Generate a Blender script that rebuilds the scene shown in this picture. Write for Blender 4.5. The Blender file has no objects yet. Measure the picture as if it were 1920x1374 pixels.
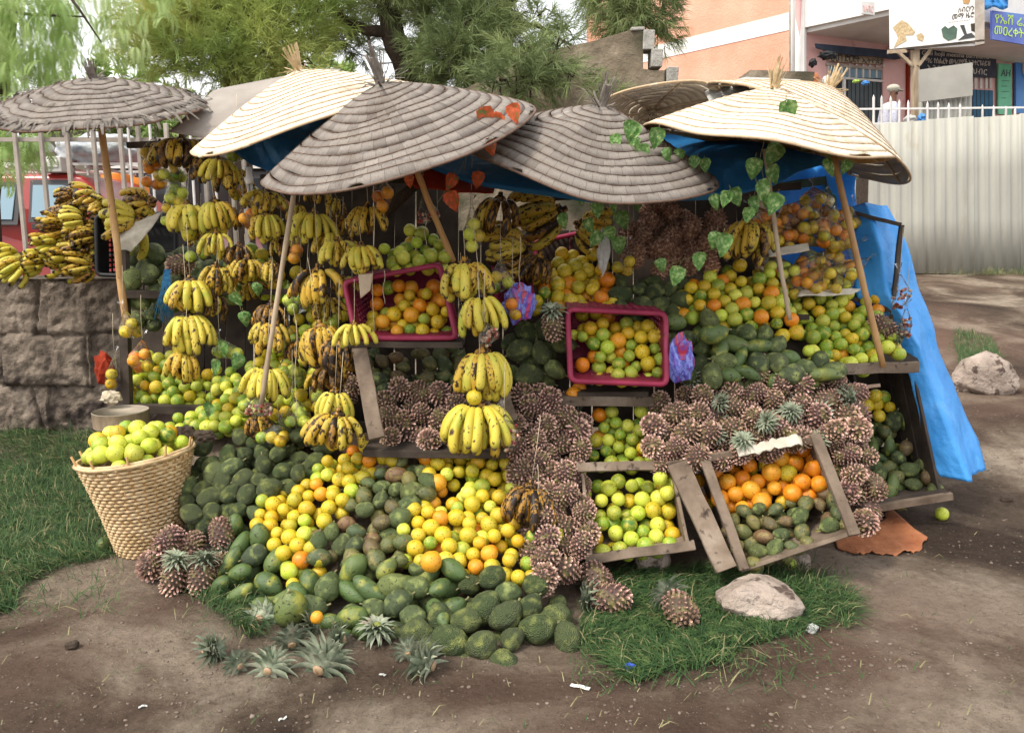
import bpy, bmesh, math, random
import numpy as np
from mathutils import Vector, Matrix, Quaternion, noise
R = math.radians
SC = bpy.context.scene
COL = SC.collection
random.seed(7)
rng = np.random.default_rng(7)

# ------------------------------------------------------------ camera, sky, sun, exposure
PITCH, CAMH, FPX = R(9.35), 1.6, 1500.0
cd = bpy.data.cameras.new('camera'); cam = bpy.data.objects.new('camera', cd); COL.objects.link(cam)
cam.location = (0, 0, CAMH); cam.rotation_euler = (R(90) - PITCH, 0, 0)
cd.sensor_width = 36; cd.lens = FPX / 1920 * 36; cd.clip_end = 2000; cd.clip_start = .05
SC.camera = cam
SUN_EL, SUN_AZ = R(54), R(232)          # azimuth clockwise from +Y: behind the camera and to the left
world = bpy.data.worlds.new('World'); SC.world = world; world.use_nodes = True
nt = world.node_tree; nt.nodes.clear()
sky = nt.nodes.new('ShaderNodeTexSky'); sky.sky_type = 'NISHITA'; sky.sun_disc = False
sky.sun_elevation = SUN_EL; sky.sun_rotation = SUN_AZ; sky.dust_density = 6; sky.air_density = 1.0; sky.ozone_density = 1.0
hs = nt.nodes.new('ShaderNodeHueSaturation'); hs.inputs['Saturation'].default_value = .30; hs.inputs['Value'].default_value = 1.0
bg = nt.nodes.new('ShaderNodeBackground'); bg.inputs['Strength'].default_value = .138
wo = nt.nodes.new('ShaderNodeOutputWorld')
tcw = nt.nodes.new('ShaderNodeTexCoord'); cn = nt.nodes.new('ShaderNodeTexNoise'); cn.inputs['Scale'].default_value = 2.2; cn.inputs['Detail'].default_value = 6; nt.links.new(tcw.outputs['Generated'], cn.inputs['Vector'])
cr_ = nt.nodes.new('ShaderNodeValToRGB'); cr_.color_ramp.elements[0].position = .3; cr_.color_ramp.elements[0].color = (.45, .45, .45, 1); cr_.color_ramp.elements[1].position = .65; cr_.color_ramp.elements[1].color = (.9, .9, .9, 1); nt.links.new(cn.outputs[0], cr_.inputs[0])
cm = nt.nodes.new('ShaderNodeMix'); cm.data_type = 'RGBA'; nt.links.new(cr_.outputs[0], cm.inputs[0]); cm.inputs[7].default_value = (6.6, 6.7, 6.8, 1)        # bright thin cloud over the sky
nt.links.new(sky.outputs[0], hs.inputs['Color']); nt.links.new(hs.outputs[0], cm.inputs[6]); nt.links.new(cm.outputs[2], bg.inputs[0]); nt.links.new(bg.outputs[0], wo.inputs[0])
sl = bpy.data.lights.new('sun', 'SUN'); sl.energy = 1.5; sl.angle = R(10); sl.color = (1, .93, .80)
so = bpy.data.objects.new('sun', sl); COL.objects.link(so)
sd = Vector((math.sin(SUN_AZ) * math.cos(SUN_EL), math.cos(SUN_AZ) * math.cos(SUN_EL), math.sin(SUN_EL)))
so.rotation_euler = sd.to_track_quat('Z', 'Y').to_euler()
SC.view_settings.view_transform = 'Standard'; SC.view_settings.look = 'None'
SC.view_settings.exposure = 1.06; SC.view_settings.gamma = 1
SC.cycles.transparent_max_bounces = 16; SC.cycles.max_bounces = 6

# ------------------------------------------------------------ geometry of the view: a pixel of the photo at forward distance d
def ray(px, py):
    x = (px - 960) / FPX; u = (687 - py) / FPX
    return Vector((x, math.cos(PITCH) + u * math.sin(PITCH), -math.sin(PITCH) + u * math.cos(PITCH)))
def W(px, py, d):
    r = ray(px, py); return Vector((0, 0, CAMH)) + r * (d / r.y)
def S(py, d):                       # metres per pixel there
    return d / ray(960, py).y / FPX
def proj(p):
    v = Vector(p) - Vector((0, 0, CAMH)); c, s = math.cos(PITCH), math.sin(PITCH)
    f = v.y * c - v.z * s; u = v.y * s + v.z * c
    return 960 + v.x / f * FPX, 687 - u / f * FPX
def gz(x, y):                       # the ground: level in front, rising gently behind the stall
    t = max(0., y - 3.9); z = .122 * t * t / (t + .8)
    if y > 13: z = min(z, .122 * (9.1 ** 2) / 9.9 + (y - 13) * .02)
    return z + .02 * noise.noise((x * .7, y * .7, 3.)) * min(1, abs(y) / 3) + .009 * noise.noise((x * 4, y * 4, 1.)) + .004 * noise.noise((x * 9, y * 9, 4.))
def G(px, py):                      # pixel -> point on the ground
    lo, hi = 1.2, 40.
    for _ in range(40):
        m = (lo + hi) / 2; p = W(px, py, m)
        if p.z > gz(p.x, p.y): lo = m
        else: hi = m
    return W(px, py, lo)

# ------------------------------------------------------------ materials
MATS = {}
def lin(c):
    if isinstance(c, str):
        c = tuple(int(c[i:i + 2], 16) / 255 for i in (0, 2, 4)); c = tuple(x / 12.92 if x <= .04045 else ((x + .055) / 1.055) ** 2.4 for x in c)
    return (*c[:3], 1)
def newmat(name):
    m = bpy.data.materials.new(name); m.use_nodes = True; n = m.node_tree; b = n.nodes['Principled BSDF']
    MATS[name] = m; return m, n, b
def ramp(n, stops, interp='LINEAR'):
    r = n.nodes.new('ShaderNodeValToRGB'); cr = r.color_ramp; cr.interpolation = interp
    while len(cr.elements) < len(stops): cr.elements.new(.5)
    for e, (p, c) in zip(cr.elements, stops): e.position = p; e.color = lin(c)
    return r
def rnd_of(n):
    if 'RND' in n.nodes: return n.nodes['RND'].outputs[0]
    oi = n.nodes.new('ShaderNodeObjectInfo'); at = n.nodes.new('ShaderNodeAttribute'); at.attribute_name = 'rnd'; ad = n.nodes.new('ShaderNodeMath'); n.links.new(oi.outputs['Random'], ad.inputs[0]); n.links.new(at.outputs['Fac'], ad.inputs[1])
    fr = n.nodes.new('ShaderNodeMath'); fr.operation = 'FRACT'; fr.name = 'RND'; n.links.new(ad.outputs[0], fr.inputs[0]); return fr.outputs[0]
def coords(n, kind='Object', rand=True, scale=(1, 1, 1)):
    tc = n.nodes.new('ShaderNodeTexCoord'); mp = n.nodes.new('ShaderNodeMapping'); mp.inputs['Scale'].default_value = scale
    n.links.new(tc.outputs[kind], mp.inputs[0])
    if rand:
        cx = n.nodes.new('ShaderNodeCombineXYZ'); ml = n.nodes.new('ShaderNodeMath'); ml.operation = 'MULTIPLY'; ml.inputs[1].default_value = 37.
        n.links.new(rnd_of(n), ml.inputs[0])
        for i in range(3): n.links.new(ml.outputs[0], cx.inputs[i])
        n.links.new(cx.outputs[0], mp.inputs['Location'])
    return mp
def noisen(n, mp, scale, detail=4, rough=.55, dist=0):
    t = n.nodes.new('ShaderNodeTexNoise'); t.inputs['Scale'].default_value = scale; t.inputs['Detail'].default_value = detail
    t.inputs['Roughness'].default_value = rough; t.inputs['Distortion'].default_value = dist
    n.links.new(mp.outputs[0], t.inputs['Vector']); return t
def mix(n, fac, a, b, mode='MIX'):
    m = n.nodes.new('ShaderNodeMix'); m.data_type = 'RGBA'; m.blend_type = mode
    for k, v in ((0, fac), (6, a), (7, b)):
        if hasattr(v, 'is_output') or hasattr(v, 'links'): n.links.new(v, m.inputs[k])
        elif k == 0: m.inputs[0].default_value = v
        else: m.inputs[k].default_value = lin(v)
    return m.outputs[2]
def bump(n, b, src, strength, dist=.01, prev=None):
    bp = n.nodes.new('ShaderNodeBump'); bp.inputs['Strength'].default_value = strength; bp.inputs['Distance'].default_value = dist
    n.links.new(src, bp.inputs['Height'])
    if prev: n.links.new(prev.outputs[0], bp.inputs['Normal'])
    n.links.new(bp.outputs[0], b.inputs['Normal']); return bp
def pm(name, stops, scale=8, rough=.8, bs=30, bstr=.3, bd=.01, stretch=(1, 1, 1), rnd=.12, detail=5, spots=None, spec=.3, coord='Object', dist=0, alpha=None, trans=0, metal=0):
    """general surface: noise ramp + finer noise for relief + per-object value shift (+ spots)"""
    m, n, b = newmat(name); mp = coords(n, coord, True, stretch)
    t = noisen(n, mp, scale, detail, .6, dist); r = ramp(n, stops); n.links.new(t.outputs[0], r.inputs[0]); c = r.outputs[0]
    if spots:
        s = noisen(n, mp, spots[1], 3, .6); k = ramp(n, [(spots[2], (0, 0, 0)), (min(1, spots[2] + spots[3]), (1, 1, 1))]); n.links.new(s.outputs[0], k.inputs[0])
        c = mix(n, k.outputs[0], c, spots[0])
    oi = n.nodes.new('ShaderNodeObjectInfo'); mr = n.nodes.new('ShaderNodeMapRange'); mr.inputs['To Min'].default_value = 1 - rnd; mr.inputs['To Max'].default_value = 1 + rnd
    n.links.new(oi.outputs['Random'], mr.inputs[0]); h = n.nodes.new('ShaderNodeHueSaturation'); n.links.new(mr.outputs[0], h.inputs['Value']); n.links.new(c, h.inputs['Color'])
    n.links.new(h.outputs[0], b.inputs['Base Color']); b.inputs['Roughness'].default_value = rough; b.inputs['Specular IOR Level'].default_value = spec; b.inputs['Metallic'].default_value = metal
    if bstr: bump(n, b, noisen(n, mp, bs, 6, .65).outputs[0], bstr, bd)
    if trans:                     # thin leaves and cloth pass some light
        tl = n.nodes.new('ShaderNodeBsdfTranslucent'); n.links.new(h.outputs[0], tl.inputs[0]); mx = n.nodes.new('ShaderNodeMixShader'); mx.inputs[0].default_value = trans
        n.links.new(b.outputs[0], mx.inputs[1]); n.links.new(tl.outputs[0], mx.inputs[2]); n.links.new(mx.outputs[0], n.nodes['Material Output'].inputs[0])
    return m
def fruit(name, picks, second, blotch=.5, spot='3a2c14', spota=.68, rough=.38, bs=180, bstr=.25, bd=.002, bscale=3.2, spec=.45, sscale=17):
    """fruit skin: a base colour picked per fruit, a second colour in large soft patches, brown specks and scars, pored relief"""
    m, n, b = newmat(name); mp = coords(n, 'Object', True)
    r = ramp(n, [((i + .0) / max(1, len(picks) - 1), c) for i, c in enumerate(picks)]); n.links.new(rnd_of(n), r.inputs[0])
    t = noisen(n, mp, bscale, 3, .5); k = ramp(n, [(blotch, (0, 0, 0)), (blotch + .22, (1, 1, 1))]); n.links.new(t.outputs[0], k.inputs[0])
    c = mix(n, k.outputs[0], r.outputs[0], second)
    s = noisen(n, mp, sscale, 2, .5); k2 = ramp(n, [(spota, (0, 0, 0)), (spota + .06, (1, 1, 1))]); n.links.new(s.outputs[0], k2.inputs[0]); c = mix(n, k2.outputs[0], c, spot)
    n.links.new(c, b.inputs['Base Color']); b.inputs['Roughness'].default_value = rough; b.inputs['Specular IOR Level'].default_value = spec
    v = n.nodes.new('ShaderNodeTexVoronoi'); v.inputs['Scale'].default_value = bs; n.links.new(mp.outputs[0], v.inputs['Vector'])
    bp = bump(n, b, v.outputs[0], bstr, bd)
    return m

fruit('orange_skin', ['dc8c20', 'e08418', 'd47818', 'e09828', 'dc9c28'], 'd8a830', .54, '503414', .64, sscale=12)
fruit('yellow_skin', ['d8b424', 'c4ae2c', 'e0bc2c', 'b4a830', 'd8a41c', 'ccb42c', 'dcc03c', 'c8a428'], '98a436', .54, '4a3818', .62, sscale=12)
fruit('green_skin', ['7a9c2e', '8caa36', 'a0b23c', '5a8428', 'b0b444', '82a032', '4c7424', '9cae3e'], 'bcb444', .46, '48401c', .63, sscale=12)
fruit('pale_skin', ['b4c83c', 'ccd24a', 'a8c234', 'dcd858', 'c0cc44', 'd4d04c'], 'dcdc64', .5, '6a5c2c', .63, sscale=12)
fruit('soursop_skin', ['485630', '3c482c', '58623a', '465032', '505838'], '848a4c', .50, '30321f', .62, .5, 30, .7, .015, 3.2, .4, 20)
fruit('avocado_skin', ['4a5834', '56623a', '3e4a34', '5c6238', '4c5838', '66703e'], '8e9858', .50, '33311f', .60, .5, 40, .5, .012, 3.5, .35, 14)
fruit('papaya_skin', ['465a34', '526438', '4c6234', '626e3c'], 'a09c3c', .55, '33331c', .62, .45, 30, .25, .01, 2.4, .4, 9)
fruit('mango_skin', ['566238', '6a683c', '485638', '78723e', '5a5438', '785a40'], '8c7c48', .52, '241e16', .60, .45, 40, .3, .008, 3.2, .4, 13)
def banana_mat(name, base, green, dark, amt):
    m, n, b = newmat(name); mp = coords(n, 'Object', True)
    oi = n.nodes.new('ShaderNodeObjectInfo'); r = ramp(n, [(0, base[0]), (.5, base[1]), (1, base[2])]); n.links.new(oi.outputs['Random'], r.inputs[0])
    t = noisen(n, mp, 14, 2, .5); k = ramp(n, [(.5, (0, 0, 0)), (.75, (1, 1, 1))]); n.links.new(t.outputs[0], k.inputs[0]); c = mix(n, k.outputs[0], r.outputs[0], green)
    mp2 = coords(n, 'Object', True, (1, 1, .4)); s = noisen(n, mp2, 70, 4, .6); k2 = ramp(n, [(amt, (0, 0, 0)), (amt + .04, (1, 1, 1))]); n.links.new(s.outputs[0], k2.inputs[0]); c = mix(n, k2.outputs[0], c, dark)
    s3 = noisen(n, mp2, 26, 3, .5); k3 = ramp(n, [(amt + .03, (0, 0, 0)), (amt + .09, (1, 1, 1))]); n.links.new(s3.outputs[0], k3.inputs[0]); c = mix(n, k3.outputs[0], c, dark)
    at = n.nodes.new('ShaderNodeAttribute'); at.attribute_name = 'tip'; k4 = ramp(n, [(.12, (0, 0, 0)), (.7, (1, 1, 1))]); n.links.new(at.outputs['Fac'], k4.inputs[0]); c = mix(n, k4.outputs[0], c, '3a2a16')
    n.links.new(c, b.inputs['Base Color']); b.inputs['Roughness'].default_value = .5; b.inputs['Specular IOR Level'].default_value = .35
    bump(n, b, noisen(n, mp2, 60, 4).outputs[0], .2, .003)
banana_mat('banana_ripe', ['cdb844', 'c0b040', 'd2c052'], 'a4a83c', '3c2814', .61)
banana_mat('banana_speckled', ['c4a238', 'bc9634', 'bcaa40'], 'a89a3c', '35200f', .555)
banana_mat('banana_brown', ['8a6428', 'a87c2c', '705026'], '4c3018', '22160e', .50)

m, n, b = newmat('pineapple_skin')
at = n.nodes.new('ShaderNodeAttribute'); at.attribute_name = 'tip'; oi = n.nodes.new('ShaderNodeObjectInfo')
ra = ramp(n, [(0, '40302c'), (.35, '6e4c46'), (.6, 'c8988c'), (1, 'f6e6d6')]); rb = ramp(n, [(0, '3c3022'), (.35, '6a5440'), (.6, 'c49484'), (1, 'f6e4d0')])
n.links.new(at.outputs['Fac'], ra.inputs[0]); n.links.new(at.outputs['Fac'], rb.inputs[0])
c = mix(n, oi.outputs['Random'], ra.outputs[0], rb.outputs[0]); mp = coords(n); t = noisen(n, mp, 25, 3); k = ramp(n, [(.5, (0, 0, 0)), (.72, (1, 1, 1))]); n.links.new(t.outputs[0], k.inputs[0])
c = mix(n, k.outputs[0], c, '7c7446'); n.links.new(c, b.inputs['Base Color']); b.inputs['Roughness'].default_value = .65
bump(n, b, noisen(n, mp, 150, 3).outputs[0], .3, .002)
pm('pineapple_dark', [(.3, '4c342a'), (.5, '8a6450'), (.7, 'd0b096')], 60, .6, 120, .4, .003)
pm('pineapple_leaf', [(.3, '4e5844'), (.45, '76806a'), (.6, '9a9e88'), (.72, '8a6c64')], 20, .55, 80, .2, .002, (1, 1, 1), .2)
pm('pineapple_flesh', [(.35, '8a6c50'), (.5, 'a89470'), (.62, 'b48478')], 90, .6, 80, .3, .002)
pm('wood_grey', [(.3, '57493d'), (.55, '7d6d5e'), (.75, '97887a')], 6, .85, 40, .5, .006, (1, 1, 1), .15, 8, ('3c3028', 18, .6, .1))
pm('wood_dark', [(.3, '2e2722'), (.6, '4a4038'), (.8, '5c5048')], 6, .85, 40, .5, .006, (1, 1, 1), .15, 8)
pm('wood_green', [(.3, '3e5248'), (.6, '566c5e'), (.8, '6c7c6c')], 6, .7, 40, .4, .004, (1, 1, 1), .1, 8)
pm('bamboo', [(.3, '9a7248'), (.6, 'b8905e'), (.8, 'cca878')], 10, .55, 60, .25, .003, (1, 1, .2), .15, 6, ('6a4a30', 30, .66, .06))
pm('stick_pale', [(.3, '8c7a66'), (.6, 'ac9a82'), (.8, 'c0ae96')], 12, .7, 60, .3, .003, (1, 1, .2), .1)
pm('stump_side', [(.3, '4c4034'), (.6, '7c6c58'), (.8, '9a8a74')], 10, .9, 60, .8, .01, (1, 1, .15), .1)
pm('stump_top', [(.3, '8e8274'), (.6, 'a89c8a'), (.8, 'bcb09e')], 7, .85, 30, .6, .006, (1, 1, 1), .1, 8)
pm('wicker', [(.3, 'b09468'), (.55, 'ccb088'), (.8, 'e0cca4')], 14, .6, 120, .3, .003, (1, 1, 1), .0, 5, ('8c6c44', 20, .66, .08))
pm('twine', [(.3, 'a89880'), (.7, 'd0c4ac')], 60, .9, 200, .3, .002)
pm('blue_tarp', [(.3, '185c94'), (.55, '2a7ab4'), (.75, '4c98cc')], 2.5, .45, 9, .5, .03, (1, 1, 1), .05, 6, None, .4, 'Object', .5, None, .35)
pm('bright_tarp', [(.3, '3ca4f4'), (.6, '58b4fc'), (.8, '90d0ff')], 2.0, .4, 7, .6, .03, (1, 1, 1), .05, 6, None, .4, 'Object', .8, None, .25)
pm('grey_cloth', [(.3, '78706a'), (.6, '8c847c'), (.8, '9a928a')], 3, .9, 200, .3, .003)
pm('red_cloth', [(.3, '8a2c18'), (.7, 'b84428')], 4, .8, 40, .4, .01, trans=.3)
pm('orange_sheet', [(.3, '8c5234'), (.6, 'a86c48'), (.8, 'b88460')], 6, .7, 14, .7, .03)
pm('paper', [(.3, 'a8a090'), (.6, 'c8c0b0'), (.8, 'd8d4c8')], 12, .85, 30, .4, .01, (1, 1, 1), .1)
pm('white_plastic', [(.3, 'b8b8b4'), (.7, 'dcdcd8')], 8, .5, 20, .5, .01, trans=.2)
pm('red_plastic', [(.3, '701a34'), (.6, '8a2844'), (.8, 'a0405c')], 5, .5, 40, .2, .004, (1, 1, 1), .08, 6, ('5c2028', 10, .66, .1))
pm('black_plastic', [(.3, '141416'), (.7, '202022')], 5, .5, 40, .2)
pm('rope_blue', [(.3, '1c4c74'), (.7, '3c80a8')], 60, .8, 200, .4, .002)
pm('stone_wall', [(.25, '463e38'), (.45, '6a5f55'), (.6, '887b6e'), (.78, 'aa9e8e')], 5, .95, 9, 1.0, .06, (1, 1, 1), 0, 9, ('453c38', 4, .56, .1), .15)
pm('rock', [(.3, '8c7e74'), (.55, 'ac9c90'), (.8, 'c4b6aa')], 5, .9, 14, 1.0, .05, (1, 1, 1), .05, 9, ('5c4e46', 12, .56, .08), .2)
pm('blockwork', [(.3, '50483c'), (.5, '7a6e5e'), (.72, 'a09280')], 3.2, .95, 12, .9, .03, (1, 1, 1), 0, 8, ('3f4030', 1.1, .52, .14), .1)
pm('raw_block', [(.3, '8c8880'), (.6, 'b0aca4'), (.8, 'c4c0b8')], 12, .95, 50, .9, .02, (1, 1, 1), .05)
pm('orange_render', [(.3, 'd8967c'), (.6, 'e4ac94'), (.8, 'ecbea8')], .8, .9, 22, .8, .02, (1, 1, 1), 0, 6)
pm('white_paint', [(.3, 'd4d0cc'), (.7, 'e8e6e2')], 2, .7, 40, .15, .005, (1, 1, 1), 0)
pm('pink_render', [(.3, 'd8a8a4'), (.6, 'e2b8b4'), (.8, 'e8c4c0')], 1.5, .85, 30, .3, .01, (1, 1, 1), 0, 6, ('b88480', 2.5, .62, .15))
pm('dark_sign', [(.3, '262c3c'), (.7, '343a4a')], 6, .6, 20, .2)
pm('navy_awning', [(.3, '2c3444'), (.7, '3c4658')], 6, .8, 20, .3)
pm('blue_sign', [(.3, '4a5cae'), (.55, '6a7cc8'), (.8, '5ca0d0')], 1.2, .5, 20, .05)
pm('sky_sign', [(.3, '3a78c8'), (.7, '5c9cdc')], 1.2, .5, 20, .05)
pm('green_sign', [(.3, '5cb490'), (.7, '7cc8a4')], 2, .6, 20, .05)
pm('lime_letter', [(.3, 'b8dc60'), (.7, 'c8e878')], 5, .6, 20, 0)
pm('white_letter', [(.3, 'b8b4ac'), (.7, 'd8d4cc')], 5, .6, 20, 0)
pm('dark_letter', [(.3, '2c2c34'), (.7, '3c3c44')], 5, .6, 20, 0)
pm('grey_board', [(.3, '98948c'), (.7, 'aca8a0')], 2, .8, 20, .1, rnd=0)
pm('teal_paint', [(.3, '1c5878'), (.7, '2c6c90')], 3, .6, 20, .2)
pm('shutter_grey', [(.3, '3c4448'), (.7, '50585c')], 3, .6, 20, .2)
pm('metal_bar', [(.3, '8c8278'), (.6, 'a49a90'), (.8, 'b8b0a4')], 8, .6, 40, .3, .003)
pm('white_bar', [(.3, 'c4c0bc'), (.7, 'dedad6')], 8, .6, 40, .2, .003)
pm('car_red', [(.3, '8c2420'), (.7, 'a02c28')], .8, .3, 300, .02, .001, rnd=0, spec=.6)
pm('car_grey', [(.3, '3c3c3e'), (.7, '48484a')], 2, .5, 60, .1, rnd=0)
pm('chrome', [(.3, 'b0b0b0'), (.7, 'c8c8c8')], 5, .25, 60, 0, metal=.8)
pm('rubber', [(.3, '161616'), (.7, '222222')], 6, .8, 60, .3)
pm('bark', [(.3, '352b24'), (.55, '4e4238'), (.8, '6a5c4e')], 6, .95, 22, 1., .05, (1, 1, .3), 0, 8)
pm('needles', [(.25, '5a6c40'), (.42, '84964e'), (.6, 'b4bc6c'), (.75, 'd8d294')], .9, .7, 60, 0, trans=.35, rnd=0)
pm('needles_grey', [(.25, '566444'), (.5, '7c8a58'), (.7, 'aab47c')], 1.2, .7, 60, 0, trans=.3, rnd=0)
pm('pepper_leaf', [(.25, '6a8c44'), (.5, '9cb46c'), (.75, 'd0dca4')], 1.5, .6, 60, 0, trans=.35, rnd=0)
pm('vine_leaf', [(.3, '4c7438'), (.5, '6a9450'), (.62, 'a4bc7c'), (.75, 'ccd8a4')], 55, .5, 60, .2, .002, rnd=.3, trans=.3)
pm('vine_red', [(.34, '5c7c44'), (.46, 'b85a34'), (.6, 'd86844'), (.8, 'e09464')], 40, .6, 60, .2, .002, rnd=.15, trans=.3)
pm('vine_stem', [(.3, '6c6048'), (.7, '8c8c60')], 20, .7, 60, .2)
pm('grass_blade', [(.3, '2c4426'), (.5, '3c5830'), (.68, '5c7040'), (.8, '9c9868')], 26, .7, 60, 0, trans=.25, rnd=0, detail=3)
pm('grass_dry', [(.3, '6e6848'), (.7, '8e8862')], 26, .8, 60, 0, rnd=0)
pm('skin_dark', [(.3, '5a3c2c'), (.7, '6c4836')], 6, .5, 60, .1)
pm('shirt', [(.3, 'b8bcd0'), (.5, 'd0d0dc'), (.7, '98a0c0')], 22, .85, 60, .3, .01)
pm('trousers', [(.3, '34343c'), (.7, '44444c')], 8, .9, 60, .3)
pm('cap_cloth', [(.3, 'a8a494'), (.7, 'bcb8a8')], 8, .9, 60, .3)
pm('cargo_cloth', [(.3, '8890a0'), (.5, 'c8ccd0'), (.62, 'd8dce0'), (.75, '3c4c84')], 5, .7, 14, .6, .03, dist=1)
pm('blue_litter', [(.3, '1c3c94'), (.7, '3458b8')], 6, .5, 20, .4)
pm('striped_film', [(.36, 'b0304c'), (.44, '3c48b0'), (.5, '8890d8'), (.56, '4c50c0'), (.64, 'c84870')], 10, .25, 18, .7, .02, (1, 1, .25), dist=2, spec=.6)
pm('litter_yellow', [(.3, 'd8d040'), (.5, 'e8e8e0')], 5, .5, 20, .1)
pm('snack', [(.3, '5a1c1c'), (.45, '8c3028'), (.6, 'c8b89c'), (.75, '34442c')], 40, .5, 60, .4, .004)
pm('grit', [(.3, '5c5046'), (.6, '786a5e'), (.85, 'a09488')], 8, .9, 30, .3, rnd=0); pm('rooftop', [(.3, '6c665c'), (.7, '847c70')], 2, .9, 20, .4)

# weathered woven palm: strips run down from the apex (UV.x = strip), rows run round it (UV.y = row)
def palm(name, a, bcol, c, line):
    m, n, b = newmat(name); uv = n.nodes.new('ShaderNodeUVMap'); sp = n.nodes.new('ShaderNodeSeparateXYZ'); n.links.new(uv.outputs[0], sp.inputs[0])
    def fl(sock, op='FLOOR', k=None):
        x = n.nodes.new('ShaderNodeMath'); x.operation = op; n.links.new(sock, x.inputs[0])
        if k is not None:
            if hasattr(k, 'links'): n.links.new(k, x.inputs[1])
            else: x.inputs[1].default_value = k
        return x.outputs[0]
    row = fl(sp.outputs[1]); off = fl(row, 'MULTIPLY', .0); us = fl(sp.outputs[0], 'ADD', off); cx = n.nodes.new('ShaderNodeCombineXYZ')
    n.links.new(fl(us), cx.inputs[0]); n.links.new(row, cx.inputs[1]); oi = n.nodes.new('ShaderNodeObjectInfo'); n.links.new(oi.outputs['Random'], cx.inputs[2])
    wn = n.nodes.new('ShaderNodeTexWhiteNoise'); wn.noise_dimensions = '3D'; n.links.new(cx.outputs[0], wn.inputs[0])
    r = ramp(n, [(0, a), (.5, bcol), (1, bcol), (1, c)]); n.links.new(wn.outputs[0], r.inputs[0])
    mpg = n.nodes.new('ShaderNodeMapping'); mpg.inputs['Scale'].default_value = (9, .8, 1); n.links.new(uv.outputs[0], mpg.inputs[0]); g = noisen(n, mpg, 3, 6, .7)
    rg = ramp(n, [(.32, (.42, .40, .38)), (.56, (1, 1, 1))]); n.links.new(g.outputs[0], rg.inputs[0]); col = mix(n, .7, r.outputs[0], rg.outputs[0], 'MULTIPLY'); mo = coords(n); st = noisen(n, mo, 4.5, 5, .65, .5); rs = ramp(n, [(.3, (.66, .62, .58)), (.5, (1, 1, 1)), (.75, (1.0, .97, .9))]); n.links.new(st.outputs[0], rs.inputs[0]); col = mix(n, .85, col, rs.outputs[0], 'MULTIPLY')
    fr = fl(us, 'FRACT'); gap = fl(fl(fr, 'LESS_THAN', .04), 'MULTIPLY', .6); col = mix(n, gap, col, line)
    n.links.new(col, b.inputs['Base Color']); b.inputs['Roughness'].default_value = .85; b.inputs['Specular IOR Level'].default_value = .2
    h = fl(fl(wn.outputs[0], 'MULTIPLY', .25), 'ADD', g.outputs[0]); bump(n, b, h, .3, .003)
palm('palm_grey', '766e68', '89817a', 'a0978f', '352e29')
palm('palm_pale', 'd8ccb6', 'e6dac6', 'f0e6d6', 'a08a70')
palm('palm_tan', 'a88454', 'b89060', 'c4a070', '5c4428')

# clear thin plastic film
m, n, b = newmat('clear_film'); n.nodes.remove(b); tr = n.nodes.new('ShaderNodeBsdfTransparent'); tr.inputs[0].default_value = (.99, .99, .985, 1)
gl = n.nodes.new('ShaderNodeBsdfGlossy'); gl.inputs['Roughness'].default_value = .14; df = n.nodes.new('ShaderNodeBsdfDiffuse'); df.inputs[0].default_value = (.8, .8, .78, 1)
mp = coords(n); t = noisen(n, mp, 16, 5, .6, 1.5); bp = n.nodes.new('ShaderNodeBump'); bp.inputs['Strength'].default_value = .6; bp.inputs['Distance'].default_value = .02; n.links.new(t.outputs[0], bp.inputs['Height'])
n.links.new(bp.outputs[0], gl.inputs['Normal'])
a1 = n.nodes.new('ShaderNodeMixShader'); fr = n.nodes.new('ShaderNodeFresnel'); fr.inputs[0].default_value = 1.22; n.links.new(bp.outputs[0], fr.inputs['Normal']); n.links.new(fr.outputs[0], a1.inputs[0]); n.links.new(tr.outputs[0], a1.inputs[1]); n.links.new(gl.outputs[0], a1.inputs[2])
a2 = n.nodes.new('ShaderNodeMixShader'); kk = ramp(n, [(.45, (.0, .0, .0)), (.8, (.15, .15, .15))]); n.links.new(t.outputs[0], kk.inputs[0]); n.links.new(kk.outputs[0], a2.inputs[0]); n.links.new(a1.outputs[0], a2.inputs[1]); n.links.new(df.outputs[0], a2.inputs[2])
n.links.new(a2.outputs[0], n.nodes['Material Output'].inputs[0])
m, n, b = newmat('window_glass'); b.inputs['Base Color'].default_value = lin('7c98a8'); b.inputs['Roughness'].default_value = .06; b.inputs['Specular IOR Level'].default_value = .8
m, n, b = newmat('dark_glass'); b.inputs['Base Color'].default_value = lin('2c3034'); b.inputs['Roughness'].default_value = .1
# soil: packed dirt with paler dusty patches, darker damp ones, grit
m, n, b = newmat('soil'); mp = coords(n, 'Object', False)
t1 = noisen(n, mp, .9, 6, .6, .6); r1 = ramp(n, [(.38, '43372f'), (.46, '605246'), (.52, '7c6e60'), (.59, 'a09282')]); n.links.new(t1.outputs[0], r1.inputs[0])
t2 = noisen(n, mp, 9, 8, .7); r2 = ramp(n, [(.3, (.62, .6, .58)), (.6, (1, 1, 1)), (.8, (1.0, .98, .95))]); n.links.new(t2.outputs[0], r2.inputs[0]); c = mix(n, .8, r1.outputs[0], r2.outputs[0], 'MULTIPLY')
t3 = noisen(n, mp, 70, 4, .7); k3 = ramp(n, [(.62, (0, 0, 0)), (.70, (1, 1, 1))]); n.links.new(t3.outputs[0], k3.inputs[0]); c = mix(n, k3.outputs[0], c, '857868'); t6 = noisen(n, mp, 26, 9, .75, .3); r6 = ramp(n, [(.34, (.55, .52, .5)), (.5, (.95, .94, .93)), (.66, (1, 1, 1))]); n.links.new(t6.outputs[0], r6.inputs[0]); c = mix(n, .8, c, r6.outputs[0], 'MULTIPLY')
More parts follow.
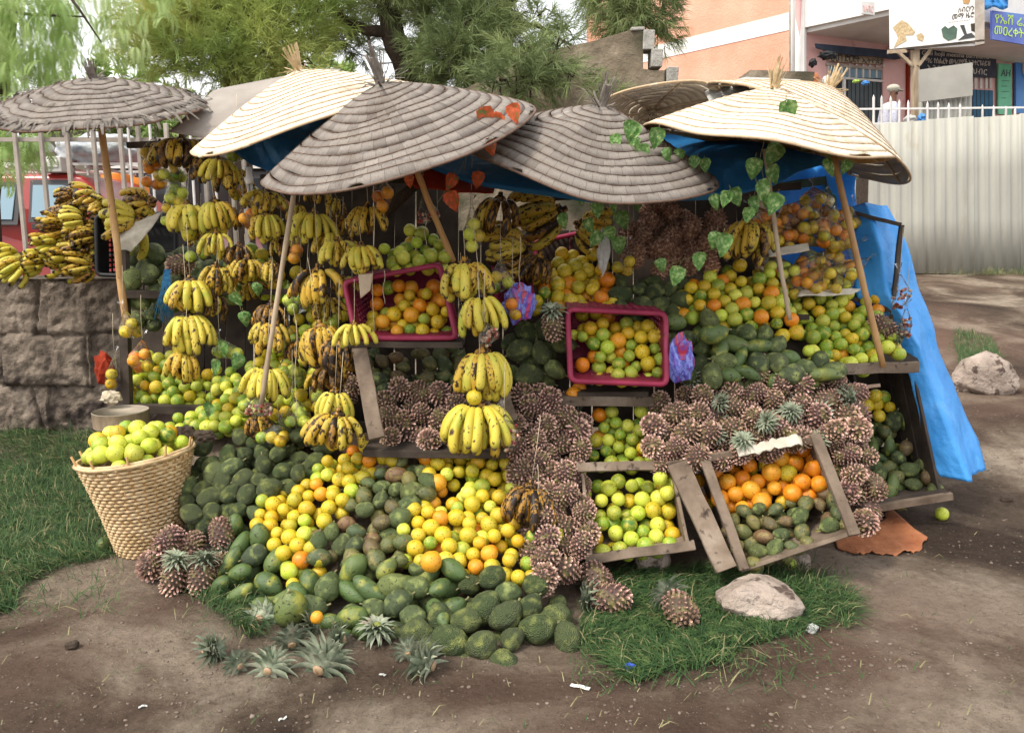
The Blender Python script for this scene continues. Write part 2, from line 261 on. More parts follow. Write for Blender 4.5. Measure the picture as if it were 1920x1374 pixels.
k4 = ramp(n, [(.28, (1, 1, 1)), (.35, (0, 0, 0))]); n.links.new(t3.outputs[0], k4.inputs[0]); c = mix(n, k4.outputs[0], c, '3c302a')
t5 = noisen(n, mp, .35, 3); k5 = ramp(n, [(.45, (0, 0, 0)), (.7, (1, 1, 1))]); n.links.new(t5.outputs[0], k5.inputs[0]); c = mix(n, k5.outputs[0], c, '6c5448')
n.links.new(c, b.inputs['Base Color']); b.inputs['Roughness'].default_value = .95; b.inputs['Specular IOR Level'].default_value = .15
bp = bump(n, b, t3.outputs[0], .5, .01); bp = bump(n, b, t6.outputs[0], .8, .03, bp); bump(n, b, t2.outputs[0], .8, .06, bp)
# corrugated sheet: pale zinc, streaked
pm('zinc', [(.3, '98968e'), (.55, 'acaaa0'), (.8, 'c0bcb0')], 1.2, .55, 30, .2, .004, (1, 1, .3), 0, 8, ('9c9484', 6, .62, .2))

# ------------------------------------------------------------ mesh helpers
class MB:
    def __init__(s): s.v = []; s.f = []; s.mi = []; s.uv = None; s.tip = None
    def add(s, vs, fs, mi=0):
        o = len(s.v); s.v += [tuple(x) for x in vs]; s.f += [tuple(i + o for i in f) for f in fs]; s.mi += [mi] * len(fs)
    def box(s, c, d, M=None, mi=0):
        c = Vector(c); vs = []
        for x in (-.5, .5):
            for y in (-.5, .5):
                for z in (-.5, .5):
                    p = Vector((x * d[0], y * d[1], z * d[2])); p = M @ p if M else p; vs.append(c + p)
        s.add(vs, [(0, 1, 3, 2), (4, 6, 7, 5), (0, 4, 5, 1), (2, 3, 7, 6), (0, 2, 6, 4), (1, 5, 7, 3)], mi)
    def board(s, p0, p1, w, t, side=None, seg=6, wob=.003, mi=0):
        """a plank from p0 to p1, w wide along `side`, t thick; slightly warped"""
        p0, p1 = Vector(p0), Vector(p1); ax = (p1 - p0).normalized(); side = Vector(side if side is not None else (0, 0, 1)); side = (side - ax * side.dot(ax)).normalized(); th = ax.cross(side)
        o = random.random() * 50; vs = []
        for i in range(seg + 1):
            u = i / seg; c = p0.lerp(p1, u) + side * wob * 2 * noise.noise((u * 3, o, 0)) + th * wob * 2 * noise.noise((u * 3, 0, o))
            ww = w * (1 + .05 * noise.noise((u * 6, o, 5)))
            for a, b2 in ((-.5, -.5), (.5, -.5), (.5, .5), (-.5, .5)): vs.append(c + side * ww * a + th * t * b2)
        fs = [(i * 4 + j, i * 4 + (j + 1) % 4, i * 4 + 4 + (j + 1) % 4, i * 4 + 4 + j) for i in range(seg) for j in range(4)]
        fs += [(3, 2, 1, 0), (seg * 4, seg * 4 + 1, seg * 4 + 2, seg * 4 + 3)]; s.add(vs, fs, mi)
    def slab(s, q, t, mi=0):
        """four corners given thickness t along their normal"""
        q = [Vector(x) for x in q]; n_ = (q[1] - q[0]).cross(q[3] - q[0]).normalized() * t
        s.add(q + [x + n_ for x in q], [(3, 2, 1, 0), (4, 5, 6, 7), (0, 1, 5, 4), (1, 2, 6, 5), (2, 3, 7, 6), (3, 0, 4, 7)], mi)
    def tube(s, pts, rad, n=8, cap=True, mi=0, flat=1.):
        pts = [Vector(p) for p in pts]; N = len(pts); rad = rad if isinstance(rad, (list, tuple)) else [rad] * N
        t0 = (pts[1] - pts[0]).normalized(); a = Vector((0, 0, 1)) if abs(t0.z) < .9 else Vector((1, 0, 0)); nn = t0.cross(a).normalized(); vs = []
        for i in range(N):
            t = (pts[min(i + 1, N - 1)] - pts[max(i - 1, 0)]).normalized(); nn = (nn - t * nn.dot(t)).normalized(); bb = t.cross(nn)
            for k in range(n):
                an = 2 * math.pi * k / n; vs.append(pts[i] + (nn * math.cos(an) + bb * math.sin(an) * flat) * rad[i])
        fs = [(i * n + k, i * n + (k + 1) % n, (i + 1) * n + (k + 1) % n, (i + 1) * n + k) for i in range(N - 1) for k in range(n)]
        if cap: fs += [tuple(range(n))[::-1], tuple((N - 1) * n + k for k in range(n))]
        s.add(vs, fs, mi)
    def grid(s, P, mi=0):
        nu, nv = len(P), len(P[0]); s.add([p for r in P for p in r], [(i * nv + j, i * nv + j + 1, (i + 1) * nv + j + 1, (i + 1) * nv + j) for i in range(nu - 1) for j in range(nv - 1)], mi)
    def ico(s, c, r, sub=2, mi=0, sc=(1, 1, 1), M=None, fn=None):
        b = bmesh.new(); bmesh.ops.create_icosphere(b, subdivisions=sub, radius=1); c = Vector(c); vs = []
        for v in b.verts:
            p = v.co.copy(); k = fn(p) if fn else 1; p = Vector((p.x * sc[0], p.y * sc[1], p.z * sc[2])) * r * k; vs.append(c + (M @ p if M else p))
        s.add(vs, [[v.index for v in f.verts] for f in b.faces], mi); b.free()
    def mesh(s, name, mats, smooth=True):
        me = bpy.data.meshes.new(name); me.from_pydata(s.v, [], s.f)
        for mt in (mats if isinstance(mats, (list, tuple)) else [mats]): me.materials.append(MATS[mt])
        me.polygons.foreach_set('material_index', s.mi); me.polygons.foreach_set('use_smooth', [smooth] * len(s.f))
        if s.tip is not None:
            a = me.attributes.new('tip', 'FLOAT', 'POINT'); a.data.foreach_set('value', s.tip)
        me.update(); return me
    def build(s, name, mats, parent=None, smooth=True, bevel=0, solid=0):
        return link(name, s.mesh(name, mats, smooth), parent, bevel, solid)
def link(name, me, parent=None, bevel=0, solid=0):
    o = bpy.data.objects.new(name, me); COL.objects.link(o)
    if parent: o.parent = parent
    if bevel:
        m = o.modifiers.new('bevel', 'BEVEL'); m.width = bevel; m.segments = 1; m.limit_method = 'ANGLE'
    if solid:
        m = o.modifiers.new('thick', 'SOLIDIFY'); m.thickness = solid; m.offset = 0
    return o
def tag(o, label, cat, group=None):
    o['label'] = label; o['category'] = cat
    if group: o['group'] = group
    return o
def empty(name, loc, label, cat, group=None):
    o = bpy.data.objects.new(name, None); COL.objects.link(o); o.location = loc; o.empty_display_size = .05
    return tag(o, label, cat, group)
def structure(o): o['kind'] = 'structure'; return o
def stuff(o, label=None, cat=None):
    o['kind'] = 'stuff'
    if label: o['label'] = label; o['category'] = cat
    return o
def rel(o, p): return Vector(p) - o.location       # world point -> local of an unrotated empty
def fast_mesh(name, V, F, mats, mi=None, smooth=False):
    """V (n,3) array, F (m,k) array"""
    me = bpy.data.meshes.new(name); k = F.shape[1]; me.vertices.add(len(V)); me.vertices.foreach_set('co', V.astype(np.float32).ravel())
    me.loops.add(F.size); me.loops.foreach_set('vertex_index', F.astype(np.int32).ravel()); me.polygons.add(len(F)); me.polygons.foreach_set('loop_start', np.arange(0, F.size, k, dtype=np.int32))
    for mt in mats: me.materials.append(MATS[mt])
    if mi is not None: me.polygons.foreach_set('material_index', mi.astype(np.int32))
    if smooth: me.polygons.foreach_set('use_smooth', np.ones(len(F), dtype=bool))
    me.update(calc_edges=True); return me
# ------------------------------------------------------------ ground
def axis(segs):
    out = []
    for a, b, st in segs: out += list(np.arange(a, b, st))
    return out + [segs[-1][1]]
xs = axis([(-300, -20, 20), (-20, -4, .5), (-4, 4, .05), (4, 20, .5), (20, 300, 20)]); ys = axis([(-30, 1.4, 2), (1.4, 8, .05), (8, 16, .3), (16, 400, 16)])
V = np.array([(x, y, gz(x, y)) for x in xs for y in ys]); ny = len(ys)
ii, jj = np.meshgrid(np.arange(len(xs) - 1), np.arange(ny - 1), indexing='ij'); q = (ii * ny + jj).ravel()
structure(link('ground', fast_mesh('ground', V, np.stack([q, q + ny, q + ny + 1, q + 1], 1), ['soil'], None, True)))
# terrace behind the metal fence, on which the shops stand
mb = MB(); fa, fb = W(1560, 500, 12.6), W(2600, 503, 13.4)
mb.slab([(3.6, 14.2, 2.45), (3.6, 40, 2.45), (30, 40, 2.45), (30, 14.2, 2.45)], 2.0)
structure(mb.build('terrace_ground', 'soil', None, False))

# pebbles and grit, grass
def litter(n_, cells, label):
    V, F = [], []; o = 0; b = bmesh.new(); bmesh.ops.create_icosphere(b, subdivisions=1, radius=1); bv = np.array([v.co[:] for v in b.verts]); bf = np.array([[v.index for v in f.verts] for f in b.faces]); b.free()
    for _ in range(n_):
        x0, y0, x1, y1 = random.choice(cells); p = G(random.uniform(x0, x1), random.uniform(y0, y1)); r = .002 + .007 * random.random() ** 4
        sc = np.array([random.uniform(.7, 1.3), random.uniform(.7, 1.3), random.uniform(.35, .7)]); V.append(bv * r * sc * rng.uniform(.8, 1.2, (len(bv), 1)) + np.array([p.x, p.y, p.z + r * .2])); F.append(bf + o); o += len(bv)
    return fast_mesh('pebbles', np.concatenate(V), np.concatenate(F), ['grit'])
stuff(link('pebbles', litter(3600, [(0, 1050, 500, 1374), (300, 1180, 1200, 1374), (1100, 1200, 1920, 1374), (1550, 900, 1920, 1300), (1750, 520, 1920, 900), (1750, 520, 1920, 900)], '')), 'small pale stones and grit scattered over the brown dirt', 'pebbles')
def pip(x, y, poly):
    c = False; j = len(poly) - 1
    for i in range(len(poly)):
        xi, yi = poly[i]; xj, yj = poly[j]
        if (yi > y) != (yj > y) and x < (xj - xi) * (y - yi) / (yj - yi) + xi: c = not c
        j = i
    return c
def grass(name, poly, n_, label, length=(.07, .17), lay=.85, edge=40, dry=.1):
    xs_, ys_ = [p[0] for p in poly], [p[1] for p in poly]; V, F, MI = [], [], []; o = 0; k = 0
    while k < n_:
        px, py = random.uniform(min(xs_), max(xs_)), random.uniform(min(ys_), max(ys_))
        px += random.gauss(0, edge * .3); py += random.gauss(0, edge * .2)
        if not pip(px, py, poly): 
            if random.random() > .04: continue
        if random.random() < .55 and noise.noise((px * .02, py * .035, len(name))) < -.12: continue
        k += 1; p = G(px, py); L = random.uniform(*length); fl = 2.4 * noise.noise((p.x * 1.6, p.y * 1.6, 9.)) + (2.6 if name == 'grass' else .4); a = fl + random.gauss(0, .8)
        el = random.uniform(.0, .22 if name == 'cut_grass' else .42) if random.random() < lay else random.uniform(.5, 1.3); d = Vector((math.cos(a) * math.cos(el), math.sin(a) * math.cos(el), math.sin(el))); s_ = Vector((-math.sin(a), math.cos(a), random.uniform(-.6, .6))).normalized() * random.uniform(.0011, .0022)
        h = Vector((0, 0, random.uniform(.002, .03))); base = p + h; m_ = base + d * L * .5 + Vector((0, 0, .012)); e = base + d * L - Vector((0, 0, L * .25 * math.sin(el) + .004)); e.z = max(e.z, gz(e.x, e.y) + .004)
        V += [base - s_, base + s_, m_ + s_ * .8, m_ - s_ * .8, e + s_ * .15, e - s_ * .15]; F += [(o, o + 1, o + 2, o + 3), (o + 3, o + 2, o + 4, o + 5)]; MI += [1 if random.random() < dry else 0] * 2; o += 6
    return stuff(link(name, fast_mesh(name, np.array([v[:] for v in V]), np.array(F), ['grass_blade', 'grass_dry'], np.array(MI))), label, 'grass')
grass('grass', [(-60, 790), (120, 765), (230, 790), (200, 900), (215, 1050), (120, 1065), (40, 1110), (30, 1150), (-60, 1170)], 17000, 'long green grass lying flat at the foot of the stone wall left of the basket')
grass('cut_grass', [(1090, 1130), (1140, 1075), (1330, 1065), (1480, 1085), (1520, 1130), (1530, 1185), (1400, 1215), (1370, 1250), (1250, 1265), (1190, 1290), (1080, 1215)], 13000, 'cut green grass strewn on the dirt in front of the wooden crates', (.06, .16), .99, 55, .07)
grass('grass_tuft', [(1785, 620), (1860, 640), (1880, 690), (1800, 690)], 2500, 'small tuft of green grass beside the far rock at right', (.05, .12), .4)
grass('verge_grass', [(1700, 500), (1920, 502), (1920, 520), (1720, 516)], 2500, 'thin dry grass along the foot of the corrugated fence', (.08, .2), .5, 10, .5)
grass('heap_grass', [(345, 1095), (480, 1105), (500, 1160), (470, 1200), (370, 1130)], 1300, 'thin grass between the pineapples and the large papaya', (.05, .12), .8)
grass('roadside_grass', [(1380, 1075), (1480, 1075), (1600, 1130), (1590, 1190), (1530, 1140)], 1500, 'sparse grass on the dirt around the big stone', (.06, .15), .9)
grass('straw', [(0, 1180), (350, 1130), (600, 1290), (1100, 1220), (1500, 1200), (1900, 900), (1900, 1374), (0, 1374)], 170, 'stray bits of straw and dry stalks on the bare dirt', (.015, .07), 1., 40, .6)

# ------------------------------------------------------------ packing fruit into heaps
def surf(ctrl):
    """1/d as a smooth function of pixel, through the control points"""
    A, B = [], []
    quad = len(ctrl) >= 7
    for x, y, d in ctrl:
        X, Y = x / 1000, y / 1000; A.append([1, X, Y] + ([X * X, X * Y, Y * Y] if quad else [])); B.append(1 / d)
    c, *_ = np.linalg.lstsq(np.array(A), np.array(B), rcond=None)
    def f(x, y):
        X, Y = x / 1000, y / 1000; t = [1, X, Y] + ([X * X, X * Y, Y * Y] if quad else []); return 1 / float(np.dot(c, t))
    return f
def plane_of(poly, f):
    P = [W(x, y, f(x, y)) for x, y in poly]; c = sum(P, Vector()) / len(P); A = np.array([(p - c)[:] for p in P]); _, _, vt = np.linalg.svd(A); n_ = Vector(vt[2]); 
    if n_.y > 0: n_ = -n_
    u = Vector((1, 0, 0)); u = (u - n_ * u.dot(n_)).normalized(); return c, u, n_.cross(u), n_
def inpoly(U, V_, P):
    c = np.zeros(len(U), bool); j = len(P) - 1
    for i in range(len(P)):
        xi, yi = P[i]; xj, yj = P[j]; m_ = (yi > V_) != (yj > V_); c ^= m_ & (U < (xj - xi) * (V_ - yi) / (yj - yi + 1e-12) + xi); j = i
    return c
def pack(poly, f, dia, layers=1.45, thick=1.15, seed=1):
    c, u, v, n_ = plane_of(poly, f); r = np.random.default_rng(seed)
    P2 = []
    for x, y in poly:
        p = W(x, y, f(x, y)) - c; P2.append((p.dot(u), p.dot(v)))
    a = abs(sum(P2[i][0] * P2[i - 1][1] - P2[i - 1][0] * P2[i][1] for i in range(len(P2)))) / 2
    N = max(3, int(a / dia ** 2 * layers * 1.28)); thick *= .85; us = [p[0] for p in P2]; vs = [p[1] for p in P2]; pts = []
    while len(pts) < N:
        q = np.array([r.uniform(min(us), max(us)), r.uniform(min(vs), max(vs)), r.uniform(-thick * dia, 0)])
        if inpoly(q[:1], q[1:2], P2)[0]: pts.append(q)
    X = np.array(pts)
    for it in range(70):
        D = X[:, None] - X[None]; L = np.sqrt((D ** 2).sum(2)) + 1e-9; ov = np.clip(dia * .97 - L, 0, None); np.fill_diagonal(ov, 0)
        mv = (D / L[..., None] * ov[..., None]).sum(1) * .35; Y = X + mv; Y[:, 1] -= dia * .004; Y[:, 2] = np.clip(Y[:, 2], -thick * dia, 0)
        ok = inpoly(Y[:, 0], Y[:, 1], P2); X[ok] = Y[ok]; X[~ok, 2] = Y[~ok, 2]
    out = []
    for a_, b_, w_ in X:
        p = c + u * a_ + v * b_; px, py = proj(p); out.append(W(px, py, f(px, py)) + n_ * (w_ + dia * .1))
    return out, n_
def rq(r=random):
    q = Quaternion([r.gauss(0, 1) for _ in range(4)]); q.normalize(); return q
def place(me, name, p, q, s, label, cat, group):
    o = bpy.data.objects.new(name, me); COL.objects.link(o); o.location = p; o.rotation_mode = 'QUATERNION'; o.rotation_quaternion = q; o.scale = (s, s, s) if not isinstance(s, tuple) else s
    return tag(o, label, cat, group)

# fruit meshes (unit = 1 m; citrus radius .5 so scale = diameter)
def uvs(fn, nu=20, nv=12):
    V, F = [Vector((0, 0, .5 * fn(0, 0)))], []
    for j in range(1, nv):
        for i in range(nu):
            th = math.pi * j / nv; ph = 2 * math.pi * i / nu; k = .5 * fn(th, ph); V.append(Vector((math.sin(th) * math.cos(ph), math.sin(th) * math.sin(ph), math.cos(th))) * k)
    V.append(Vector((0, 0, -.5 * fn(math.pi, 0)))); L = len(V) - 1
    for i in range(nu):
        F.append((0, 1 + i, 1 + (i + 1) % nu)); F.append((L, 1 + (nv - 2) * nu + (i + 1) % nu, 1 + (nv - 2) * nu + i))
        for j in range(nv - 2): a = 1 + j * nu; F.append((a + i, a + nu + i, a + nu + (i + 1) % nu, a + (i + 1) % nu))
    return V, F
CIT = {}
for kind, mt in (('orange', 'orange_skin'), ('yellow', 'yellow_skin'), ('green', 'green_skin'), ('pale', 'pale_skin')):
    CIT[kind] = []
    for k in range(3):
        o = k * 7.3; V_, F_ = uvs(lambda th, ph: 1 + .03 * noise.noise((math.sin(th) * math.cos(ph) * 1.5 + o, math.sin(th) * math.sin(ph) * 1.5, math.cos(th) * 1.5)) - .07 * math.exp(-(th / .22) ** 2) - .03 * math.exp(-((math.pi - th) / .16) ** 2) + (.03 * math.cos(2 * th) if k == 1 else 0))
        mb = MB(); mb.add(V_, F_); tv = len(mb.v); mb.add(*(lambda: ([Vector((math.cos(a) * .035, math.sin(a) * .035, .472)) for a in np.linspace(0, 2 * math.pi, 6)[:-1]] + [Vector((0, 0, .485))], [(i, (i + 1) % 5, 5) for i in range(5)]))(), mi=1)
        CIT[kind].append(mb.mesh(kind + '_citrus', [mt, 'vine_stem']))
def lumpy(name, mt, L, wid, pear, amp, freq, nvar, hook=0, stem=True, fine=0):
    out = []
    for k in range(nvar):
        o = k * 11.7 + len(name); b = bmesh.new(); bmesh.ops.create_icosphere(b, subdivisions=5 if fine else 4, radius=1); mb = MB(); vs = []
        for v in b.verts:
            p = v.co.copy(); t = p.z; w_ = wid * (1 + pear * t * (1 if k % 2 else .6) - .12 * t * t); q = Vector((p.x * w_, p.y * w_ * (.93 + .05 * (k % 3)), t))
            q.x += hook * (max(0, -t) ** 2) * .35 + .08 * math.sin(t * 2 + k)
            a = amp * noise.noise((p.x * freq + o, p.y * freq, p.z * freq)) + amp * .9 * noise.noise((p.x * freq * .45 + o, p.y * freq * .45, p.z * freq * .45 + 3))
            if fine:
                d1 = noise.voronoi((p * 5.5 + Vector((o, 0, 0))))[0]; a += fine * (.5 - min(.5, d1[0]))
            vs.append(q * (1 + a) * .5 * L)
        mb.add(vs, [[v.index for v in f.verts] for f in b.faces]); b.free()
        if stem: mb.tube([(0, 0, .47 * L), (.01 * L, 0, .53 * L), (.03 * L, .01 * L, .6 * L)], [.045 * L, .03 * L, .035 * L], 6, mi=1)
        out.append(mb.mesh(name, [mt, 'vine_stem']))
    return out
# all of these have length 1
SOUR = lumpy('soursop', 'soursop_skin', 1, .76, -.16, .09, 1.8, 6, .5, True, .035)
AVO = lumpy('avocado', 'avocado_skin', 1, .76, -.16, .05, 2.5, 5)
PAP = lumpy('papaya', 'papaya_skin', 1, .66, -.12, .05, 1.5, 5)
PAPL = lumpy('long papaya', 'papaya_skin', 1, .44, -.12, .05, 1.5, 3)
MAN = lumpy('mango', 'mango_skin', 1, .76, -.08, .05, 1.6, 5, .2)

HEAPN = [0]; REG = []
def citrus_heap(poly, f, mixk, where, dia=.072, layers=1.45, thick=1.15, seed=1, grp=None):
    """mixk: {'yellow': .6, ...}; where: words that place this heap"""
    pts, n_ = pack(poly, f, dia, layers, thick, seed); r = random.Random(seed); ks, ws = list(mixk), list(mixk.values())
    words = {'orange': ('ripe deep orange', 'orange', 'orange'), 'yellow': ('ripe yellow-skinned', 'orange', 'orange'), 'green': ('green-skinned', 'lime', 'lime'), 'pale': ('pale yellow-green', 'lime', 'lime')}
    HEAPN[0] += 1
    for p in pts:
        k = r.choices(ks, ws)[0]; w_ = words[k]; d = dia * r.uniform(.82, 1.12) * (1.06 if k == 'orange' else 1)
        place(r.choice(CIT[k]), w_[1], p, rq(r), d, f'{w_[0]} {w_[1]} {where}', w_[2], f'{w_[0]} {w_[1]}s {where}'); REG.append((COL.objects[-1], HEAPN[0], w_[0], w_[1], where))
def lumpy_heap(poly, f, mixk, where, dia, layers=1.4, thick=1.1, seed=1, var=.2):
    """mixk: {(name, meshes, length factor, word): weight}"""
    pts, n_ = pack(poly, f, dia, layers, thick, seed); r = random.Random(seed); HEAPN[0] += 1
    for p in pts:
        nm, ms, lf, wd = r.choices([m_[0] for m_ in mixk], [m_[1] for m_ in mixk])[0]
        a = Vector((r.gauss(0, 1), r.gauss(0, .5), r.gauss(0, 1))); a = a - n_ * a.dot(n_) * .7; q = a.to_track_quat('Z', 'Y') @ Quaternion((0, 0, 1), r.uniform(0, 6.28))
        place(r.choice(ms), nm, p, q, dia * lf * r.uniform(1 - var, 1 + var), f'{wd} {nm} {where}', nm, f'{wd} {nm}s {where}'); REG.append((COL.objects[-1], HEAPN[0], wd, nm, where))
kS, kA, kP, kL, kM = ('soursop', SOUR, 1.22, 'knobbly dark green'), ('avocado', AVO, 1.3, 'smooth dull green'), ('papaya', PAP, 1.3, 'broad dark green'), ('papaya', PAPL, 1.75, 'long green'), ('mango', MAN, 1.18, 'small dusky green')

HEAP = surf([(420, 1100, 3.42), (560, 1190, 3.02), (760, 1240, 2.84), (1000, 1245, 2.84), (1085, 1195, 2.98), (700, 1050, 3.32), (800, 950, 3.6), (800, 850, 3.9), (400, 950, 3.78), (350, 850, 4.1), (590, 810, 4.12), (970, 870, 3.85), (1000, 1000, 3.46), (960, 1110, 3.15)])
YL = [(600, 848), (700, 832), (706, 890), (662, 920), (622, 960), (592, 1000), (600, 1050), (545, 1098), (530, 1040), (482, 985), (500, 920), (560, 892)]
YR = [(795, 845), (930, 842), (970, 885), (1000, 1000), (996, 1088), (900, 1062), (800, 1060), (757, 1035), (757, 962), (810, 930)]
citrus_heap(YL, HEAP, {'yellow': .72, 'orange': .10, 'pale': .12, 'green': .06}, 'in the left half of the ground heap', .071, 1.5, 1.1, 11)
citrus_heap(YR, HEAP, {'yellow': .72, 'orange': .1, 'green': .08, 'pale': .1}, 'in the right half of the ground heap', .073, 1.5, 1.1, 12)
citrus_heap([(715, 848), (795, 845), (800, 862), (720, 866)], HEAP, {'orange': .5, 'yellow': .5}, 'at the top of the ground heap under the wooden crate', .07, 1.5, 1.1, 13)
lumpy_heap([(705, 895), (720, 862), (800, 862), (806, 928), (760, 958), (755, 1038), (795, 1062), (700, 1050), (600, 1052), (594, 1000), (624, 962), (664, 922)], HEAP, [(kM, .65), (kA, .35)], 'in the band down the middle of the heap', .082, 1.5, 1.0, 14)
lumpy_heap([(548, 1096), (605, 1054), (760, 1062), (850, 1064), (856, 1090), (825, 1150), (770, 1195), (640, 1190), (590, 1150), (500, 1110)], HEAP, [(kP, .45), (kL, .2), (kA, .35)], 'low at the front of the ground heap', .105, 1.45, 1.0, 15)
lumpy_heap([(440, 985), (520, 1002), (545, 1092), (500, 1150), (430, 1125), (405, 1080), (440, 1030)], HEAP, [(kP, .5), (kL, .3), (kA, .2)], 'at the left foot of the ground heap', .10, 1.4, 1.0, 16)
lumpy_heap([(345, 850), (420, 800), (560, 800), (600, 812), (600, 848), (555, 892), (498, 920), (478, 985), (440, 985), (342, 965)], HEAP, [(kS, .9), (kA, .1)], 'in the dark bank left of the oranges', .098, 1.5, 1.1, 17)
lumpy_heap([(858, 1066), (990, 1092), (1075, 1105), (1086, 1195), (1000, 1238), (880, 1238), (750, 1225), (770, 1190), (830, 1145)], HEAP, [(kS, .92), (kA, .08)], 'at the front right of the ground heap', .115, 1.45, 1.0, 18)
place(PAP[0], 'papaya', W(545, 1140, 3.1), Quaternion((1, 0, 0), .3), (.21, .21, .17), 'very large round green papaya at the front left of the heap', 'papaya', None)
place(CIT['orange'][0], 'orange', W(808, 1053, 3.22), rq(), .092, 'large bright orange resting above the papayas at the foot of the oranges', 'orange', None)
place(CIT['orange'][1], 'orange', W(594, 1157, 3.0), rq(), .052, 'small orange lodged beside the very large round papaya', 'orange', None)
# soil-coloured backing added behind the heap to fill the gaps between fruit
def bed(name, poly, f, back, mt, nx=24, nyy=20, label=None, cat=None, parent=None):
    xs_, ys_ = [p[0] for p in poly], [p[1] for p in poly]; x0, x1, y0, y1 = min(xs_), max(xs_), min(ys_), max(ys_); P = []
    for j in range(nyy + 1):
        py = y0 + (y1 - y0) * j / nyy; row = []
        hits = []
        for k in range(len(poly)):
            (ax, ay), (bx, by) = poly[k - 1], poly[k]
            if (ay > py) != (by > py): hits.append(ax + (py - ay) * (bx - ax) / (by - ay))
        lo, hi = (min(hits), max(hits)) if hits else (xs_[ys_.index(y0)] - 2, xs_[ys_.index(y0)] + 2) if j == 0 else (xs_[ys_.index(y1)] - 2, xs_[ys_.index(y1)] + 2)
        for i in range(nx + 1):
            px = lo + (hi - lo) * i / nx; d = f(px, py); row.append(W(px, py, d + back + .012 * noise.noise((px * .03, py * .03, 0))))
        P.append(row)
    mb = MB(); mb.grid(P); return mb.build(name, mt, parent, True, 0, .02)
structure(bed('heap_backing', [(345, 850), (420, 800), (600, 805), (930, 835), (975, 870), (1005, 1000), (1085, 1110), (1088, 1200), (1000, 1245), (760, 1235), (590, 1160), (430, 1120), (400, 1060), (440, 1000), (340, 960)], HEAP, .24, 'soil', 30, 30))

def aff(*c): return surf(list(c))
# --- right side
fM = aff((1090, 765, 4.12), (1225, 760, 4.12), (1150, 870, 3.92)); fLc = aff((1092, 890, 3.88), (1270, 880, 3.88), (1200, 1030, 3.56))
fO = aff((1340, 860, 3.88), (1530, 820, 3.88), (1400, 1060, 3.47), (1592, 990, 3.47))
fBig = aff((1270, 520, 4.5), (1480, 510, 4.5), (1400, 650, 4.12)); fSh = aff((1500, 550, 4.6), (1650, 550, 4.6), (1640, 680, 4.2))
citrus_heap([(1088, 772), (1150, 768), (1222, 758), (1228, 868), (1088, 872)], fM, {'green': .62, 'pale': .2, 'yellow': .12, 'orange': .06}, 'in the crate between the two pineapple columns', .07, 1.5, 1.1, 21)
citrus_heap([(1092, 900), (1200, 892), (1255, 886), (1268, 950), (1290, 1018), (1110, 1034), (1096, 980)], fLc, {'green': .38, 'pale': .42, 'yellow': .17, 'orange': .03}, 'in the low slatted crate above the cut grass', .079, 1.5, 1.1, 22)
citrus_heap([(1232, 880), (1268, 884), (1266, 930), (1240, 905)], aff((1232, 880, 3.75), (1290, 880, 3.75), (1250, 950, 3.6)), {'pale': 1}, 'spilling over the right rim of the low slatted crate', .08, 1.4, .9, 23)
citrus_heap([(1338, 880), (1400, 848), (1470, 836), (1525, 832), (1550, 895), (1530, 912), (1480, 935), (1400, 952), (1340, 930)], fO, {'orange': .85, 'yellow': .15}, 'heaped in the top of the right-hand wooden crate', .08, 1.5, 1.1, 24)
citrus_heap([(1300, 880), (1330, 880), (1335, 940), (1305, 940)], aff((1300, 880, 3.9), (1340, 880, 3.9), (1310, 940, 3.8)), {'orange': .9, 'yellow': .1}, 'seen between the two side boards of the right-hand crate', .078, 1.3, .9, 25)
lumpy_heap([(1345, 960), (1400, 955), (1530, 916), (1552, 905), (1592, 985), (1490, 1030), (1400, 1062), (1380, 1040)], fO, [(kM, .85), (kA, .15)], 'in the lower half of the right-hand crate', .074, 1.5, 1.0, 26)
citrus_heap([(1285, 530), (1330, 500), (1370, 490), (1430, 500), (1480, 560), (1492, 600), (1530, 650), (1440, 615), (1380, 600), (1300, 595), (1262, 575)], fBig, {'green': .36, 'pale': .24, 'yellow': .26, 'orange': .14}, 'on the big slope left of the short pole', .076, 1.5, 1.1, 27)
citrus_heap([(1490, 556), (1560, 550), (1640, 552), (1655, 600), (1700, 668), (1590, 684), (1530, 690), (1500, 610)], fSh, {'green': .42, 'pale': .3, 'yellow': .24, 'orange': .04}, 'on the right-hand shelf under the bagged oranges', .076, 1.5, 1.1, 28)
lumpy_heap([(1258, 598), (1300, 598), (1380, 604), (1440, 618), (1545, 650), (1590, 690), (1540, 712), (1300, 705), (1262, 660)], aff((1260, 600, 4.25), (1500, 620, 4.2), (1400, 700, 4.0)), [(kA, .5), (kP, .3), (kL, .2)], 'below the citrus slope and above the pineapples', .098, 1.45, 1.0, 29)
place(PAP[1], 'papaya', W(1338, 625, 4.05), Quaternion((0, 1, 0), 1.3), .155, 'large papaya with yellow blotches above the right pineapples', 'papaya', None)
lumpy_heap([(1140, 525), (1190, 515), (1280, 512), (1278, 572), (1150, 580)], aff((1140, 520, 4.5), (1280, 520, 4.5), (1200, 580, 4.3)), [(kS, .8), (kA, .2)], 'on the ledge behind the right-hand red crate', .095, 1.4, 1.0, 30)
citrus_heap([(1000, 490), (1080, 468), (1135, 480), (1152, 560), (1150, 578), (1060, 578), (1003, 570)], aff((1000, 480, 4.6), (1140, 480, 4.6), (1080, 575, 4.3)), {'yellow': .72, 'orange': .18, 'green': .1}, 'piled behind the right-hand red crate', .08, 1.5, 1.1, 31)
lumpy_heap([(1640, 790), (1685, 755), (1710, 800), (1728, 850), (1768, 918), (1655, 940), (1640, 870)], aff((1640, 780, 4.6), (1720, 780, 4.6), (1700, 930, 4.26)), [(kL, .3), (kM, .35), (kA, .35)], 'in the slatted crate at the far right', .088, 1.45, 1.0, 32)
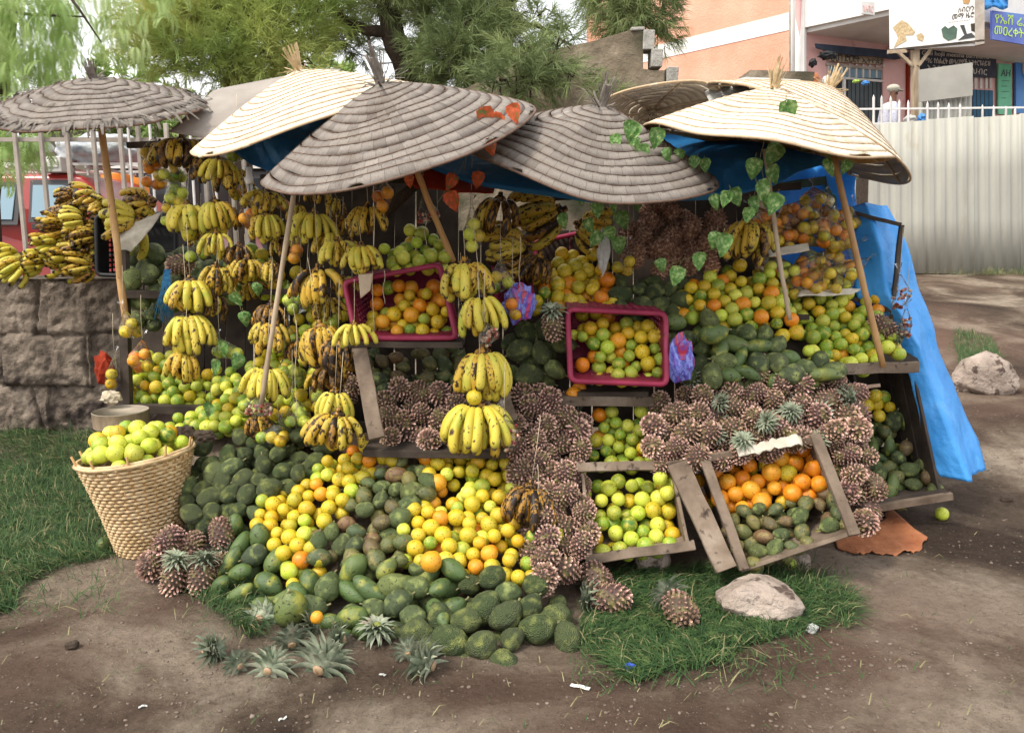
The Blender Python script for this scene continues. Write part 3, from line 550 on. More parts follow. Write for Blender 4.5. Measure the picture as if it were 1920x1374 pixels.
citrus_heap([(1615, 735), (1680, 735), (1672, 770), (1640, 775)], aff((1620, 730, 4.6), (1680, 730, 4.65), (1650, 780, 4.5)), {'green': .55, 'yellow': .45}, 'on top of the papayas in the far right crate', .078, 1.3, .9, 33)
# --- middle
fB = aff((1072, 600, 4.18), (1240, 600, 4.18), (1150, 705, 3.98)); fA = aff((690, 530, 4.22), (830, 530, 4.22), (760, 628, 4.02))
citrus_heap([(1074, 604), (1150, 598), (1232, 604), (1240, 700), (1078, 708)], fB, {'yellow': .42, 'green': .34, 'pale': .16, 'orange': .08}, 'in the right-hand red plastic crate', .072, 1.5, 1.1, 41)
citrus_heap([(684, 556), (720, 530), (830, 528), (845, 620), (690, 624)], fA, {'orange': .45, 'yellow': .45, 'green': .1}, 'in the left-hand red plastic crate', .073, 1.45, 1.1, 42)
citrus_heap([(712, 455), (760, 428), (815, 440), (836, 485), (712, 502)], aff((712, 440, 4.35), (836, 440, 4.35), (770, 500, 4.15)), {'green': .55, 'pale': .3, 'yellow': .15}, 'heaped above the left-hand red crate', .073, 1.4, 1.1, 43)
lumpy_heap([(672, 652), (860, 648), (856, 730), (690, 735)], aff((672, 650, 4.35), (860, 650, 4.35), (760, 735, 4.15)), [(kM, .8), (kA, .2)], 'in the shade under the left-hand red crate', .08, 1.45, 1.0, 44)
lumpy_heap([(950, 600), (1010, 590), (1056, 610), (1060, 690), (1000, 705), (955, 690)], aff((950, 600, 4.25), (1060, 600, 4.25), (1000, 700, 4.1)), [(kS, .9), (kA, .1)], 'left of the right-hand red crate', .11, 1.4, 1.0, 45)
citrus_heap([(1065, 722), (1100, 724), (1098, 742), (1066, 740)], aff((1065, 720, 4.1), (1100, 720, 4.1), (1080, 742, 4.05)), {'orange': 1}, 'lying just below the right-hand red crate', .07, 1.3, .6, 46)
# --- left
fLL = aff((240, 660, 4.9), (420, 660, 4.9), (330, 755, 4.65)); fLF = aff((420, 700, 4.7), (560, 640, 4.75), (400, 800, 4.25))
citrus_heap([(240, 672), (300, 652), (380, 668), (425, 700), (425, 752), (240, 752)], fLL, {'green': .55, 'pale': .28, 'yellow': .17}, 'in the low crate behind the log stool', .074, 1.5, 1.1, 51)
citrus_heap([(425, 700), (520, 640), (565, 615), (565, 700), (500, 770), (420, 800), (305, 802), (350, 775), (425, 752)], fLF, {'green': .5, 'pale': .32, 'yellow': .18}, 'spilling down between the log stool and the soursops', .076, 1.5, 1.1, 52)
lumpy_heap([(242, 478), (300, 465), (345, 475), (420, 480), (430, 540), (245, 542)], aff((240, 480, 5.0), (430, 480, 5.0), (330, 540, 4.75)), [(kA, .7), (kP, .3)], 'on the upper left shelf', .12, 1.4, 1.0, 53)
citrus_heap([(430, 470), (560, 460), (560, 545), (430, 545)], aff((430, 460, 4.9), (560, 460, 4.9), (500, 545, 4.7)), {'green': .5, 'yellow': .5}, 'in the shade behind the left banana strings', .078, 1.3, 1.0, 54)
citrus_heap([(540, 590), (655, 570), (660, 690), (560, 720)], aff((540, 590, 4.75), (660, 590, 4.75), (600, 720, 4.5)), {'green': .45, 'yellow': .3, 'pale': .25}, 'in the shade left of the left red crate', .076, 1.3, 1.0, 56)
lumpy_heap([(250, 560), (300, 558), (300, 600), (250, 600)], aff((250, 560, 5.1), (300, 560, 5.1), (280, 600, 5.0)), [(kA, 1)], 'in the dark gap under the left shelf', .09, 1.2, 1.0, 57)
citrus_heap([(560, 730), (600, 720), (612, 815), (540, 825), (500, 790)], aff((560, 730, 4.35), (610, 730, 4.35), (560, 820, 4.15)), {'yellow': .5, 'pale': .3, 'green': .2}, 'beneath the plastic bags left of the leaning board', .072, 1.4, 1.0, 55)
place(CIT['pale'][0], 'lime', G(1765, 974) + Vector((0, 0, .034)), rq(), .075, 'single yellow-green lime lying on the dirt at the far right', 'lime', None)
place(CIT['green'][0], 'lime', G(1480, 1068) + Vector((0, 0, .03)), rq(), .066, 'single green lime on the dirt below the right-hand crate', 'lime', None)
place(PAP[2], 'papaya', G(195, 1035) + Vector((0, 0, .04)), rq(), .12, 'green papaya in the grass just behind the basket', 'papaya', None)
# ------------------------------------------------------------ the stall frame: dark boards added at the back, shelves, rails, cross poles
stall = empty('market_stall', (0, 4.6, 0), 'rough timber fruit stall of shelves with dark boards added behind to darken it', 'stall')
def sboard(name, a, b_, w, t=.022, side=(0, 0, 1), mt='wood_dark'):
    mb = MB(); mb.board(rel(stall, W(*a)), rel(stall, W(*b_)), w, t, side); return mb.build(name, mt, stall, False, .002)
def dark_back(x0, x1, y0, y1, d, n_, mt='wood_dark'):  # dark boards added behind the fruit so the stall interior looks dark
    for i in range(n_):
        x = x0 + (x1 - x0) * (i + .5) / n_; sboard('back_board', (x, y0, d), (x, y1, d), S(y0, d) * (x1 - x0) / n_ * .97, .018, (1, 0, 0), mt)
dark_back(500, 860, 335, 820, 4.95, 9); dark_back(860, 1110, 432, 820, 5.0, 6); dark_back(1110, 1420, 352, 800, 5.0, 8); dark_back(232, 500, 470, 775, 5.25, 7); dark_back(1420, 1640, 600, 720, 5.0, 5); dark_back(600, 1100, 790, 880, 4.6, 10)
sboard('shelf', (236, 552, 4.72), (350, 552, 4.72), .045, .05); sboard('shelf', (350, 548, 4.74), (660, 545, 4.6), .03, .05)
sboard('shelf', (236, 766, 4.6), (420, 768, 4.5), .05, .05); sboard('shelf', (655, 640, 4.0), (870, 642, 4.0), .03, .22); sboard('shelf', (690, 835, 3.92), (950, 838, 3.92), .035, .3)
sboard('shelf', (1050, 750, 4.02), (1225, 752, 4.02), .05, .05, mt='wood_grey'); sboard('shelf', (1080, 733, 4.1), (1210, 733, 4.1), .03, .2)
sboard('shelf', (1255, 590, 4.55), (1500, 590, 4.55), .03, .3)
sboard('shelf', (1576, 692, 4.12), (1722, 688, 4.12), .055, .03, mt='wood_grey')
sboard('post', (232, 470, 4.8), (238, 775, 4.6), .05, .05, (1, 0, 0)); sboard('post', (500, 540, 4.85), (505, 800, 4.7), .05, .05, (1, 0, 0))
sboard('post', (715, 830, 3.95), (712, 870, 3.9), .06, .04, (1, 0, 0), 'wood_grey'); sboard('post', (1078, 770, 3.95), (1100, 1040, 3.55), .03, .03, (1, 0, 0))
sboard('post', (935, 700, 3.95), (960, 790, 3.85), .055, .03, (1, 0, 0), 'wood_grey')
sboard('slanting_board', (672, 640, 3.92), (706, 822, 3.7), .075, .025, (1, 0, 0), 'wood_grey')
for y, d in ((342, 4.95), (452, 4.75), (566, 4.72)): sboard('rail', (1440, y + 12, d), (1605, y - 12, d), .05, .04, mt='wood_green')
sboard('post', (1555, 330, 4.95), (1568, 590, 4.85), .06, .04, (1, 0, 0), 'wood_green'); sboard('post', (1445, 330, 4.98), (1450, 600, 4.98), .05, .04, (1, 0, 0), 'wood_green')
sboard('sloping_bed', (1262, 560, 4.75), (1540, 560, 4.75), .05, .02); sboard('rail', (490, 335, 4.6), (1000, 340, 4.5), .04, .04); sboard('rail', (240, 272, 4.9), (560, 262, 4.8), .035, .035); sboard('rail', (1000, 372, 4.6), (1500, 350, 4.7), .04, .04)
mb = MB(); mb.slab([rel(stall, W(x, y, d)) for x, y, d in ((1258, 600, 4.9), (1258, 705, 4.3), (1560, 690, 4.3), (1500, 500, 4.95))], -.02); mb.slab([rel(stall, W(x, y, d)) for x, y, d in ((1490, 545, 4.95), (1545, 690, 4.42), (1725, 680, 4.4), (1650, 545, 4.95))], -.02)
mb.build('dark_backing', 'wood_dark', stall, False)  # dark slope added under the fruit so the gaps between them look dark
# metal frame at the right end, blue sheet hangs over it
fr = empty('steel_stand', W(1680, 560, 4.5), 'thin dark metal frame standing up against the blue sheet at the right', 'stand')
mb = MB()
for a, b_ in (((1690, 422, 4.5), (1672, 590, 4.5)), ((1672, 590, 4.5), (1668, 620, 4.48)), ((1600, 398, 4.6), (1690, 422, 4.5)), ((1600, 560, 4.6), (1672, 582, 4.5))): mb.board(rel(fr, W(*a)), rel(fr, W(*b_)), .022, .022)
mb.build('frame_bar', 'wood_dark', fr, False)

# ------------------------------------------------------------ crates
def wood_crate(c4, back, label, slats=3, top=False, mt='wood_grey', lip=.045, group=None, boards_l=1, th=.016, side_w=1.):
    TL, TR, BR, BL = [W(*p) for p in c4]; back = Vector(back); o = empty('wooden_crate', (TL + TR + BR + BL) / 4 * 1, label, 'crate', group)
    r_ = lambda p: rel(o, p); up = (TL - BL).normalized(); acr = (BR - BL).normalized()
    def pan(name, q, t, m_=mt): mb = MB(); mb.slab([r_(x) for x in q], t); return mb.build(name, m_, o, False, .002)
    pan('bottom_board', (BL, BR, BR + back, BL + back), th)
    for s_, (A, B) in (('l', (BL, TL)), ('r', (BR, TR))):
        for k in range(slats):
            u0, u1 = k / slats + .012, (k + 1) / slats - .03; q = [A + back * u0, A + back * u1, B + back * u1, B + back * u0]; pan('side_board', q, th if s_ == 'l' else -th)
    for k in range(4):
        u0, u1 = k / 4 + .01, (k + 1) / 4 - .02; pan('back_board', (BL.lerp(TL, u0) + back, BR.lerp(TR, u0) + back, BR.lerp(TR, u1) + back, BL.lerp(TL, u1) + back), .01, 'wood_dark')
    mb = MB(); mb.board(r_(BL - acr * .02 + up * lip * .4), r_(BR + acr * .02 + up * lip * .4), lip, .018, up); mb.build('front_board', mt, o, False, .002)
    if top: mb = MB(); mb.board(r_(TL - acr * .02), r_(TR + acr * .02), lip, .018, up); mb.build('top_board', mt, o, False, .002)
    return o
wood_crate([(1088, 876, 3.72), (1262, 872, 3.72), (1296, 1030, 3.47), (1106, 1056, 3.47)], (.02, .42, -.02), 'low slatted wooden crate of pale limes propped above the cut grass', 2, True)
cr = wood_crate([(1318, 855, 3.72), (1528, 812, 3.72), (1604, 1000, 3.42), (1398, 1070, 3.42)], (.02, .5, -.03), 'leaning wooden crate with oranges above and mangoes below', 2, False, lip=.02)
for a, b_, w_ in (((1270, 868, 3.66), (1362, 1068, 3.38), .10), ((1322, 862, 3.64), (1396, 1068, 3.37), .045), ((1528, 815, 3.66), (1602, 1003, 3.36), .05), ((1252, 872, 3.7), (1530, 822, 3.7), .035)):
    mb = MB(); mb.board(rel(cr, W(*a)), rel(cr, W(*b_)), w_, .02, (1, 0, 0) if b_[1] > 900 else (0, 0, 1)); mb.build('side_board' if b_[1] > 900 else 'top_board', 'wood_grey', cr, False, .002)
wood_crate([(1600, 702, 4.5), (1716, 690, 4.45), (1768, 930, 4.2), (1640, 952, 4.2)], (-.02, .45, .0), 'dark slatted wooden crate on its side at the far right beside the blue sheet', 3, False, 'wood_dark')
mb = MB(); lip = mb.board(W(1620, 955, 4.16), W(1785, 930, 4.14), .04, .03); tag(mb.build('loose_plank', 'wood_grey', None, False, .002), 'grey plank lying under the far right crate', 'plank')

def plastic_crate(c4, back, label, mt='red_plastic', holes=True):
    P = [W(*p) for p in c4]; back = Vector(back); o = empty('plastic_crate', sum(P, Vector()) / 4, label, 'crate'); r_ = lambda p: rel(o, p)
    def rr(k, off=0):                                     # rounded rectangle, TL TR BR BL
        out = []
        for i in range(4):
            a, b_, c_ = P[i - 1], P[i], P[(i + 1) % 4]; u, v = (a - b_).normalized(), (c_ - b_).normalized()
            for t in np.linspace(0, 1, 5): out.append(b_ + u * k * (1 - t) ** 2 + v * k * t ** 2 + back * off)
        return out
    L = rr(.035); L = L + [L[0]]; L = [p + Vector((0, 0, .004 * noise.noise(p * 9))) for p in L]; mb = MB()
    mb.tube([r_(p) for p in L], .011, 8, False, flat=1.3); mb.build('rim', mt, o, True)
    L2 = rr(.04, .06); mb = MB(); mb.tube([r_(p) for p in L2 + [L2[0]]], .006, 6, False); mb.build('rib', mt, o, True)
    sh = [.9, .9, .9, .9]; c = sum(P, Vector()) / 4; B = [c + (p - c) * .92 + back for p in P]
    for i, nm in ((0, 'side_wall'), (1, 'side_wall'), (2, 'side_wall'), (3, 'side_wall')):
        a, b_, c_, d_ = P[i], P[(i + 1) % 4], B[(i + 1) % 4], B[i]; mb = MB(); n1, n2 = 11, 6
        mb.slab([r_(a), r_(b_), r_(b_.lerp(c_, .3)), r_(a.lerp(d_, .3))], .004)
        for k in range(n1 + 1):
            t0, t1 = k / n1 - .018, k / n1 + .018; t0, t1 = max(0, t0), min(1, t1); mb.slab([r_(a.lerp(b_, t0).lerp(d_.lerp(c_, t0), .3)), r_(a.lerp(b_, t1).lerp(d_.lerp(c_, t1), .3)), r_(d_.lerp(c_, t1)), r_(d_.lerp(c_, t0))], .004)
        for k in range(n2): 
            s0, s1 = .36 + k * .11, .40 + k * .11; mb.slab([r_(a.lerp(d_, s0)), r_(b_.lerp(c_, s0)), r_(b_.lerp(c_, s1)), r_(a.lerp(d_, s1))], .0045)
        mb.build(nm, mt, o, False)
    mb = MB(); mb.slab([r_(x) for x in B], -.005); mb.build('crate_bottom', mt, o, False)
plastic_crate([(645, 528, 4.02), (824, 496, 4.02), (856, 634, 3.9), (668, 634, 3.9)], (0, .42, .03), 'left of the two tipped dusty red plastic crates, full of oranges')
plastic_crate([(1064, 580, 4.0), (1248, 588, 4.0), (1250, 720, 3.86), (1070, 714, 3.86)], (0, .42, .03), 'right of the two tipped dusty red plastic crates, full of limes and oranges')
plastic_crate([(925, 480, 4.4), (985, 476, 4.5), (1002, 575, 4.3), (930, 580, 4.25)], (.02, .3, 0), 'red plastic crate half hidden behind the striped plastic bag')
plastic_crate([(180, 405, 5.3), (330, 400, 5.3), (330, 520, 5.25), (182, 515, 5.25)], (0, .5, 0), 'black plastic crate on the end of the stone wall behind the bamboo pole', 'black_plastic')
plastic_crate([(1000, 455, 4.85), (1120, 430, 4.9), (1125, 480, 4.85), (1010, 500, 4.8)], (0, .25, 0), 'dark red plastic crate behind the sideways banana bunches', 'red_plastic')

# ------------------------------------------------------------ basket
bp_ = G(262, 1045); base = Vector((bp_.x, bp_.y + .12, gz(bp_.x, bp_.y))); bk = empty('wicker_basket', base, 'tall pale wicker basket heaped with limes at the left of the stall', 'basket')
HB, r0, r1 = .50, .145, .268
def bprof(t): return r0 + (r1 - r0) * (t ** .85) - .012 * math.sin(math.pi * t)
mb = MB(); nst = 30; rows = 27; leanx, leany = -.035, 0
def bpt(a, t, off): z = HB * t + (.03 * math.cos(a) * t); rr_ = bprof(t) + off; return Vector((math.cos(a) * rr_ + leanx * t, math.sin(a) * rr_ + leany * t, z))
for j in range(rows):
    t = (j + .5) / rows; pts = []
    for i in range(nst * 2 + 1):
        a = 2 * math.pi * i / (nst * 2); pts.append(bpt(a, t + .004 * noise.noise((a * 2, j * .7, 0)), .0058 * math.cos(i * math.pi + j * math.pi) * (1 if i % 2 == 0 or True else 1)))
    P2 = []
    for i in range(len(pts) - 1): P2 += [pts[i], pts[i].lerp(pts[i + 1], .5)]
    mb.tube(P2 + [pts[-1]], .0082 * (1 + .15 * noise.noise((j * 3.3, 0, 0))), 6, False)
mb.build('weave', 'wicker', bk)
mb = MB()
for i in range(nst):
    a = 2 * math.pi * i / nst; e = 1.0 + (.10 + .05 * random.random() if i % 3 == 0 else .0); mb.tube([bpt(a, t, 0) for t in np.linspace(0, e, 7)], .006, 5)
mb.build('stake', 'bamboo', bk)
mb = MB(); mb.tube([bpt(a, 1.0, .006 + .004 * math.sin(9 * a)) for a in np.linspace(0, 2 * math.pi, 60)], .010, 6, False); mb.tube([bpt(a, 1.02, -.004 + .004 * math.sin(9 * a + 2)) for a in np.linspace(0, 2 * math.pi, 60)], .008, 6, False); mb.build('rim', 'wicker', bk)
mb = MB(); mb.add([bpt(2 * math.pi * i / 24, .7, -.015) for i in range(24)], [tuple(range(24))]); mb.build('inner_mat', 'wood_dark', bk)
# limes domed over the rim
r = random.Random(5); pts = []
cen = base + Vector((leanx, leany, HB * .80))
for _ in range(6000):
    a, rr_ = r.uniform(0, 6.283), math.sqrt(r.random()) * .225; z = .012 + .06 + .165 * (1 - (rr_ / .30) ** 2) - r.choice((0, 0, .05)); p = cen + Vector((math.cos(a) * rr_, math.sin(a) * rr_, z))
    if all((p - q).length > .070 for q in pts): pts.append(p)
for p in pts:
    place(r.choice(CIT['pale'] if r.random() < .72 else CIT['green'] if r.random() < .7 else CIT['yellow']), 'lime', p, rq(r), r.uniform(.076, .09), 'pale yellow-green lime heaped over the rim of the wicker basket', 'lime', 'limes heaped in the wicker basket')

# log stool behind it
sp_ = W(228, 795, 4.35); st = empty('log_stool', (sp_.x, sp_.y, gz(sp_.x, sp_.y)), 'low round stool cut from a log behind the basket', 'stool'); zt = W(228, 770, 4.35).z - st.location.z
mb = MB(); N = 28; top = [Vector((math.cos(a) * .145 * (1 + .04 * noise.noise((a, 0, 0))), math.sin(a) * .145, zt)) for a in np.linspace(0, 6.283, N + 1)[:-1]]; bot = [Vector((p.x * .97, p.y * .97, zt - .085)) for p in top]; inn = [Vector((p.x * .985, p.y * .985, zt + .004)) for p in top]
mb.add(top + bot, [(i, (i + 1) % N, N + (i + 1) % N, N + i) for i in range(N)] + [tuple(range(2 * N - 1, N - 1, -1))], 0); mb.add(top + inn, [(i, N + i, N + (i + 1) % N, (i + 1) % N) for i in range(N)] + [tuple(range(N, 2 * N))], 1); mb.build('seat', ['stump_side', 'stump_top'], st)
for a in (.5, 2.6, 4.2, 5.4):
    mb = MB(); mb.tube([(math.cos(a) * .09, math.sin(a) * .09, zt - .07), (math.cos(a) * .12, math.sin(a) * .12, zt * .5), (math.cos(a) * .16, math.sin(a) * .16, 0)], [.035, .028, .024], 8); mb.build('leg', 'stump_side', st)

# ------------------------------------------------------------ bananas
def banana_mesh(L, bend, rad, seed):
    mb = MB(); r = random.Random(seed); n_ = 11; pts, rs, tp = [], [], []
    for i in range(n_ + 1):
        t = i / n_; a = bend * t; x = (math.sin(a)) / bend * L; z = -(1 - math.cos(a)) / bend * L; pts.append(Vector((x, 0, z)))
        k = min(1, .38 + t * 5) if t < .12 else 1 - .08 * abs(t - .5); k = .38 if t < .04 else k
        if t > .86: k *= max(.28, 1 - ((t - .86) / .14) ** 1.6 * .72)
        rs.append(rad * k * 1.0); tp.append(1 if i == n_ else .25 if i == n_ - 1 else (.15 if i == 0 else 0))
    ns = 8; nn = Vector((0, 1, 0))
    for i, p in enumerate(pts):
        t = (pts[min(i + 1, n_)] - pts[max(i - 1, 0)]).normalized(); b_ = t.cross(nn)
        for k in range(ns):
            an = 2 * math.pi * k / ns; rr_ = rs[i] * (1 + .07 * math.cos(5 * an)); mb.v.append(tuple(p + (nn * math.cos(an) + b_ * math.sin(an)) * rr_))
    for i in range(n_):
        for k in range(ns): mb.f.append((i * ns + k, i * ns + (k + 1) % ns, (i + 1) * ns + (k + 1) % ns, (i + 1) * ns + k)); mb.mi.append(0)
    mb.f += [tuple(range(ns)), tuple(n_ * ns + k for k in range(ns))[::-1]]; mb.mi += [0, 0]; mb.tip = [x for x in tp for _ in range(ns)]; return mb
BAN = {}
for mt in ('banana_ripe', 'banana_speckled', 'banana_brown'):
    BAN[mt] = [banana_mesh(L, b_, .0175 + .001 * k, k).mesh('banana', mt) for k, (L, b_) in enumerate(((.165, 1.5), (.175, 1.3), (.16, 1.75), (.17, 1.15)))]
STEM = []
for k in range(3):
    mb = MB(); mb.ico((0, 0, 0), .022, 2, 0, (1.5, 1, .7), None, lambda p: 1 + .25 * noise.noise(p * 3 + Vector((k, 0, 0)))); mb.tube([(0, 0, .005), (0, 0, .03)], [.015, .012], 8); STEM.append(mb.mesh('stem', 'banana_brown'))
def hand(px, py, d, wpx, label, kind='ripe', n_=9, rows=2, face=0, tilt=0, roll=0, string=.35, spread=85, group=None):
    """a hand of bananas hung by its crown at the pixel; wpx = width in the photo"""
    p = W(px, py, d); o = empty('banana_bunch', p, label, 'bananas', group); sc = wpx * S(py, d) / .203; mt = 'banana_' + kind; r = random.Random(int(px * 7 + py))
    M = Quaternion((0, 0, 1), R(face)) @ Quaternion((0, 1, 0), R(roll)) @ Quaternion((1, 0, 0), R(tilt)); M = M @ Quaternion((0, 1, 0), R(r.uniform(-9, 9))) @ Quaternion((1, 0, 0), R(r.uniform(-6, 8))); bend_ = r.uniform(-8, 14); o.rotation_mode = 'QUATERNION'; o.rotation_quaternion = M; o.scale = (sc * r.uniform(.94, 1.06), sc, sc * r.uniform(.9, 1.12)); alt = {'ripe': 'speckled', 'speckled': 'brown', 'brown': 'speckled'}[kind]
    c = bpy.data.objects.new('stem', STEM[r.randrange(3)]); COL.objects.link(c); c.parent = o
    for row in range(rows):
        k_ = n_ if row == 0 else n_ - 2
        for i in range(k_):
            if r.random() < .09: continue
            a = R(-90 + (-spread + 2 * spread * (i + .5 * (row % 2 == 0)) / (k_ - .5)) + r.uniform(-8, 8)); b_ = bpy.data.objects.new('banana', r.choice(BAN[mt if r.random() < .82 else 'banana_' + alt])); COL.objects.link(b_); b_.parent = o
            out = .028 - .012 * row; dip = R(10 + bend_ + 22 * row + r.uniform(-9, 9) - 4 * abs(math.cos(a))); b_.rotation_mode = 'QUATERNION'
            b_.rotation_quaternion = Quaternion((0, 0, 1), a) @ Quaternion((0, 1, 0), dip + .25) @ Quaternion((1, 0, 0), r.uniform(-.2, .2)); b_.location = (math.cos(a) * out * 1.4, math.sin(a) * out, -.006 - .012 * row); s_ = r.uniform(.85, 1.16); b_.scale = (s_, s_, s_)
    if string and not tilt and not roll:
        mb = MB(); mb.tube([(0, 0, 0), (.002, 0, string / 2), (0, .01, string)], .0015 / sc, 5); mb.build('string', 'twine', o)
    return o
B = 'banana bunch '
H = [ # px py d w kind n face label
 (340, 262, 4.75, 78, 'speckled', 8, 0, 'dark-streaked banana bunch hanging highest, under the grey cloth'),
 (392, 292, 4.7, 72, 'brown', 6, 30, 'blackened banana bunch beside the brightest one under the pale umbrella'), (408, 300, 4.6, 60, 'ripe', 6, 0, 'bright yellow banana bunch under the left edge of the pale umbrella'),
 (437, 318, 4.6, 56, 'speckled', 7, 0, 'banana bunch hanging beside the white tube lamp'), (352, 385, 4.5, 74, 'ripe', 8, -15, 'greenish spotted banana bunch left of the broad yellow one'),
 (402, 378, 4.5, 66, 'ripe', 8, 10, 'broad yellow banana bunch at mid height left of the brown clump'), (440, 395, 4.75, 40, 'brown', 6, 0, 'small dried brown banana clump in the shade'),
 (405, 438, 4.45, 52, 'ripe', 6, 20, 'small bunch right below the broad yellow one on the left strings'), (448, 460, 4.5, 50, 'brown', 7, 0, 'brownish bananas above the golden bunch near the dark shelf'),
 (462, 486, 4.45, 58, 'speckled', 8, 0, 'golden banana bunch hanging in front of the dark shelf'), (405, 500, 4.4, 60, 'speckled', 7, 25, 'bananas swung sideways above the first of three stacked left bunches'),
 (356, 526, 4.3, 76, 'ripe', 9, 0, 'topmost of the three yellow bunches strung one under another at left'), (404, 555, 4.4, 50, 'speckled', 6, 35, 'bananas half hidden right of the three stacked bunches'),
 (352, 592, 4.25, 80, 'ripe', 10, 0, 'middle of the three yellow bunches strung one under another at left'), (346, 662, 4.2, 66, 'speckled', 8, 0, 'lowest of the three bunches strung at left, touching the limes'),
 (495, 360, 4.4, 52, 'speckled', 6, 10, 'bananas hanging under the left tip of the grey umbrella'), (500, 402, 4.35, 62, 'ripe', 7, 0, 'bright yellow bunch left of the tall stick at head height'),
 (508, 492, 4.35, 46, 'brown', 6, 0, 'brown spotted bunch just left of the tall stick'), (507, 572, 4.25, 56, 'brown', 8, 0, 'dried-looking bunch with dark stem behind the tall stick'),
 (506, 604, 4.2, 66, 'speckled', 9, 0, 'large mottled bunch behind the middle of the tall stick'), (500, 690, 4.1, 74, 'ripe', 9, 0, 'yellow fan of bananas at the foot of the tall stick'),
 (482, 780, 4.1, 52, 'brown', 7, 0, 'dark brown bananas under the bag at the foot of the tall stick'), (588, 400, 4.2, 66, 'ripe', 7, 0, 'yellow bunch right of the tall stick near the umbrella edge'),
 (600, 345, 4.4, 46, 'speckled', 6, 0, 'bananas highest under the grey umbrella, right of the stick'), (560, 385, 4.4, 40, 'speckled', 5, -20, 'few bananas tucked between stick and the yellow bunch'),
 (628, 372, 4.3, 42, 'speckled', 5, 0, 'narrow spotted banana bunch left of the steep long one'), (642, 410, 4.25, 46, 'speckled', 6, 10, 'spotted bananas between two larger bunches near the red crate'),
 (690, 388, 4.1, 62, 'speckled', 7, 15, 'steep long-fingered bunch above the red crate corner'), (678, 462, 4.0, 66, 'ripe', 8, 0, 'pale yellow bunch against the red crate corner'),
 (632, 452, 4.1, 60, 'ripe', 7, 10, 'green-tinged bunch left of the pale one at the crate corner'), (618, 436, 4.2, 60, 'ripe', 6, -30, 'curved bananas at the left of the cluster by the crate'),
 (597, 506, 4.1, 78, 'speckled', 8, 0, 'large black-spotted bunch hanging left of the red crate'), (575, 520, 4.2, 50, 'speckled', 5, -25, 'bananas on the left side of the black-spotted bunch'),
 (600, 612, 4.0, 82, 'speckled', 9, 0, 'big mottled bunch below and left of the red crate'), (634, 634, 3.95, 70, 'brown', 8, 0, 'nearly black bananas beside the small yellow bunch'),
 (664, 608, 3.85, 52, 'ripe', 5, 10, 'small clean yellow bunch at the red crate lower left corner'), (628, 680, 3.98, 60, 'brown', 8, 0, 'overripe black bunch above the leaning board top'),
 (598, 700, 4.05, 44, 'brown', 6, 0, 'little dark bunch over the citrus bags'), (628, 734, 3.85, 64, 'ripe', 6, 0, 'upper of the two yellow bunches tied together by the leaning board'),
 (634, 776, 3.75, 82, 'speckled', 9, 0, 'lower and larger of the two bunches tied by the leaning board'), (872, 492, 3.85, 88, 'ripe', 11, 0, 'full yellow bunch at the right upper corner of the left red crate'),
 (900, 556, 3.8, 80, 'ripe', 8, 0, 'open yellow bunch second in the column right of the red crate'), (905, 660, 3.75, 98, 'ripe', 10, 0, 'very clean yellow bunch hanging in front of the brown mangoes'),
 (895, 760, 3.7, 106, 'ripe', 10, 0, 'widest yellow bunch, with a lime on its stem, over the pineapples'), (938, 372, 4.2, 74, 'brown', 8, 0, 'dark-ended bunch under the middle of the blue sheet'),
 (1405, 418, 4.2, 84, 'speckled', 10, 0, 'spotted banana bunch behind the vine left of the bagged oranges'), (995, 912, 3.55, 84, 'brown', 10, 0, 'blackened banana bunch over the pineapple column in front'),
 (556, 425, 4.4, 44, 'ripe', 6, 15, 'small yellow bunch tucked right of the tall stick at head height'), (658, 452, 4.15, 46, 'speckled', 6, -10, 'small spotted bunch behind the pale one at the crate corner'), (612, 560, 4.2, 50, 'speckled', 7, 0, 'spotted bunch hanging low behind the black-spotted bunch'), (470, 350, 4.7, 44, 'speckled', 6, 0, 'shaded bunch just behind the white tube lamp'), (378, 425, 4.7, 44, 'speckled', 6, -20, 'shaded bunch behind the greenish spotted bunch'), (528, 445, 4.45, 44, 'brown', 6, 0, 'brown bunch half behind the tall stick at shoulder height'), (300, 268, 4.85, 46, 'speckled', 6, 0, 'small dark-tipped bunch highest at the far left'), (560, 640, 4.2, 46, 'brown', 6, 0, 'browned bunch left of the big mottled bunch'),
 (470, 530, 4.7, 45, 'speckled', 6, 10, 'shaded bananas low behind the golden bunch'), (642, 520, 4.15, 40, 'speckled', 5, 25, 'bananas just right of the black-spotted bunch')]
for px, py, d, w_, k, n_, fc, lb in H: hand(px, py, d, w_, lb, k, n_, 2, fc, string=.3 if py > 500 else .18)
for px, py, d, w_, k, rl, tl, lb in [(1050, 395, 4.5, 100, 'speckled', 70, 20, 'dark-striped bananas lying sideways behind the vine'), (985, 462, 4.35, 90, 'speckled', 80, 10, 'striped bananas pointing left in front of the dark crate'), (1012, 480, 4.3, 60, 'brown', 10, 10, 'two curled dark bananas hanging over the crate end'), (1085, 420, 4.55, 70, 'speckled', -60, 10, 'bananas pointing right at the foot of the hanging vine'),
   (285, 378, 4.95, 80, 'speckled', 80, 30, 'long bananas lying on the paper above the black crate'), (262, 415, 4.9, 80, 'ripe', 75, 20, 'bright bananas lying just below the long ones over the black crate'), (205, 398, 5.1, 60, 'ripe', -60, 40, 'short bunch on the black crate left of the bamboo pole')]:
    hand(px, py, d, w_, lb, k, 7, 2, 0, tl, rl)
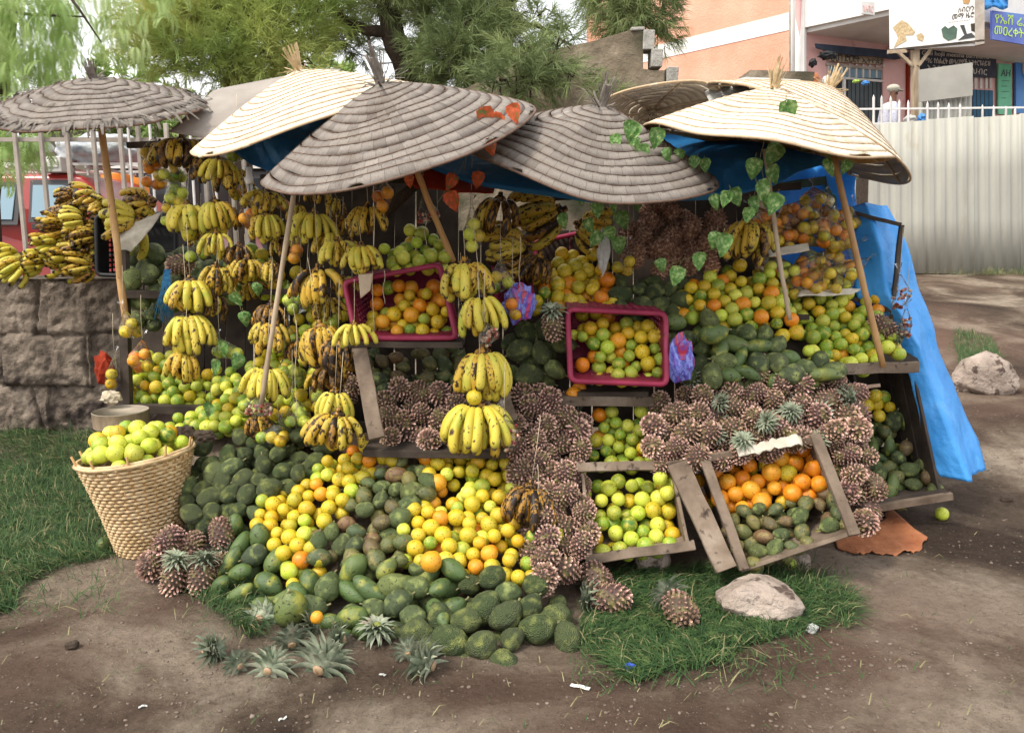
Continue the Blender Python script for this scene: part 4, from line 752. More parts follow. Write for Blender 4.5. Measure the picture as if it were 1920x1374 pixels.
# heap on the stone wall
r = random.Random(3)
for i, (px, py, k) in enumerate([(130, 372, 'brown'), (170, 372, 'speckled'), (115, 392, 'brown'), (150, 395, 'speckled'), (185, 398, 'speckled'), (110, 415, 'speckled'), (145, 418, 'ripe'), (172, 425, 'speckled'), (105, 435, 'speckled'), (135, 440, 'brown'), (165, 448, 'speckled'), (100, 458, 'ripe'), (130, 462, 'speckled'), (160, 470, 'ripe'), (90, 478, 'ripe'), (120, 484, 'speckled'), (152, 492, 'speckled'), (75, 492, 'ripe'), (105, 504, 'ripe'), (140, 510, 'ripe'), (60, 505, 'ripe'), (20, 492, 'ripe'), (30, 508, 'ripe'), (5, 510, 'ripe'), (165, 512, 'speckled')]):
    hand(px + 12, py - (4 if py < 470 else 14), 5.5 - (py - 370) * .001 + (i % 2) * .08, 50, 'banana bunch in the tall heap piled on the end of the stone wall' if px > 60 else 'yellow banana bunch lying at the far left end of the stone wall top', k, 7, 2, r.uniform(-60, 60), r.uniform(-70, 10), r.uniform(50, 100), 0, group='banana bunches heaped on the stone wall' if px > 60 else 'bananas at the far left of the stone wall')
o = place(BAN['banana_ripe'][1], 'banana', W(1052, 992, 3.42), Quaternion((0, 1, 0), 1.75), (1.05, 1.05, 1.05), 'single yellow banana lying among the front pineapples', 'banana', None)
place(CIT['yellow'][0], 'orange', W(889, 745, 3.66), rq(), .074, 'yellow citrus sitting on the stem of the widest banana bunch', 'orange', None)

# ------------------------------------------------------------ pineapples
def pine_mesh(seed, spiky=1., L=.15, D=.108):
    mb = MB(); r = random.Random(seed); n_ = 124; ga = math.pi * (3 - math.sqrt(5)); mb.tip = []
    def ad(vs, fs, tips, mi=0): mb.add(vs, fs, mi); mb.tip += tips
    b = bmesh.new(); bmesh.ops.create_icosphere(b, subdivisions=3, radius=1); q = []
    for v in b.verts: q.append(Vector((v.co.x * D * .47, v.co.y * D * .47, math.copysign(abs(v.co.z) ** .8, v.co.z) * L * .47)))
    ad(q, [[v.index for v in f.verts] for f in b.faces], [0.05] * len(q)); b.free()
    for i in range(n_):
        zc = 1 - 2 * (i + .5) / n_; zz = math.copysign(abs(zc) ** .85, zc); rad = math.sqrt(max(0, 1 - zc * zc)) ** .75; a = i * ga
        p = Vector((math.cos(a) * rad * D * .5, math.sin(a) * rad * D * .5, zz * L * .5)); nr = Vector((p.x, p.y, p.z * .45)).normalized(); up = Vector((0, 0, 1)); t = (up - nr * nr.dot(up)); t = t.normalized() if t.length > .1 else Vector((1, 0, 0)); s_ = nr.cross(t); e = .0090
        base_ = [p + s_ * e, p + t * e, p - s_ * e, p - t * e]; ad([x - nr * .004 for x in base_] + [p + nr * .0065], [(0, 1, 4), (1, 2, 4), (2, 3, 4), (3, 0, 4)], [.15, .25, .15, .15, .62])
        k = spiky * r.uniform(.6, 1.25) * (1.25 if zc < -.2 else 1.); dr = (nr * .75 + t * r.uniform(-.7, .5) + s_ * r.uniform(-.5, .5)).normalized(); w_ = .0062
        for q_ in range(1):
            dd = (dr + s_ * (.5 * q_) * r.choice((-1, 1)) + t * .4 * q_).normalized(); L_ = .0092 * k * (1 - .2 * q_)
            ad([p + s_ * w_, p - s_ * w_, p + dd * L_ * .6 + s_ * w_ * .8 + nr * .002, p + dd * L_ * .6 - s_ * w_ * .8 + nr * .002, p + dd * L_], [(0, 1, 3, 2), (2, 3, 4)], [.4, .4, .7, .7, 1.])
    mb.tube([(0, 0, -L * .46), (.002, 0, -L * .51)], [.010, .007], 8, mi=1 if seed % 3 == 0 else 0); mb.tip += [.5] * 16
    return mb.mesh('pineapple', ['pineapple_skin', 'pineapple_flesh'], False)
PINE = [pine_mesh(k, .9 + .25 * k) for k in range(4)]
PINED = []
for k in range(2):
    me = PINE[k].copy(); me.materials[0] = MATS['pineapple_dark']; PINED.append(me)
def crown_mesh(seed, H=.12, n_=34, open_=1.):
    mb = MB(); r = random.Random(seed); ga = 2.4
    for i in range(n_):
        u = i / n_; a = i * ga; el = R(12 + 72 * u) if open_ == 1 else R(5 + 60 * u); L = H * (.6 + .5 * math.sin(math.pi * min(1, u * .9 + .15))) * r.uniform(.8, 1.15); w_ = .0098; h = u * H * .35; pts = []; P = Vector((math.cos(a) * .012, math.sin(a) * .012, h)); s_ = Vector((-math.sin(a), math.cos(a), 0)); e = el; vs = []
        for k in range(6):
            t = k / 5; ww = w_ * (1 - t ** 1.7) * (1 + .1 * (k % 2)); nrm = Vector((-math.sin(e) * math.cos(a), -math.sin(e) * math.sin(a), math.cos(e))); vs += [P + s_ * ww + nrm * ww * .35, P - nrm * 0, P - s_ * ww + nrm * ww * .35]; P = P + Vector((math.cos(a) * math.cos(e), math.sin(a) * math.cos(e), math.sin(e))) * L / 5; e -= R(10 + 16 * r.random())
        mb.add(vs, [(k * 3 + j, k * 3 + j + 1, k * 3 + j + 4, k * 3 + j + 3) for k in range(5) for j in range(2)])
    return mb.mesh('crown', 'pineapple_leaf')
CROWN = [crown_mesh(1, .078, 60), crown_mesh(2, .07, 52), crown_mesh(3, .088, 64)]
def face(dirv, r=random, spin=None):
    q = Vector(dirv).normalized().to_track_quat('Z', 'Y'); return q @ Quaternion((0, 0, 1), r.uniform(0, 6.28) if spin is None else spin)
def pine(px, py, d, dirv, label, group=None, s=1., crown=False, dark=False, r=random, p=None):
    o = place(r.choice(PINED if dark else PINE), 'pineapple', p or W(px, py, d), face(dirv, r), s, label, 'pineapple', group)
    if crown:
        c = bpy.data.objects.new('crown', r.choice(CROWN[:2] if crown == 1 else CROWN)); COL.objects.link(c); c.parent = o; c.location = (0, 0, .065)
    return o
def pine_heap(poly, f, where, seed, dia=.110, layers=1.25, thick=.75, dark=False, crowns=.06, s=1.):
    HEAPN[0] += 1; pts, n_ = pack(poly, f, dia, layers, thick, seed); r = random.Random(seed); wd = 'dark reddish ' if dark else 'spiky pinkish-brown '
    for p in pts:
        bd_ = -n_ + Vector((r.gauss(0, .48), 0, r.gauss(.12, .48)))          # the crown end points into the heap, the spiky base out
        cr_ = r.random() < crowns
        if cr_: bd_ = Vector((r.gauss(0, 1), -.5, r.uniform(.2, 1)))
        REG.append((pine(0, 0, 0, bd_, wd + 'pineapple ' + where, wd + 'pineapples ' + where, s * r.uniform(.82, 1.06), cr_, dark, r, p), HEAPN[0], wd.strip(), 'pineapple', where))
pine_heap([(695, 740), (760, 725), (935, 725), (940, 815), (820, 830), (700, 815)], aff((700, 725, 4.1), (940, 725, 4.1), (820, 830, 3.85)), 'on the middle shelf behind the widest banana bunch', 61)
pine_heap([(965, 715), (1050, 700), (1066, 745), (1090, 790), (1086, 900), (1104, 1040), (1105, 1110), (1060, 1140), (1020, 1085), (1000, 1075), (996, 1000), (975, 900), (965, 840)], surf([(965, 710, 4.1), (1060, 710, 4.1), (970, 850, 3.85), (1080, 850, 3.85), (1000, 1000, 3.42), (1100, 1000, 3.45), (1060, 1130, 3.15), (1040, 950, 3.55)]), 'in the tall column running down the middle', 62, crowns=.03)
pine_heap([(1220, 745), (1262, 712), (1400, 702), (1500, 690), (1575, 686), (1622, 770), (1612, 802), (1500, 828), (1280, 862), (1224, 860)], surf([(1220, 740, 4.02), (1400, 700, 4.08), (1600, 690, 4.15), (1225, 860, 3.72), (1400, 850, 3.7), (1630, 800, 3.9), (1420, 780, 3.86)]), 'in the wide bank on top of the leaning orange crate', 63, crowns=.12)
pine_heap([(1545, 815), (1618, 796), (1628, 880), (1655, 950), (1682, 1005), (1650, 1034), (1604, 990), (1572, 910)], surf([(1545, 820, 3.85), (1640, 800, 3.95), (1600, 900, 3.72), (1660, 900, 3.85), (1620, 1000, 3.6), (1690, 1010, 3.7), (1650, 960, 3.68)]), 'in the column right of the leaning orange crate', 64, layers=1.7, thick=.9, crowns=.08)
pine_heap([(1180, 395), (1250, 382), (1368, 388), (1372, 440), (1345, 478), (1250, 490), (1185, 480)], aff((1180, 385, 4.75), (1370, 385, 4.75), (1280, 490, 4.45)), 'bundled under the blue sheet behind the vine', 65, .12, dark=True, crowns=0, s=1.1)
pine_heap([(640, 690), (668, 690), (672, 745), (645, 740)], aff((640, 690, 4.3), (672, 690, 4.3), (650, 745, 4.2)), 'in the gap left of the leaning board', 66, crowns=0, s=.9)
for a in [(1038, 612, 4.0, (-.1, -.3, 1), 'upright pineapple with green crown beside the right-hand red crate', 1), (316, 1012, 3.62, (.2, .9, .2), 'reddish pineapple lying base-out just right of the basket', 0), (281, 1060, 3.55, (-.3, .6, .1), 'small dried pineapple touching the basket foot', 0), (326, 1085, 3.42, (.15, .1, 1.), 'brown pineapple standing crown up in front of the basket', 1), (378, 1085, 3.40, (0.1, .25, 1.), 'red pineapple with upright crown in the left group', 1), (415, 1000, 3.6, (.2, -.35, -1.), 'purple-brown pineapple standing upside down in the left group', 1), (362, 1020, 3.68, (-.2, .9, .1), 'pineapple seen from its base at the back of the left group', 0), (430, 1060, 3.5, (.7, .4, -.4), 'pineapple with its crown turned down by the papayas', 1),
          (338, 496, 4.6, (.9, -.2, .1), 'small reddish pineapple lying on the avocados of the upper left shelf', 0), (1655, 612, 4.35, (.8, -.2, -.5), 'pineapple at the right end of the lime shelf with crown hanging down', 1)]: pine(a[0], a[1], a[2], a[3], a[4], None, 1.0, a[5])
for px, py, dv, lb, cr_ in [(1145, 1137, (-1, .1, .06), 'pineapple lying on its side on the cut grass next to the column', 1), (1274, 1160, (-.35, .85, .3), 'lone pineapple with pale crown lying on the cut grass', 1), (1118, 1098, (-.5, .8, .3), 'pineapple at the very foot of the pineapple column', 0)]:
    q_ = G(px, py + 15); pine(0, 0, 0, dv, lb, None, 1.12, cr_, p=q_ + Vector((0, 0, .075)))
# cut crowns thrown on the ground
for i, (px, py, dv, s_, lb) in enumerate([(385, 1235, (.6, -.2, .4), 1.15, 'leftmost cut pineapple crown on the dirt with a pink cut end'), (452, 1262, (-.8, -.2, .4), .95, 'ragged pineapple crown next to the leftmost one'), (503, 1272, (.1, -.9, .2), 1.1, 'pineapple crown with long drooping leaves on the dirt'), (548, 1222, (-.3, -.3, .9), 1.1, 'pineapple crown peeled to a white core'), (573, 1186, (.8, -.1, .4), .9, 'small purple crown below the large papaya'), (598, 1270, (.3, -.5, .6), 1.5, 'largest bushy pineapple crown at the bottom of the scraps'), (645, 1212, (-.9, -.2, .3), 1.1, 'curved half-peeled pineapple crown by the soursops'), (706, 1200, (.1, -.1, 1), 1.15, 'upright bright green pineapple crown by the soursops'), (812, 1262, (-.9, -.4, .25), 1.3, 'pineapple crown with long pale leaves pointing left'), (765, 1240, (-.2, -.4, .6), .9, 'grey-green crown scrap left of the long-leaved crown'), (487, 1172, (.1, -.7, -.5), 1.2, 'bushy green crown in front of the very large papaya')]):
    g = G(px, py); o = place(CROWN[i % 3], 'cut_pineapple_top', g + Vector((0, 0, .03)), face((dv[0], abs(dv[1]) * 1.2 + (.5 if i % 2 else -.2), dv[2] * .4)) if i != 7 else face(dv), s_ * .98, lb, 'pineapple top', None)
    mb = MB(); mb.ico((0, 0, -.002), .015, 2, 0, (1, 1, .4), None, lambda p: 1 + .2 * noise.noise(p * 3)); mb.build('cut_end', 'pineapple_flesh', o)

# ------------------------------------------------------------ bags
def bag(px, py, d, wpx, hpx, label, kinds=('yellow', 'green'), n_=6, hang=True, seed=0, snack=False, content=''):
    """clear bag filled with fruit; (px,py) its middle"""
    r = random.Random(int(px * 13 + py)); k = S(py, d); w_, h = wpx * k, hpx * k; c = W(px, py, d); w_ *= 1.25; h *= 1.12; D = min(.066, w_ * .56); cs = []
    for it in range(400):
        q = Vector((r.uniform(-1, 1), r.uniform(-.7, .7), r.uniform(-1, 1)))
        if q.length > 1: continue
        p = Vector((q.x * (w_ - D) / 2, q.y * (w_ - D) / 2.4, q.z * (h - D) / 2 * .75 - h * .12))
        if all((p - x).length > D * .84 for x in cs): cs.append(p)
        if len(cs) >= n_: break
    bm = bmesh.new()
    for p in cs:
        m_ = bmesh.new(); bmesh.ops.create_icosphere(m_, subdivisions=2, radius=D * .53)
        for v in m_.verts: bm.verts.new(p + v.co)
        m_.free()
    kn = Vector((r.uniform(-.2, .2) * w_, 0, h * .5)) if hang else Vector((r.uniform(-.5, .5) * w_, -.2 * w_, h * .42))
    for j in range(8): bm.verts.new(kn * .93 + Vector((math.cos(j * .785), math.sin(j * .785), 0)) * .007)
    res = bmesh.ops.convex_hull(bm, input=bm.verts); bmesh.ops.delete(bm, geom=[g for g in res['geom_interior'] if isinstance(g, bmesh.types.BMVert)], context='VERTS')
    bmesh.ops.triangulate(bm, faces=bm.faces); bmesh.ops.subdivide_edges(bm, edges=[e for e in bm.edges if e.calc_length() > .02], cuts=2, use_grid_fill=True)
    bm.verts.ensure_lookup_table(); 
    for v in bm.verts:
        a = math.atan2(v.co.y, v.co.x); v.co += v.co.normalized() * (.0035 * noise.noise(v.co * 45) + .002 * math.sin(a * 17 + v.co.z * 30) - .003)
    mb = MB(); mb.add([v.co for v in bm.verts], [[v.index for v in f.verts] for f in bm.faces]) if not bm.verts.index_update() else 0; bm.free()
    tt = [kn * .92, kn + (kn.normalized() * .02), kn + kn.normalized() * .05 + Vector((r.uniform(-.015, .015), 0, 0))]; mb.tube(tt, [.008, .006, .02], 9, False)
    o = tag(mb.build('plastic_bag', 'clear_film'), label, 'plastic bag'); o.location = c
    if not snack:
        for p in cs:
            kd = r.choice(kinds); nm = 'orange' if kd in ('yellow', 'orange') else 'lime'; place(r.choice(CIT[kd]), nm, c + p, rq(r), D * .98, f'{"yellow-orange" if nm == "orange" else "green"} {nm} inside a clear plastic bag {content}', nm, f'bagged {nm}s {content}')
    else:
        mb = MB()
        for p in cs:
            for _ in range(9): mb.ico(p + Vector((r.uniform(-1, 1), r.uniform(-1, 1), r.uniform(-1, 1))) * D * .4, D * .17, 1, 0, (1.4, 1, .8), rq(r).to_matrix())
        tag(link('dried_pods', mb.mesh('dried_pods', 'snack')), 'dark red pods in the ' + ' '.join(label.replace('clear ', '').replace('plastic ', '').replace('of pods ', '').replace('of dark red pods ', '').replace('of red pods ', '').split()[:11]), 'dried pods').location = c
        bpy.data.objects[-1] if False else None
    if hang:
        mb = MB(); mb.tube([kn, kn + Vector((0, 0, .12)), kn + Vector((.004, .01, .24))], .0014, 5); mb.build('string', 'twine', o)
    return o
Y, YG, GR = ('yellow', 'orange'), ('yellow', 'green', 'pale'), ('pale', 'green')
BG = [(284, 292, 4.85, 44, 66, 'tall bag of oranges at the far left of the hanging bags', Y, 8, 'hung by the left pole'), (318, 325, 4.8, 56, 44, 'bag of greenish fruit beside the far left bag of oranges', YG, 7, 'hung by the left pole'), (330, 362, 4.75, 46, 58, 'clear bag with an open white top over the wall bananas', YG, 6, 'hung by the left pole'), (292, 335, 4.9, 44, 44, 'bag of fruit under the tall far left bag', Y, 6, 'hung by the left pole'), (310, 398, 4.7, 26, 58, 'narrow bag with an orange above a lime', YG, 3, 'hung by the left pole'),
 (445, 285, 4.8, 34, 50, 'bag with a large green fruit under the pale umbrella', GR, 2, 'under the pale umbrella'), (415, 270, 4.95, 50, 40, 'orange-filled bag close under the pale umbrella', ('orange',), 6, 'under the pale umbrella'), (468, 400, 4.5, 44, 62, 'slanting bag of pale oranges left of the bright bunch', Y, 5, 'left of the tall stick'), (455, 355, 4.65, 50, 46, 'bag of oranges beside the white tube lamp', Y, 6, 'left of the tall stick'), (370, 470, 4.55, 44, 46, 'rounded bag with lime at the bottom behind left bananas', YG, 5, 'over the upper left shelf'),
 (243, 612, 4.45, 52, 58, 'upper of the two bags hanging at the foot of the bamboo pole', YG, 7, 'hung low on the bamboo pole'), (262, 670, 4.4, 52, 64, 'lower of the two bags hanging at the foot of the bamboo pole', Y, 7, 'hung low on the bamboo pole'), (210, 700, 4.55, 38, 62, 'bag of fruit hanging left of the low crate against the wall', Y, 5, 'hung low on the bamboo pole'),
 (718, 365, 4.1, 44, 84, 'long bag of pale fruit under the grey umbrella', ('orange',), 3, 'under the grey umbrella'), (886, 428, 4.1, 44, 80, 'long bag of green and yellow fruit right of the brown pole', YG, 5, 'right of the brown pole'), (555, 470, 4.3, 44, 66, 'bag of pinkish oranges right of the tall stick', Y, 5, 'right of the tall stick'), (558, 560, 4.3, 54, 54, 'bag of small limes among the bananas right of the stick', GR, 7, 'right of the tall stick'),
 (868, 600, 3.98, 30, 62, 'bag with one orange behind the column of bunches', Y, 3, 'behind the middle banana column'), (960, 570, 4.0, 40, 56, 'bag with oranges just left of the striped plastic', Y, 4, 'behind the middle banana column'), (940, 520, 4.15, 46, 66, 'mostly empty clear bag between bunches and crate', YG, 3, 'behind the middle banana column'),
 (1165, 492, 4.35, 54, 56, 'bag of yellow fruit hanging from the vine', Y, 5, 'hung from the vine'), (545, 700, 4.2, 50, 70, 'bag of green limes right of the yellow fan', GR, 6, 'among the low hanging bags'), (556, 775, 4.05, 56, 60, 'round glossy bag of large limes low in the middle', GR, 6, 'among the low hanging bags'), (592, 745, 4.15, 40, 84, 'tall narrow bag of limes beside the round glossy bag', YG, 7, 'among the low hanging bags'), (515, 815, 4.0, 62, 44, 'bag of oranges lying on the soursops', YG, 6, 'among the low hanging bags'), (470, 760, 4.15, 56, 46, 'bag of pale limes at the tip of the tall stick', GR, 5, 'among the low hanging bags'), (522, 372, 4.55, 40, 56, 'bag of oranges behind the stick just under the grey umbrella edge', Y, 6, 'right of the tall stick'), (655, 560, 4.2, 44, 50, 'bag of yellow fruit tucked left of the left red crate', YG, 6, 'right of the tall stick'), (540, 640, 4.35, 50, 56, 'bag of pale fruit behind the big mottled bunch', GR, 6, 'among the low hanging bags'), (430, 520, 4.6, 46, 44, 'bag of oranges in the shade behind the golden bunch', Y, 6, 'over the upper left shelf'), (380, 300, 4.9, 50, 46, 'bag of oranges behind the bright yellow bunch at the top', Y, 6, 'under the pale umbrella'), (530, 460, 4.5, 40, 56, 'bag of limes just right of the bright bunch', GR, 6, 'right of the tall stick'), (425, 655, 4.35, 56, 40, 'flat bag of limes with a vine leaf over it', GR, 5, 'above the spilling limes')]
for px, py, d, w_, h_, lb, kd, n_, ct in BG: bag(px, py, d, w_, h_, 'clear plastic ' + lb, kd, n_, True, content=ct)
r = random.Random(9)
for px, py, d, lb in [(1487, 395, 4.62, 'at the top left of the upper rack shelf'), (1530, 380, 4.72, 'leaning at the very top of the rack'), (1550, 412, 4.6, 'with a lime showing, third along the upper rack'), (1478, 425, 4.6, 'low on the upper rack, beside the short pole'), (1515, 432, 4.55, 'in the middle of the upper rack'), (1562, 438, 4.52, 'hanging over the green rail'), (1580, 415, 4.62, 'at the right end of the upper rack'), (1440, 415, 4.6, 'just left of the short pole on the upper rack'), (1450, 445, 4.55, 'below it at the left end of the upper rack'),
                     (1455, 500, 4.62, 'at the left end of the lower rack'), (1490, 505, 4.56, 'second along the lower rack'), (1520, 490, 4.62, 'third along the lower rack'), (1560, 485, 4.6, 'highest on the lower rack'), (1575, 510, 4.55, 'at the right end of the lower rack'), (1505, 528, 4.5, 'lowest in the middle of the lower rack'), (1545, 520, 4.5, 'beside the green papaya on the lower rack')]:
    bag(px, py, d, 78, 64, 'lumpy clear plastic bag of oranges ' + lb, Y if py < 470 else ('yellow', 'pale', 'yellow', 'orange'), 9, False, content='on the right-hand rack')
for px, py, d, w_, h_, lb in [(800, 398, 4.15, 42, 64, 'clear plastic bag of dark red pods left of the brown pole'), (918, 628, 3.72, 50, 48, 'shiny clear bag of pods on top of the clean yellow bunch'), (955, 815, 3.62, 60, 78, 'tied clear bag of red pods hanging over the pineapple column'), (1690, 545, 4.3, 32, 60, 'upper clear bag of pods hanging before the blue sheet'), (1697, 605, 4.3, 30, 52, 'lower clear bag of pods hanging before the blue sheet'), (490, 760, 4.02, 50, 50, 'purplish clear bag of pods at the foot of the tall stick')]:
    bag(px, py, d, w_, h_, lb, n_=4, snack=True)
def crumple(name, px, py, d, w_, h_, mt, label, cat, seed=0, depth=.04, sub=3, amp=.35):
    mb = MB(); k = S(py, d); mb.ico((0, 0, 0), .5, sub, 0, (w_ * k, depth * 2, h_ * k), None, lambda p: 1 + amp * noise.noise(p * 2.2 + Vector((seed * 3.1, 0, 0))) + amp * .6 * noise.noise(p * 5 + Vector((0, seed, 0)))); o = tag(mb.build(name, mt, None, False), label, cat); o.location = W(px, py, d); return o
crumple('striped_bag', 972, 568, 4.02, 60, 70, 'striped_film', 'crumpled blue and red striped plastic bag left of the right-hand red crate', 'plastic bag', 1)
crumple('striped_bag', 1276, 672, 3.92, 48, 90, 'striped_film', 'blue and red striped plastic bag hanging at the right rim of the right-hand red crate', 'plastic bag', 2)
crumple('empty_bag', 1132, 470, 4.2, 22, 76, 'white_plastic', 'empty whitish plastic bag knotted under the vine', 'plastic bag', 3)
crumple('empty_bag', 955, 450, 4.3, 34, 50, 'clear_film', 'empty grey see-through bag under the dark-ended bunch', 'plastic bag', 4)
crumple('net_bag', 195, 690, 4.6, 36, 60, 'red_cloth', 'red net sack hanging behind the fruit bag at the wall end', 'sack', 5)
crumple('paper_scrap', 1520, 1180, 3.0, 22, 22, 'white_plastic', 'crumpled white paper on the dirt right of the big stone', 'litter', 6, .015).location = G(1522, 1185) + Vector((0, 0, .015))
crumple('blue_scrap', 1180, 1256, 2.8, 26, 26, 'blue_litter', 'torn piece of blue plastic on the cut grass', 'litter', 7, .015).location = G(1180, 1262) + Vector((0, 0, .015))
crumple('net_scrap', 208, 745, 4.4, 36, 26, 'twine', 'tangle of string beside the log stool', 'string', 8, .04)
crumple('dark_rag', 345, 812, 4.1, 44, 30, 'bark', 'dark fibrous rag on the limes by the basket', 'rag', 9, .03); crumple('dark_rag', 385, 818, 4.0, 40, 26, 'bark', 'dark fibrous rag lying on the top soursops', 'rag', 10, .03)
for px, py, a, mt, lb in ((1088, 1289, -.45, 'litter_yellow', 'flat yellow and white wrapper on the dirt in the foreground'), (717, 1266, -.3, 'white_plastic', 'tiny white scrap beside the pineapple crowns'), (530, 1349, .5, 'white_plastic', 'small pale leaf-like scrap near the bottom edge'), (268, 1326, .4, 'white_plastic', 'tiny white scrap on the dirt at bottom left')):
    g = G(px, py); mb = MB(); w_ = .036 if px == 1088 else .014; mb.board(Vector((-w_, 0, .004)), Vector((w_, 0, .006)), .018 if px == 1088 else .01, .002, (0, 1, 0), 5, .003); o = tag(mb.build('wrapper', mt, None, False), lb, 'litter'); o.location = g; o.rotation_euler.z = a
# cloth, paper and card
def cloth(name, P, mt, label, cat, fold=.02, nu=26, nv=18, seed=0, freq=3., jag=0, thick=.003, parent=None):
    """P: rows of (px,py,d) control points, bilinear between rows, folded by noise"""
    rows = [[W(*p) for p in r_] for r_ in P]; out = []
    for i in range(nu + 1):
        u = i / nu * (len(rows) - 1); a = min(int(u), len(rows) - 2); fu = u - a; line = []
        for j in range(nv + 1):
            def at(rw):
                v = j / nv * (len(rw) - 1); b_ = min(int(v), len(rw) - 2); return rw[b_].lerp(rw[b_ + 1], v - b_)
            p = at(rows[a]).lerp(at(rows[a + 1]), fu); n1 = noise.noise(Vector((p.x * freq + seed, p.z * freq * .5, seed))); n2 = noise.noise(Vector((p.x * freq * 3 + seed, p.z * freq * 1.2, 3))); p = p + Vector((0, 1, .25)) * fold * (n1 * 1.4 + n2 * .5 + .22 * abs(noise.noise(Vector((p.x * freq * 7 + p.z * freq * 3, p.z * freq * 4, seed)))))
            if jag and i in (0, nu): p += Vector((0, 0, jag * noise.noise((j * 1.7, seed, 0))))
            line.append(p)
        out.append(line)
    mb = MB(); mb.grid(out); o = mb.build(name, mt, parent, True, 0, thick); return tag(o, label, cat) if not parent else o
cloth('white_sheet', [[(225, 425, 4.9), (300, 400, 4.85)], [(215, 455, 4.8), (280, 430, 4.75)], [(235, 482, 4.8), (262, 455, 4.75)]], 'paper', 'crumpled white paper sheet hanging over the black crate', 'paper', .03, 14, 12, 3, 9, .02)
cloth('newspaper', [[(1440, 468, 4.45), (1515, 455, 4.5)], [(1442, 482, 4.42), (1518, 470, 4.47)]], 'paper', 'sheet of newspaper on the upper rack rail behind the short pole', 'newspaper', .01, 8, 12, 4, 9)
cloth('newspaper', [[(1500, 545, 4.45), (1612, 540, 4.5)], [(1495, 556, 4.4), (1600, 552, 4.45)]], 'paper', 'strips of newspaper under the lower rack bags', 'newspaper', .02, 6, 14, 5, 9)
cloth('newspaper', [[(1380, 838, 3.64), (1500, 815, 3.66)], [(1385, 856, 3.62), (1505, 832, 3.62)]], 'paper', 'torn newspaper edge between pineapples and oranges', 'newspaper', .02, 6, 16, 6, 12, .03)
cloth('cardboard', [[(672, 515, 3.93), (700, 512, 3.93)], [(676, 560, 3.9), (694, 545, 3.9)]], 'stick_pale', 'piece of corrugated cardboard at the corner of the left red crate', 'cardboard', .004, 8, 8, 7)
cloth('orange_sheet', [[(x, y, G(x, y).y - .03) for x, y in q_] for q_ in ([(1562, 1005), (1630, 985), (1668, 950)], [(1568, 1024), (1650, 1020), (1715, 992)], [(1610, 1040), (1695, 1036), (1742, 1010)])], 'orange_sheet', 'crumpled orange plastic sheet spread on the ground under the right pineapples', 'plastic sheet', .045, 22, 30, 8, 7, .02)

# ------------------------------------------------------------ stones
def stone(px, py, w_, h_, label, seed, mt='rock', dz=.0):
    g = G(px, py); d = g.y; k = S(py, d); mb = MB(); rr = random.Random(int(seed * 10)); cuts = [(Vector((rr.gauss(0, 1), rr.gauss(0, 1), rr.gauss(0, 1))).normalized(), rr.uniform(.84, 1.05)) for _ in range(14)]; mb.ico((0, 0, 0), .56, 5, 0, (w_ * k, w_ * k * .8, h_ * k * 1.1), None, lambda p: min([1.1] + [d_ / max(.05, n_.dot(p)) for n_, d_ in cuts]) * (1 + .16 * (abs(p.x) ** 3 + abs(p.y) ** 3 + abs(p.z) ** 3 < .62)  * 0 + .16 * (.8 - max(abs(p.x), abs(p.y), abs(p.z))) * 2 + .10 * noise.noise(p * 1.4 + Vector((0, seed, 0))) + .07 * noise.noise(p * 2 + Vector((seed, 0, 0))) + .04 * noise.noise(p * 7)))
    o = tag(mb.build('stone', mt), label, 'stone'); o.location = g + Vector((0, w_ * k * .3, h_ * k * .36 + dz)); return o
stone(1436, 1166, 138, 66, 'large flat pinkish stone on the cut grass', 4.2); stone(1862, 738, 96, 76, 'large grey boulder by the blue sheet at the far right', 8.5); stone(1224, 1075, 60, 60, 'stone propping up the low slatted crate', 2.1); stone(1500, 1065, 40, 26, 'stone under the leaning crate', 5.5); stone(1806, 735, 34, 36, 'small stone left of the grey boulder', 6.6)
for px, py, w_, h_, lb in ((1890, 940, 20, 10, 'dark lump of dirt at the far right'), (1432, 1285, 12, 8, 'little stone on the dirt near the bottom right'), (132, 1218, 22, 14, 'dark clod on the dirt at the left')): stone(px, py, w_, h_, lb, px * .1, 'bark')
